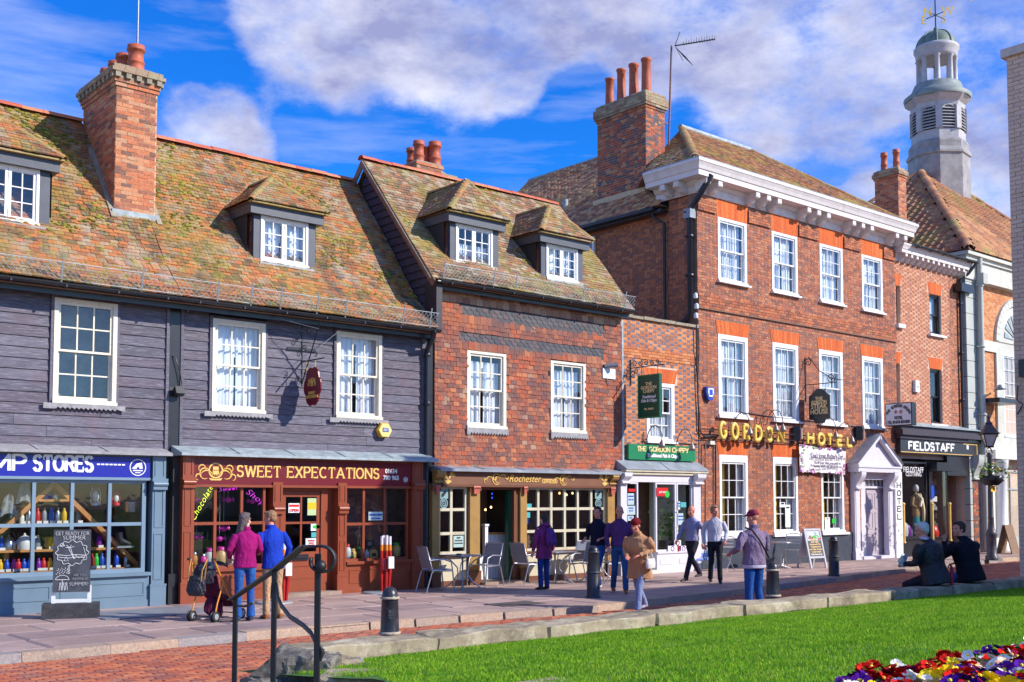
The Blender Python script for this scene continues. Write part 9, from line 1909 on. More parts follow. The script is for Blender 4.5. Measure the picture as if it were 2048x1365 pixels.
pl_=(p-EYEP).dot(FW);U=RT;RZc=math.atan2(RT.y,RT.x)*.55
px_=(p.x,p.y);CB=T(p.x,p.y,0)@RZ(RZc)
mpp=pl_/FPX
WB=.66;zt_=.33+(1207-1060)*mpp*1.0+.1
zb0=onPl(142,1184,p,FW).z;zb1=onPl(142,1060,p,FW).z;wb=66*mpp/2*1.05
q=MB();q.prism([(-.43,0),(.43,0),(.43,.24),(-.43,.24)],CB@T(0,-.17,0),.34);q.build('base_block',paint('scuffed_black_block',(.04,.04,.045),.6,.4,10,.006,dirt=(.12,.09,.07)),cb)
q=MB();
for a in(-1,1):q.prism([(a*.27-.03,.24),(a*.27+.03,.24),(a*.27+.03,zb0+.1),(a*.27-.03,zb0+.1)],CB@T(0,-.03,0),.06)
q.prism([(-.24,.245),(.24,.245),(.24,.30),(-.24,.30)],CB@T(0,-.029,0),.058);q.build('stand_legs',M_WHITE,cb)
MB().prism([(-wb,zb0),(wb,zb0),(wb,zb1),(-wb,zb1)],CB@T(0,-.08,0),.05).build('board',paint('slate_chalkboard',(.055,.06,.075),.7,.3,6,.001,dirt=(.10,.11,.13)),cb)
CK=gmat('chalk',(.75,.75,.75),.9);hb_=zb1-zb0
def ck(s,fx_,fz_,sz,mw,sh=0):text(cb,s,0,0,0,sz,CK,M=CB@T((fx_-.5)*2*wb,-.086,zb0+fz_*hb_),maxw=mw*2*wb,off=-.002,shear=sh)
ck('GET READY FOR',.5,.91,.09,.9);ck('SUMMER',.55,.84,.095,.6);ck('ARE YOU',.72,.25,.055,.35);ck('DREAMING OF',.72,.19,.055,.42);ck('SUMMER?',.70,.10,.08,.5)
def cl(b,pts):b.tube([CB@Vector(((x_-.5)*2*wb,-.085,zb0+z_*hb_))for x_,z_ in pts],.0045,4)
b=MB();cld=[(.5+.42*math.cos(a)*(1+.07*math.cos(12*a)),.63+.19*math.sin(a)*(1+.1*math.cos(12*a)))for a in np.linspace(0,6.283,70)];cl(b,cld)
cl(b,[(.12,.60),(.35,.585),(.6,.60),(.88,.585)]);cl(b,[(.15,.56),(.4,.545),(.65,.56),(.85,.55)]);cl(b,[(.40,.70),(.47,.62),(.55,.53)]);cl(b,[(.46,.70),(.50,.62),(.58,.53)])
for a in range(5):cl(b,[(.43,.71),(.43+.12*math.cos(a*1.2),.73+.03*math.sin(a*1.2))])
cl(b,[(.28,.5),(.34,.57),(.40,.5),(.28,.5)]);cl(b,[(.3,.74)]+[(.22+.05*math.cos(a),.755+.025*math.sin(a))for a in np.linspace(0,6.28,14)]);cl(b,[(.80,.72),(.86,.60),(.80,.53)]);cl(b,[(.57,.60),(.68,.545),(.80,.58)])
for k in range(3):cl(b,[(.42+.025*math.cos(a),.41-.05*k+.016*math.sin(a))for a in np.linspace(0,6.28,12)])
cl(b,[(.07+.18+.18*math.cos(a),.20+.07*math.sin(a))for a in np.linspace(0,3.14,14)]+[(.07,.20),(.43,.20)]);cl(b,[(.25,.20),(.25,.07)])
for k in range(18):x_=.08+.33*((k*37)%18)/18;z_=.30+.10*((k*11)%18)/18;cl(b,[(x_,z_),(x_+.012,z_-.02)])
for k in range(3):x_=.2+.08*k;cl(b,[(x_-.03,.03),(x_-.02,.11),(x_+.02,.11),(x_+.03,.03)]);cl(b,[(x_+.02*math.cos(a),.135+.016*math.sin(a))for a in np.linspace(0,6.28,9)])
b.build('chalk_drawing',CK,cb)
def lollies(px,py,label,s=1.):
 p=onZ(px,py,0);t=thing('lolly_stand',label,'display',(0,0,0),'bundles of red giant lollies');MB().lathe([(.34*s,0),(.34*s,.02),(.30*s,.035),(.001,.035)],(-.15,-.05,.002),24).build('round_base',BC['grey'],t)
 RD=paint('red_wrapped_lolly',(.40,.012,.01),.35,.2,8,.002);WT=gmat('clear_tip',(.70,.66,.72),.3);OR=gmat('orange_tip',(.80,.25,.02),.3)
 for k in range(5):
  x,y=.03+.042*k-.085,.05*math.sin(k*2.5);b=MB().tube([(x*.8,y,.04),(x*1.1,y,.5),(x*1.05,y,.86)],[.028,.036,.032],10);b.build('lolly',RD,t);MB().tube([(x*1.05,y,.861),(x*1.03,y,.98)],[.032,.03],10).build('orange_end',OR,t);MB().tube([(x*1.03,y,.981),(x,y,1.15+.02*(k%2))],[.03,.031],10).build('pale_tip',WT,t)
 MB().lathe([(.11,.46),(.118,.50),(.118,.66),(.105,.70)],(0,0,0),12,sx=1.05,sy=.75).build('wrapper_band',gmat('dark_red_band',(.30,.01,.015),.4),t);MB().box(.03,.15,-.16,-.12,.5,.74).build('price_label',M_PAPER,t);return place(t,p,rad(-10),s)
lollies(768,1186,'bundle of red giant lollies standing right of the sweet shop door');lollies(562,1206,'bundle of red giant lollies half hidden behind the man in the blue jacket')
hr_=thing('handrail','black wrought-iron handrail with a scroll end beside the garden steps','handrail',(2.9,5.2,0))
def vd(px,py,d):r_=ray(px,py);return EYEP+r_*d
dR,dM,dL=5.1,5.75,6.7
M_RAIL=paint('handrail_black',(.010,.010,.013),.5,.2,20,.002)
for px,d,yt,w in((636,dR,1108,.0245),(549,dM,1142,.024),(471,dL,1198,.025)):
 top=vd(px,yt,d);MB().bar((top.x,top.y,-.1+.5*(1 if d<6 else 0)),top,w,w,up=(1,1,0)).build('post',M_RAIL,hr_)
Ltop,Mtop,Rtop=vd(462,1200,dL),vd(549,1141,dM),vd(607,1093,5.25);R2=vd(636,1092,dR)
MB().bar(Ltop,Mtop,.040,.010).bar(Mtop+(Mtop-Ltop)*.0,Rtop,.041,.0102).build('rail',M_RAIL,hr_)
sx=vd(640,1118,5.02);
ax=Vector((RT.x,RT.y,0));cpt=vd(641,1120,5.08);pts=[]
for k in range(0,17):
 a=rad(110-k*19);rr_=.064-.0006*k if k<9 else .0586-.0030*(k-9);pts.append(cpt+ax*(rr_*1.1*math.cos(a))+Vector((0,0,rr_*math.sin(a))))
bp=[Rtop]+pts;b=MB();seg=[]
n_=F0.normalized()
for q in bp:seg.append((q-n_*.022,q+n_*.022))
vs=[];
for i,q in enumerate(bp):
 d_=(bp[min(i+1,len(bp)-1)]-bp[max(i-1,0)]).normalized();nn=d_.cross(n_).normalized()*.006;vs+=[q-n_*.022-nn,q+n_*.022-nn,q+n_*.022+nn,q-n_*.022+nn]
fs=[(4*i+j,4*i+(j+1)%4,4*i+4+(j+1)%4,4*i+4+j)for i in range(len(bp)-1)for j in range(4)]+[(0,3,2,1),(4*len(bp)-4,4*len(bp)-3,4*len(bp)-2,4*len(bp)-1)]
b.add(vs,fs,0,True);b.build('scroll_end',M_RAIL,hr_)
MB().lathe([(.001,-.03),(.02,-.022),(.028,0),(.02,.022),(.001,.03)],tuple(vd(641,1133,5.07)),14).build('scroll_boss',M_RAIL,hr_)
cv=[vd(553,1168,dM-.01),vd(556,1195,5.68),vd(563,1212,5.6),vd(580,1234,5.45),vd(605,1250,5.28),vd(622,1266,5.16),vd(630,1282,dR)];MB().tube(cv,[(.008,.014)]*7,8).build('curved_brace',M_RAIL,hr_)
MB().tube([vd(474,1212,dL-.02),vd(490,1213,dL-.2),vd(507,1206,dL-.3)],.008,6).build('hook',M_RAIL,hr_);MB().tube([vd(640,1292,dR-.02),vd(644,1305,dR-.02),vd(640,1322,dR-.02)],[.008,.014,.008],6).build('lower_lug',M_RAIL,hr_)
# ------------------------------------------------------------------ people
def skinmat(n,c):
 t=NT(n);t.p.inputs['Subsurface Weight'].default_value=.12;t.p.inputs['Subsurface Radius'].default_value=(.02,.008,.005)
 col=t.mix(t.rng(t.noise(14,3),.35,.65),c,(c[0]*1.08,c[1]*.86,c[2]*.82));return t.fin(col,.5,0,.35)
def clothmat(n,c,rough=.9,fold=.018,sc_=5,spec=.2,c2=None):
 t=NT(n);tc=t.n.new('ShaderNodeTexCoord');v=tc.outputs['Object'];a=t.noise(sc_,4,.6,(1,1,.7),vec=v);w=t.noise(120,2,.5,vec=v)
 col=t.mix(t.rng(a,.35,.65),tuple(x*.82 for x in c),tuple(min(1,x*1.1)for x in c))
 if c2:col=t.mix(t.rng(t.noise(7,5,.6,vec=v),.5,.65),col,c2)
 wr=t.noise(sc_*2.6,3,.55,(1,1,.45),off=5,vec=v);h=t.math('ADD',t.math('ADD',a,t.math('MULTIPLY',wr,.5)),t.math('MULTIPLY',w,.03));t.bump(h,fold*2.6,1);return t.fin(col,rough,0,spec)
SK1,SK2,SK3=skinmat('skin_fair',(.62,.34,.24)),skinmat('skin_ruddy',(.60,.27,.19)),skinmat('skin_light',(.66,.40,.30))
def remesh(o,vox,it=4,sub=0):
 m=o.modifiers.new('Remesh','REMESH');m.mode='VOXEL';m.voxel_size=vox;m.use_smooth_shade=True
 if it:s=o.modifiers.new('Smooth','SMOOTH');s.iterations=it;s.factor=.5
 return o
def V(*a):return Vector(a)
def head_geo(b,c,yaw,pitch=0,hat=False):
 M=T(*c)@RZ(yaw)@RX(pitch)
 def el(p,r,seg=14,rings=9):
  vs=[];
  for i in range(rings+1):
   th=math.pi*i/rings
   for k in range(seg):ph=2*math.pi*k/seg;vs.append(M@Vector((p[0]+r[0]*math.sin(th)*math.cos(ph),p[1]+r[1]*math.sin(th)*math.sin(ph),p[2]+r[2]*math.cos(th))))
  fs=[(i*seg+k,(i+1)*seg+k,(i+1)*seg+(k+1)%seg,i*seg+(k+1)%seg)for i in range(rings)for k in range(seg)];b.add(vs,fs,0,True)
 el((0,-.012,.035),(.076,.094,.088));el((0,.022,-.035),(.060,.066,.080));el((0,.060,-.085),(.030,.026,.022))
 el((0,.096,-.022),(.014,.018,.024),8,6);el((0,.082,-.004),(.011,.016,.03),8,6);el((0,.078,-.060),(.026,.014,.010),8,5)
 for s in(-1,1):el((s*.078,-.005,-.012),(.010,.019,.030),8,6);el((s*.030,.076,.022),(.024,.012,.008),8,5);el((s*.045,.055,-.03),(.020,.020,.02),8,6)
 return M,el
def hand_geo(b,w,d,side,up=None,curl=.5,size=1.0):
 """palm and five fingers from wrist w along d; side = +1 right, -1 left"""
 d=d.normalized();up=(up or Vector((0,0,1)));n=(up-d*up.dot(d));n=n.normalized()if n.length>.05 else Vector((0,1,0));l=d.cross(n)*side;k=size
 c0=w+d*.045*k
 b.tube([w-d*.02*k,w+d*.02*k,w+d*.055*k,w+d*.085*k],[(.022*k,.018*k),(.030*k,.016*k),(.040*k,.015*k),(.036*k,.013*k)],10)
 for i,(o,L_)in enumerate(((-.030,.062),(-.010,.074),(.010,.070),(.030,.055))):
  p=w+d*.080*k+l*o*k;q=p+(d*math.cos(curl*.5)-n*math.sin(curl*.5))*L_*.42*k;r_=q+(d*math.cos(curl*1.3)-n*math.sin(curl*1.3))*L_*.32*k;e=r_+(d*math.cos(curl*2)-n*math.sin(curl*2))*L_*.26*k
  b.tube([p-d*.02*k,q,r_,e],[.0095*k,.009*k,.008*k,.0065*k],7)
 p=w+d*.03*k-l*.028*k;b.tube([p,p-l*.022*k+d*.022*k-n*.008*k,p-l*.028*k+d*.052*k-n*.014*k],[.012*k,.0105*k,.008*k],7)
def person(label,loc,ang,H=1.75,top=None,trou=None,skin=None,shoes=None,hair=None,knees=None,ankles=None,elbows=None,hands=None,lean=(0,0),yaw=0,pitch=0,pelvis=None,female=False,
   coat=0.,collar=False,sleeves=1.0,handcurl=.5,shoe_dir=None,hood=False,wide=1.0,hairstyle='short',flare=0,hem=None,scale=None,cuffs=True,turn=0,footn=None):
 root=thing('person',label,'person',(0,0,0));sc_=H/1.75
 P=pelvis or V(0,0,.94);lx,ly=lean;C=P+V(lx*.6,ly*.6,.36-.10*abs(ly));N=P+V(lx,ly,.55-.16*abs(ly));sw=(.165 if female else .19)*wide
 tr=RZ(turn);
 S=[C+tr@V(-sw,0,.092),C+tr@V(sw,0,.092)];HC=N+V(lx*.10,.02+ly*.25,.135)
 Hp=[P+V(-.09,0,-.03),P+V(.09,0,-.03)]
 K=knees or[V(-.10,.02,.50),V(.10,.02,.50)];A=ankles or[V(-.11,-.02,.09),V(.11,-.02,.09)]
 E=elbows or[V(-.25,-.03,1.14),V(.25,-.03,1.14)];W=hands or[V(-.26,.06,.89),V(.26,.06,.89)]
 hd=[(W[i]-E[i]).normalized()for i in(0,1)]
 b=MB();M,el=head_geo(b,HC,yaw,pitch)
 b.tube([C+V(0,-.01,.05),N+V(0,-.01,0),HC+V(0,-.02,-.06)],[(.06,.07),(.052,.055),(.05,.052)],12)
 b.tube([P+V(0,0,-.08),P+V(0,0,.06),(P+C)/2,C+V(0,0,.03),C+V(0,0,.14)],[(.09,.13),(.085,.125),(.08,.11),(.095,.14),(.06,.12)],14)
 for i in(0,1):
  b.tube([S[i],(S[i]+E[i])/2,E[i],(E[i]+W[i])/2,W[i]+hd[i]*.0],[.042,.038,.032,.030,.021],10);hand_geo(b,W[i]+hd[i]*.01,hd[i],1 if i else-1,V(0,0,1)if abs(hd[i].z)<.7 else V(0,1 if i else 1,0),handcurl)
  b.tube([Hp[i],(Hp[i]+K[i])/2,K[i],(K[i]+A[i])/2,A[i]],[.07,.062,.048,.045,.032],10)
  fd=shoe_dir[i]if shoe_dir else V(0,1,0);b.tube([A[i]+V(0,0,0),A[i]+fd*.03+V(0,0,-.04),A[i]+fd*.13+V(0,0,-.065)],[.034,.034,.022],8)
 remesh(b.build('body',skin or SK1,root),.0085,1)
 b=MB();b.tube([P+V(0,0,-.11),P+V(0,0,-.03),P+V(0,0,.08),P+V(0,0,.13)],[(.10,.15),(.118,.168),(.10,.145),(.095,.14)],16)
 for i in(0,1):
  hm=(.075 if flare else .058)+(.0);b.tube([Hp[i]+V(0,0,.02),Hp[i]*.7+K[i]*.3,K[i],K[i]*.45+A[i]*.55,A[i]+V(0,0,-.02)],[(.098,.092),(.090,.086),(.066,.064),(.062,.060),(hm,hm)],14)
 remesh(b.build('trousers',trou,root),.013,3)
 b=MB();zt=P.z-coat;d_=(C-P)
 if pelvis is None or P.z>.9:low=P+V(0,0,-coat)
 else:low=P+V(0,-.04,-min(coat,.14))
 fl_=1+coat*.35;b.tube([low,low*.5+P*.5+V(0,0,.03),P*.6+C*.4,P*.15+C*.85,C+V(0,0,.10),C+V(0,0,.155),N+V(0,-.005,.0)],[(.125*fl_*wide,.178*fl_*wide),(.125*wide,.172*wide),(.112*wide,.155*wide),(.125*wide,.180*wide),(.100*wide,.158*wide),(.072,.10),(.058,.064)],18)
 for i in(0,1):
  e=W[i]if sleeves>=1 else E[i]*(1-sleeves)+W[i]*sleeves if sleeves>0 else S[i]*.5+E[i]*.5
  b.tube([S[i]+(C-S[i])*.35+V(0,0,-.02),S[i]+V(0,0,-.035),S[i]*.5+E[i]*.5,E[i],E[i]*.5+e*.5,e],[(.055,.055),(.060*wide,.060*wide),(.058*wide,.058*wide),(.052,.052),(.048,.048),(.040,.040)],12)
 if collar:b.tube([N+V(0,-.01,-.02),N+V(0,-.01,.035)],[(.072,.075),(.078,.080)],14)
 if hood:b.tube([N+V(-.09,-.06,.0),N+V(0,-.11,.02),N+V(.09,-.06,.0)],[.045,.06,.045],10)
 tp=remesh(b.build('jacket' if coat>.05 else 'jumper',top,root),.013,3)
 if hem:
  q=MB().tube([low+V(0,0,.012),low+V(0,0,-.05)],[(.122*fl_*wide,.174*fl_*wide),(.12*fl_*wide,.17*fl_*wide)],18);remesh(q.build('shirt_hem',hem,root),.013,1)
 for i in(0,1):
  fd=(shoe_dir[i]if shoe_dir else V(0,1,0)).normalized();q=MB();a=A[i];q.tube([a-fd*.055+V(0,0,-.045),a-fd*.02+V(0,0,-.035),a+fd*.06+V(0,0,-.05),a+fd*.14+V(0,0,-.065),a+fd*.185+V(0,0,-.072)],[(.038,.034),(.045,.042),(.044,.036),(.044,.024),(.028,.016)],12);remesh(q.build('shoe',shoes,root),.009,1)
 if hair is not None and hairstyle!='bald':
  b=MB();b_=b
  def e2(p,r,seg=14,rings=9):
   vs=[]
   for i in range(rings+1):
    th=math.pi*i/rings
    for k in range(seg):ph=2*math.pi*k/seg;q=M@Vector((p[0]+r[0]*math.sin(th)*math.cos(ph),p[1]+r[1]*math.sin(th)*math.sin(ph),p[2]+r[2]*math.cos(th)));nz=mn_.noise(q*30)*.006;vs.append(q+Vector((nz,nz,nz)))
   b_.add(vs,[(i*seg+k,(i+1)*seg+k,(i+1)*seg+(k+1)%seg,i*seg+(k+1)%seg)for i in range(rings)for k in range(seg)],0,True)
  if hairstyle=='beanie':e2((0,-.018,.065),(.092,.108,.085));e2((0,-.012,.035),(.090,.105,.035))
  elif hairstyle=='beret':e2((.02,-.02,.085),(.118,.125,.055));e2((0,-.015,.05),(.088,.104,.05))
  elif hairstyle=='cap':e2((0,-.014,.06),(.084,.102,.075));e2((0,.09,.055),(.06,.06,.012))
  else:
   e2((0,-.028,.048),(.087,.098,.088));e2((0,-.055,.0),(.080,.062,.075));e2((0,.035,.098),(.062,.055,.030))
   for s in(-1,1):e2((s*.068,-.01,.03),(.018,.045,.045),8,6)
   if hairstyle in('long','bob'):e2((0,-.06,-.06),(.085,.05,.09));
   if hairstyle=='long':b.tube([M@V(-.02,-.075,-.02),M@V(-.05,-.10,-.16),M@V(-.10,-.10,-.32),M@V(-.11,-.09,-.44)],[(.05,.05),(.045,.04),(.035,.035),(.012,.012)],10);b.tube([M@V(.02,-.08,.0),M@V(0,-.10,-.15),M@V(-.05,-.10,-.28)],[(.04,.05),(.035,.04),(.012,.012)],10)
  nm={'beanie':'hat','beret':'hat','cap':'cap'}.get(hairstyle,'hair');remesh(b.build(nm,hair,root),.009,1)
 if hairstyle!='noeyes':
  b=MB()
  for s in(-1,1):b.lathe([(.001,-.008),(.008,0),(.001,.008)],tuple(M@V(s*.030,.083,.008)),8)
  b.build('eye',BC['black'],root)
 place(root,loc,ang,sc_);root['J']=0;del root['J'];return root,dict(P=P,C=C,N=N,HC=HC,S=S,E=E,W=W,K=K,A=A,M=M)
def face(dx,dy):return math.atan2(-dx,dy)
DEN=clothmat('blue_denim',(.02,.085,.30),.85,.014,8,.2,(.03,.12,.38));DEN2=clothmat('mid_blue_denim',(.03,.09,.22),.85,.014,8);DEN3=clothmat('pale_blue_denim',(.20,.25,.42),.85,.014,8)
HB=clothmat('dark_brown_hair',(.045,.028,.022),.6,.01,40,.4);HG_=clothmat('greying_brown_hair',(.13,.10,.10),.6,.01,40,.4);HBL=clothmat('sandy_hair',(.34,.19,.10),.6,.01,40,.4);HW=clothmat('white_hair',(.62,.60,.58),.7,.01,40,.4)
BLK=gmat('black_shoe_leather',(.02,.018,.02),.4);BRN=gmat('tan_shoe_leather',(.28,.10,.03),.5);WHS=gmat('white_trainer',(.68,.68,.70),.6);NAV=gmat('navy_shoe',(.03,.05,.10),.6)
MAG=clothmat('magenta_fleece',(.30,.008,.13),.95,.02,6);BLU=clothmat('royal_blue_fleece',(.010,.045,.42),.9,.022,5);KHA=clothmat('khaki_chino',(.48,.30,.17),.85,.018,8)
p1=onZ(489,1243,0)
person('woman with long dark ponytail, magenta jacket and blue jeans outside the sweet shop',p1,face(.15,1),1.70,MAG,DEN,SK3,NAV,HG_,female=True,flare=1,coat=.08,collar=True,hairstyle='long',yaw=-1.0,wide=1.08,
  elbows=[V(-.27,-.02,1.15),V(.26,.02,1.14)],hands=[V(-.20,.18,1.02),V(.18,.22,1.06)],ankles=[V(-.13,-.04,.09),V(.11,.02,.09)])
p2=onZ(545,1238,0)
person('man with sandy hair, bright blue fleece and khaki trousers beside the woman in magenta',p2,face(.05,1),1.73,BLU,KHA,SK2,BRN,HBL,coat=.13,collar=True,yaw=.75,pitch=-.15,wide=1.08,lean=(-.03,.04),
  elbows=[V(-.27,.0,1.14),V(.28,-.02,1.14)],hands=[V(-.16,.22,1.08),V(.27,.10,.93)],ankles=[V(-.10,.03,.09),V(.12,-.03,.09)])
p3=onZ(1088,1180,0)
PUR=clothmat('plum_padded_coat',(.20,.015,.13),.7,.03,5,.35)
_,J=person('person in plum coat with purple rucksack, back turned, by the coffee shop',p3,face(-.05,1),1.60,PUR,clothmat('indigo_denim',(.012,.045,.22),.85,.014,8),SK3,BLK,HB,female=True,coat=.22,hood=True,hairstyle='bob',wide=1.22,yaw=.1,
  elbows=[V(-.31,-.04,1.12),V(.31,-.04,1.12)],hands=[V(-.32,.04,.90),V(.32,.04,.90)],ankles=[V(-.10,0,.09),V(.10,0,.09)])
t=thing('rucksack','purple rucksack on the back of the person in the plum coat','bag',(0,0,0));b=MB().tube([V(0,-.22,1.02),V(0,-.235,1.12),V(0,-.225,1.26),V(0,-.20,1.37),V(0,-.18,1.42)],[(.06,.13),(.085,.16),(.08,.155),(.06,.12),(.03,.06)],14);RK=clothmat('violet_canvas',(.12,.03,.18),.8,.012,7);remesh(b.build('bag_body',RK,t),.012,2)
b=MB().tube([V(0,-.30,1.03),V(0,-.315,1.10),V(0,-.30,1.18)],[(.03,.09),(.045,.12),(.03,.10)],12);remesh(b.build('front_pocket',RK,t),.01,1);b=MB()
for s in(-1,1):b.tube([V(s*.10,-.17,1.40),V(s*.13,-.06,1.50),V(s*.14,.10,1.42),V(s*.15,.13,1.25),V(s*.14,-.02,1.06),V(s*.12,-.15,1.03)],[(.008,.024)]*6,7)
b.tube([V(-.03,-.17,1.42),V(0,-.18,1.47),V(.03,-.17,1.42)],.01,6).build('strap',RK,t);place(t,p3,face(-.05,1),1.60/1.75)
p4=onZ(1196,1183,0);NVY=clothmat('navy_jumper',(.012,.012,.035),.9,.018,5)
person('young man in navy jumper, jeans and white trainers walking past the coffee shop',p4,face(-1,-.35),1.76,NVY,DEN,SK2,WHS,HB,sleeves=.45,yaw=.15,knees=[V(-.09,.20,.52),V(.09,-.04,.50)],ankles=[V(-.10,.30,.12),V(.10,-.28,.13)],
  elbows=[V(-.26,.0,1.14),V(.25,-.02,1.13)],hands=[V(-.20,.22,1.10),V(.22,.20,1.06)])
p5=onZ(1240,1187,0)
person('bald man in purple jumper, blue jeans and brown shoes near the kerb bollard',p5,face(-.7,-.8),1.78,clothmat('purple_jumper',(.10,.035,.14),.9,.018,5),DEN2,SK2,BRN,None,hairstyle='bald',wide=1.12,knees=[V(-.09,.12,.51),V(.10,-.02,.50)],ankles=[V(-.10,.18,.10),V(.12,-.20,.12)],
  elbows=[V(-.27,-.05,1.14),V(.27,.02,1.13)],hands=[V(-.26,.05,.90),V(.24,.16,.93)])
p6=onZ(1280,1228,-.1);CAM=clothmat('camel_coat',(.46,.24,.12),.85,.03,4,.2)
person('woman in camel coat, dark red hat and pale jeans striding along the brick road',p6,face(-1,-.25),1.68,CAM,DEN3,SK2,clothmat('pale_boot',(.3,.28,.36),.7),clothmat('dark_red_hat',(.16,.008,.012),.9,.02,8),female=True,coat=.30,collar=True,hairstyle='beanie',wide=1.34,lean=(0,.10),pitch=-.25,
  knees=[V(-.08,.16,.50),V(.08,-.06,.50)],ankles=[V(-.10,.26,.11),V(.10,-.38,.16)],elbows=[V(-.28,.0,1.16),V(.26,.06,1.13)],hands=[V(-.14,.27,1.08),V(.10,.30,1.06)])
t=thing('handbag','white handbag carried by the woman in the camel coat','bag',(0,0,0));b=MB().tube([V(-.30,.14,.84),V(-.30,.14,.93),V(-.30,.14,1.02)],[(.14,.06),(.155,.065),(.14,.05)],12);remesh(b.build('bag_body',gmat('white_leather',(.66,.64,.62),.5),t),.012,3);MB().tube([V(-.30,.03,1.01),V(-.28,.08,1.12),V(-.22,.16,1.12),V(-.28,.22,1.08),V(-.30,.25,1.01)],.009,6).build('strap',gmat('white_leather',(.66,.64,.62),.5),t);place(t,p6,face(-1,-.25),1.68/1.75)
p7=onZ(1385,1164,0);LIL=clothmat('lilac_grey_jumper',(.27,.27,.44),.9,.018,5)
person('bald man in a lilac-blue jumper and black trousers striding past the chip shop',p7,face(-1,-.05),1.76,LIL,clothmat('black_trousers',(.02,.02,.03),.85),SK2,BLK,None,hairstyle='bald',wide=1.05,knees=[V(-.09,.20,.52),V(.09,-.10,.52)],ankles=[V(-.10,.38,.12),V(.10,-.42,.18)],
  elbows=[V(-.26,-.12,1.15),V(.25,.10,1.14)],hands=[V(-.26,-.08,.90),V(.22,.26,.98)])
p8=onZ(1431,1167,0);BTK=clothmat('black_track_trousers',(.018,.018,.025),.8)
_,J=person('young man in white jumper and black track trousers with white side lettering',p8,face(-.75,-.65),1.76,clothmat('white_jumper',(.55,.53,.60),.9,.02,5),BTK,SK2,BLK,HBL,knees=[V(-.09,.10,.51),V(.09,.0,.50)],ankles=[V(-.10,.14,.10),V(.11,-.16,.11)],yaw=.5,
  elbows=[V(-.26,-.04,1.14),V(.27,-.06,1.15)],hands=[V(-.22,.14,.97),V(.24,.04,.90)])
t_,fs_=text_geo('ORIGINAL',.085,0,.003,.002);q=face(-.75,-.65);LM=T(*p8)@RZ(q)@T(.155,0,0)
o=MB().add([LM@Vector((.012+.0*v.x,v.y*.9-.05,.42+v.x*.75))for v in t_],fs_).build('side_lettering',M_WLET,_);o.matrix_parent_inverse=_.matrix_basis.inverted()
p9=V(0,0,-.135);pp=onY(1509,1200,11.35);p9=V(pp.x,11.35,-.11);MAU=clothmat('mauve_blouson',(.20,.14,.24),.75,.03,4,.3)
person('man in burgundy cap, mauve jacket and blue jeans seen from behind',p9,face(.15,1),1.84,MAU,clothmat('deep_blue_denim',(.015,.08,.30),.85,.014,8),SK2,BRN,clothmat('burgundy_cap',(.22,.02,.05),.8),coat=.05,collar=True,hairstyle='cap',wide=1.22,yaw=.35,pitch=-.2,hem=gmat('lilac_shirt',(.45,.42,.55),.8),
  elbows=[V(-.33,.0,1.15),V(.32,.04,1.14)],hands=[V(-.25,.24,1.08),V(.20,.26,1.05)],ankles=[V(-.13,0,.09),V(.14,-.03,.09)])
t=thing('shoulder_strap','dark strap of a crossbody bag over the mauve jacket','strap',(0,0,0));b=MB().tube([V(-.16,.02,1.475),V(-.14,-.11,1.44),V(-.05,-.165,1.30),V(.08,-.17,1.12),V(.20,-.12,1.0),V(.25,.02,.96)],[(.006,.016)]*6,6);b.build('strap_band',BLK,t);place(t,p9,face(.15,1),1.84/1.75)
def seat_at(px,Yw):p=onY(px,1100,Yw);return V(p.x,Yw,0)
BKJ=clothmat('black_waxed_jacket',(.012,.014,.022),.5,.03,5,.4);BKW=clothmat('black_wool_coat',(.008,.009,.016),.85,.02,5)
sp=seat_at(1868,wy(17)+.22)
_,J=person('white-haired man in black padded jacket sitting on the garden wall holding a paper',sp,face(-.05,1),1.9,BKJ,clothmat('black_trousers',(.02,.02,.03),.85),SK2,BLK,HW,pelvis=V(0,0,.62),knees=[V(-.12,.40,.46),V(.12,.40,.46)],ankles=[V(-.12,.42,.0),V(.12,.44,.0)],lean=(-.02,.13),yaw=.75,pitch=-.15,wide=1.55,coat=.14,collar=True,
  elbows=[V(-.33,.12,.80),V(.30,.16,.80)],hands=[V(-.22,.36,.78),V(.02,.36,.80)],handcurl=1.0)
t=thing('paper_wrapper','crumpled white paper held by the white-haired seated man','paper',(0,0,0));b=MB();vs=[]
for j in range(5):
 for i in range(6):vs.append((-.34+i*.045+.01*math.sin(j*2),.38+.03*math.sin(i*1.5+j),.74+j*.045+.02*math.sin(i*2+j*1.3)))
b.add(vs,[(j*6+i,j*6+i+1,j*6+i+7,j*6+i+6)for j in range(4)for i in range(5)],0,False).build('paper_sheet',M_PAPER,t);place(t,sp,face(-.05,1),1.9/1.75)
t=thing('scarf','pale collar scarf round the neck of the white-haired seated man','scarf',(0,0,0));N_=J['N'];b=MB().tube([N_+V(.07*math.cos(a),.065*math.sin(a)-.005,.02+.012*math.sin(a))for a in np.linspace(0,6.28,13)],.024,8,cap=False).build('scarf_roll',gmat('pale_lilac_wool',(.52,.48,.58),.95),t);place(t,sp,face(-.05,1),1.9/1.75)
sp2=seat_at(1938,wy(18)+.22)
person('dark-haired man in black coat sitting on the garden wall, raising food to his mouth',sp2,face(.05,1),1.9,BKW,DEN,SK2,BLK,clothmat('dark_cropped_hair',(.06,.032,.03),.6,.01,40,.4),pelvis=V(0,0,.62),knees=[V(-.12,.40,.46),V(.14,.40,.46)],ankles=[V(-.12,.46,.0),V(.14,.42,.0)],lean=(.0,.12),yaw=1.25,wide=1.5,coat=.14,collar=True,
  elbows=[V(-.33,.24,.86),V(.30,.12,.82)],hands=[V(-.26,.26,1.10),V(.20,.36,.74)],handcurl=1.1)
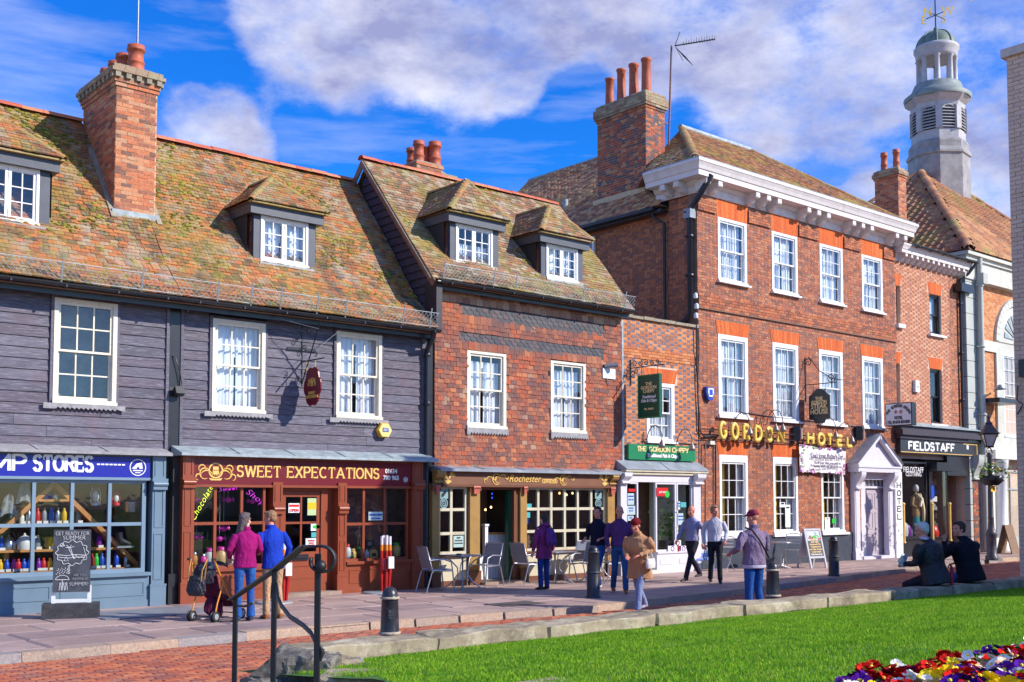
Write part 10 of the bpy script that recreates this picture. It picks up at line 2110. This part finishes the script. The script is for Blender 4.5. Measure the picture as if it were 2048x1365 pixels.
t=thing('red_bag','red bag strap showing between the two seated men','bag',(0,0,0));q=onY(1903,1150,wy(17.5)+.1);MB().tube([V(0,0,0),V(.03,.02,.12),V(.02,.0,.26),V(.06,.05,.34)],[(.03,.05),(.03,.055),(.025,.03),(.01,.02)],8).build('bag_body',gmat('red_cloth_bag',(.42,.01,.04),.7),t);place(t,V(q.x,q.y,.51),0)
def pushchair(loc,ang):
 t=thing('pushchair','folding pushchair with orange frame, dark seat and a black bag on its handles','pushchair',(0,0,0));OR=gmat('orange_tube',(.75,.28,.03),.35);BKP=gmat('black_plastic',(.02,.02,.022),.45);PN=clothmat('patterned_hood',(.04,.035,.05),.8,.02,14,.2,(.32,.30,.34));PB=clothmat('plum_seat',(.09,.01,.04),.8,.02,8)
 for s in(-1,1):
  MB().tube([V(s*.24,-.36,.98),V(s*.24,-.24,.78),V(s*.23,.02,.40),V(s*.22,.34,.12)],.013,7).build('frame_tube',OR,t);MB().tube([V(s*.23,-.12,.62),V(s*.23,-.26,.30),V(s*.23,-.32,.10)],.013,7).build('rear_leg',OR,t)
  MB().tube([V(s*.24,-.42,.99),V(s*.24,-.36,1.0),V(s*.24,-.33,.95)],.02,8).build('handle',BKP,t)
  for y in(-.32,.34):
   for ds in(-.028,.028):
    w=MB();M=T(s*.23+ds,y,.085)@RY(math.pi/2);q=MB().lathe([(.03,-.012),(.075,-.014),(.085,-.008),(.085,.008),(.075,.014),(.03,.012)],(0,0,0),18);w.add([M@Vector(v)for v in q.v],q.f,0,True);wo=w.build('wheel',BKP,t)
    w=MB();q=MB().lathe([(.001,-.016),(.04,-.015),(.05,-.013),(.05,.013),(.04,.015),(.001,.016)],(0,0,0),14);w.add([M@Vector(v)for v in q.v],q.f,0,True);w.build('hub',BC['grey'],wo)
 MB().tube([V(-.23,-.32,.09),V(.23,-.32,.09)],.01,6).tube([V(-.23,.34,.09),V(.23,.34,.09)],.01,6).tube([V(-.23,-.15,.58),V(.23,.1,.3)],.01,6).build('axle',BKP,t)
 remesh(MB().tube([V(0,-.22,.74),V(0,-.16,.52),V(0,-.06,.38),V(0,.10,.36),V(0,.20,.34),V(0,.28,.2)],[(.035,.19),(.05,.19),(.06,.19),(.05,.19),(.04,.17),(.03,.15)],14).build('seat',PB,t),.014,3)
 hd=MB();vs=[]
 for i in range(9):
  a=rad(190-i*18)
  for k in range(9):c=k/8*2-1;vs.append(V(c*.22,-.12+.30*math.cos(a)*(1-.25*c*c),.66+.30*math.sin(a)*(1-.2*c*c)+.02*math.sin(i*2)))
 hd.add(vs,[(i*9+k,i*9+k+1,(i+1)*9+k+1,(i+1)*9+k)for i in range(8)for k in range(8)],0,True).build('hood',PN,t)
 remesh(MB().tube([V(0,-.2,.28),V(0,-.05,.2),V(0,.1,.2)],[(.08,.16),(.08,.17),(.06,.15)],12).build('basket',PB,t),.014,2);place(t,loc,ang,.98)
 bg=thing('black_bag','soft black bag with tan straps hanging from the pushchair handles','bag',(0,0,0));BLB=clothmat('soft_black_leather',(.018,.018,.03),.45,.03,9,.5)
 remesh(MB().tube([V(0,-.50,.42),V(0,-.50,.50),V(0,-.49,.64),V(0,-.48,.74)],[(.06,.14),(.09,.19),(.075,.17),(.03,.13)],14).build('bag_body',BLB,bg),.013,3);TAN=gmat('tan_strap',(.55,.28,.07),.5)
 for s in(-1,1):MB().tube([V(s*.13,-.54,.66),V(s*.13,-.52,.82),V(s*.16,-.44,1.0),V(s*.13,-.44,.82),V(s*.12,-.45,.68)],[(.005,.014)]*5,6).build('strap',TAN,bg)
 place(bg,loc,ang,.98)
q=onZ(432,1240,0);pushchair(q,face(.95,.45))
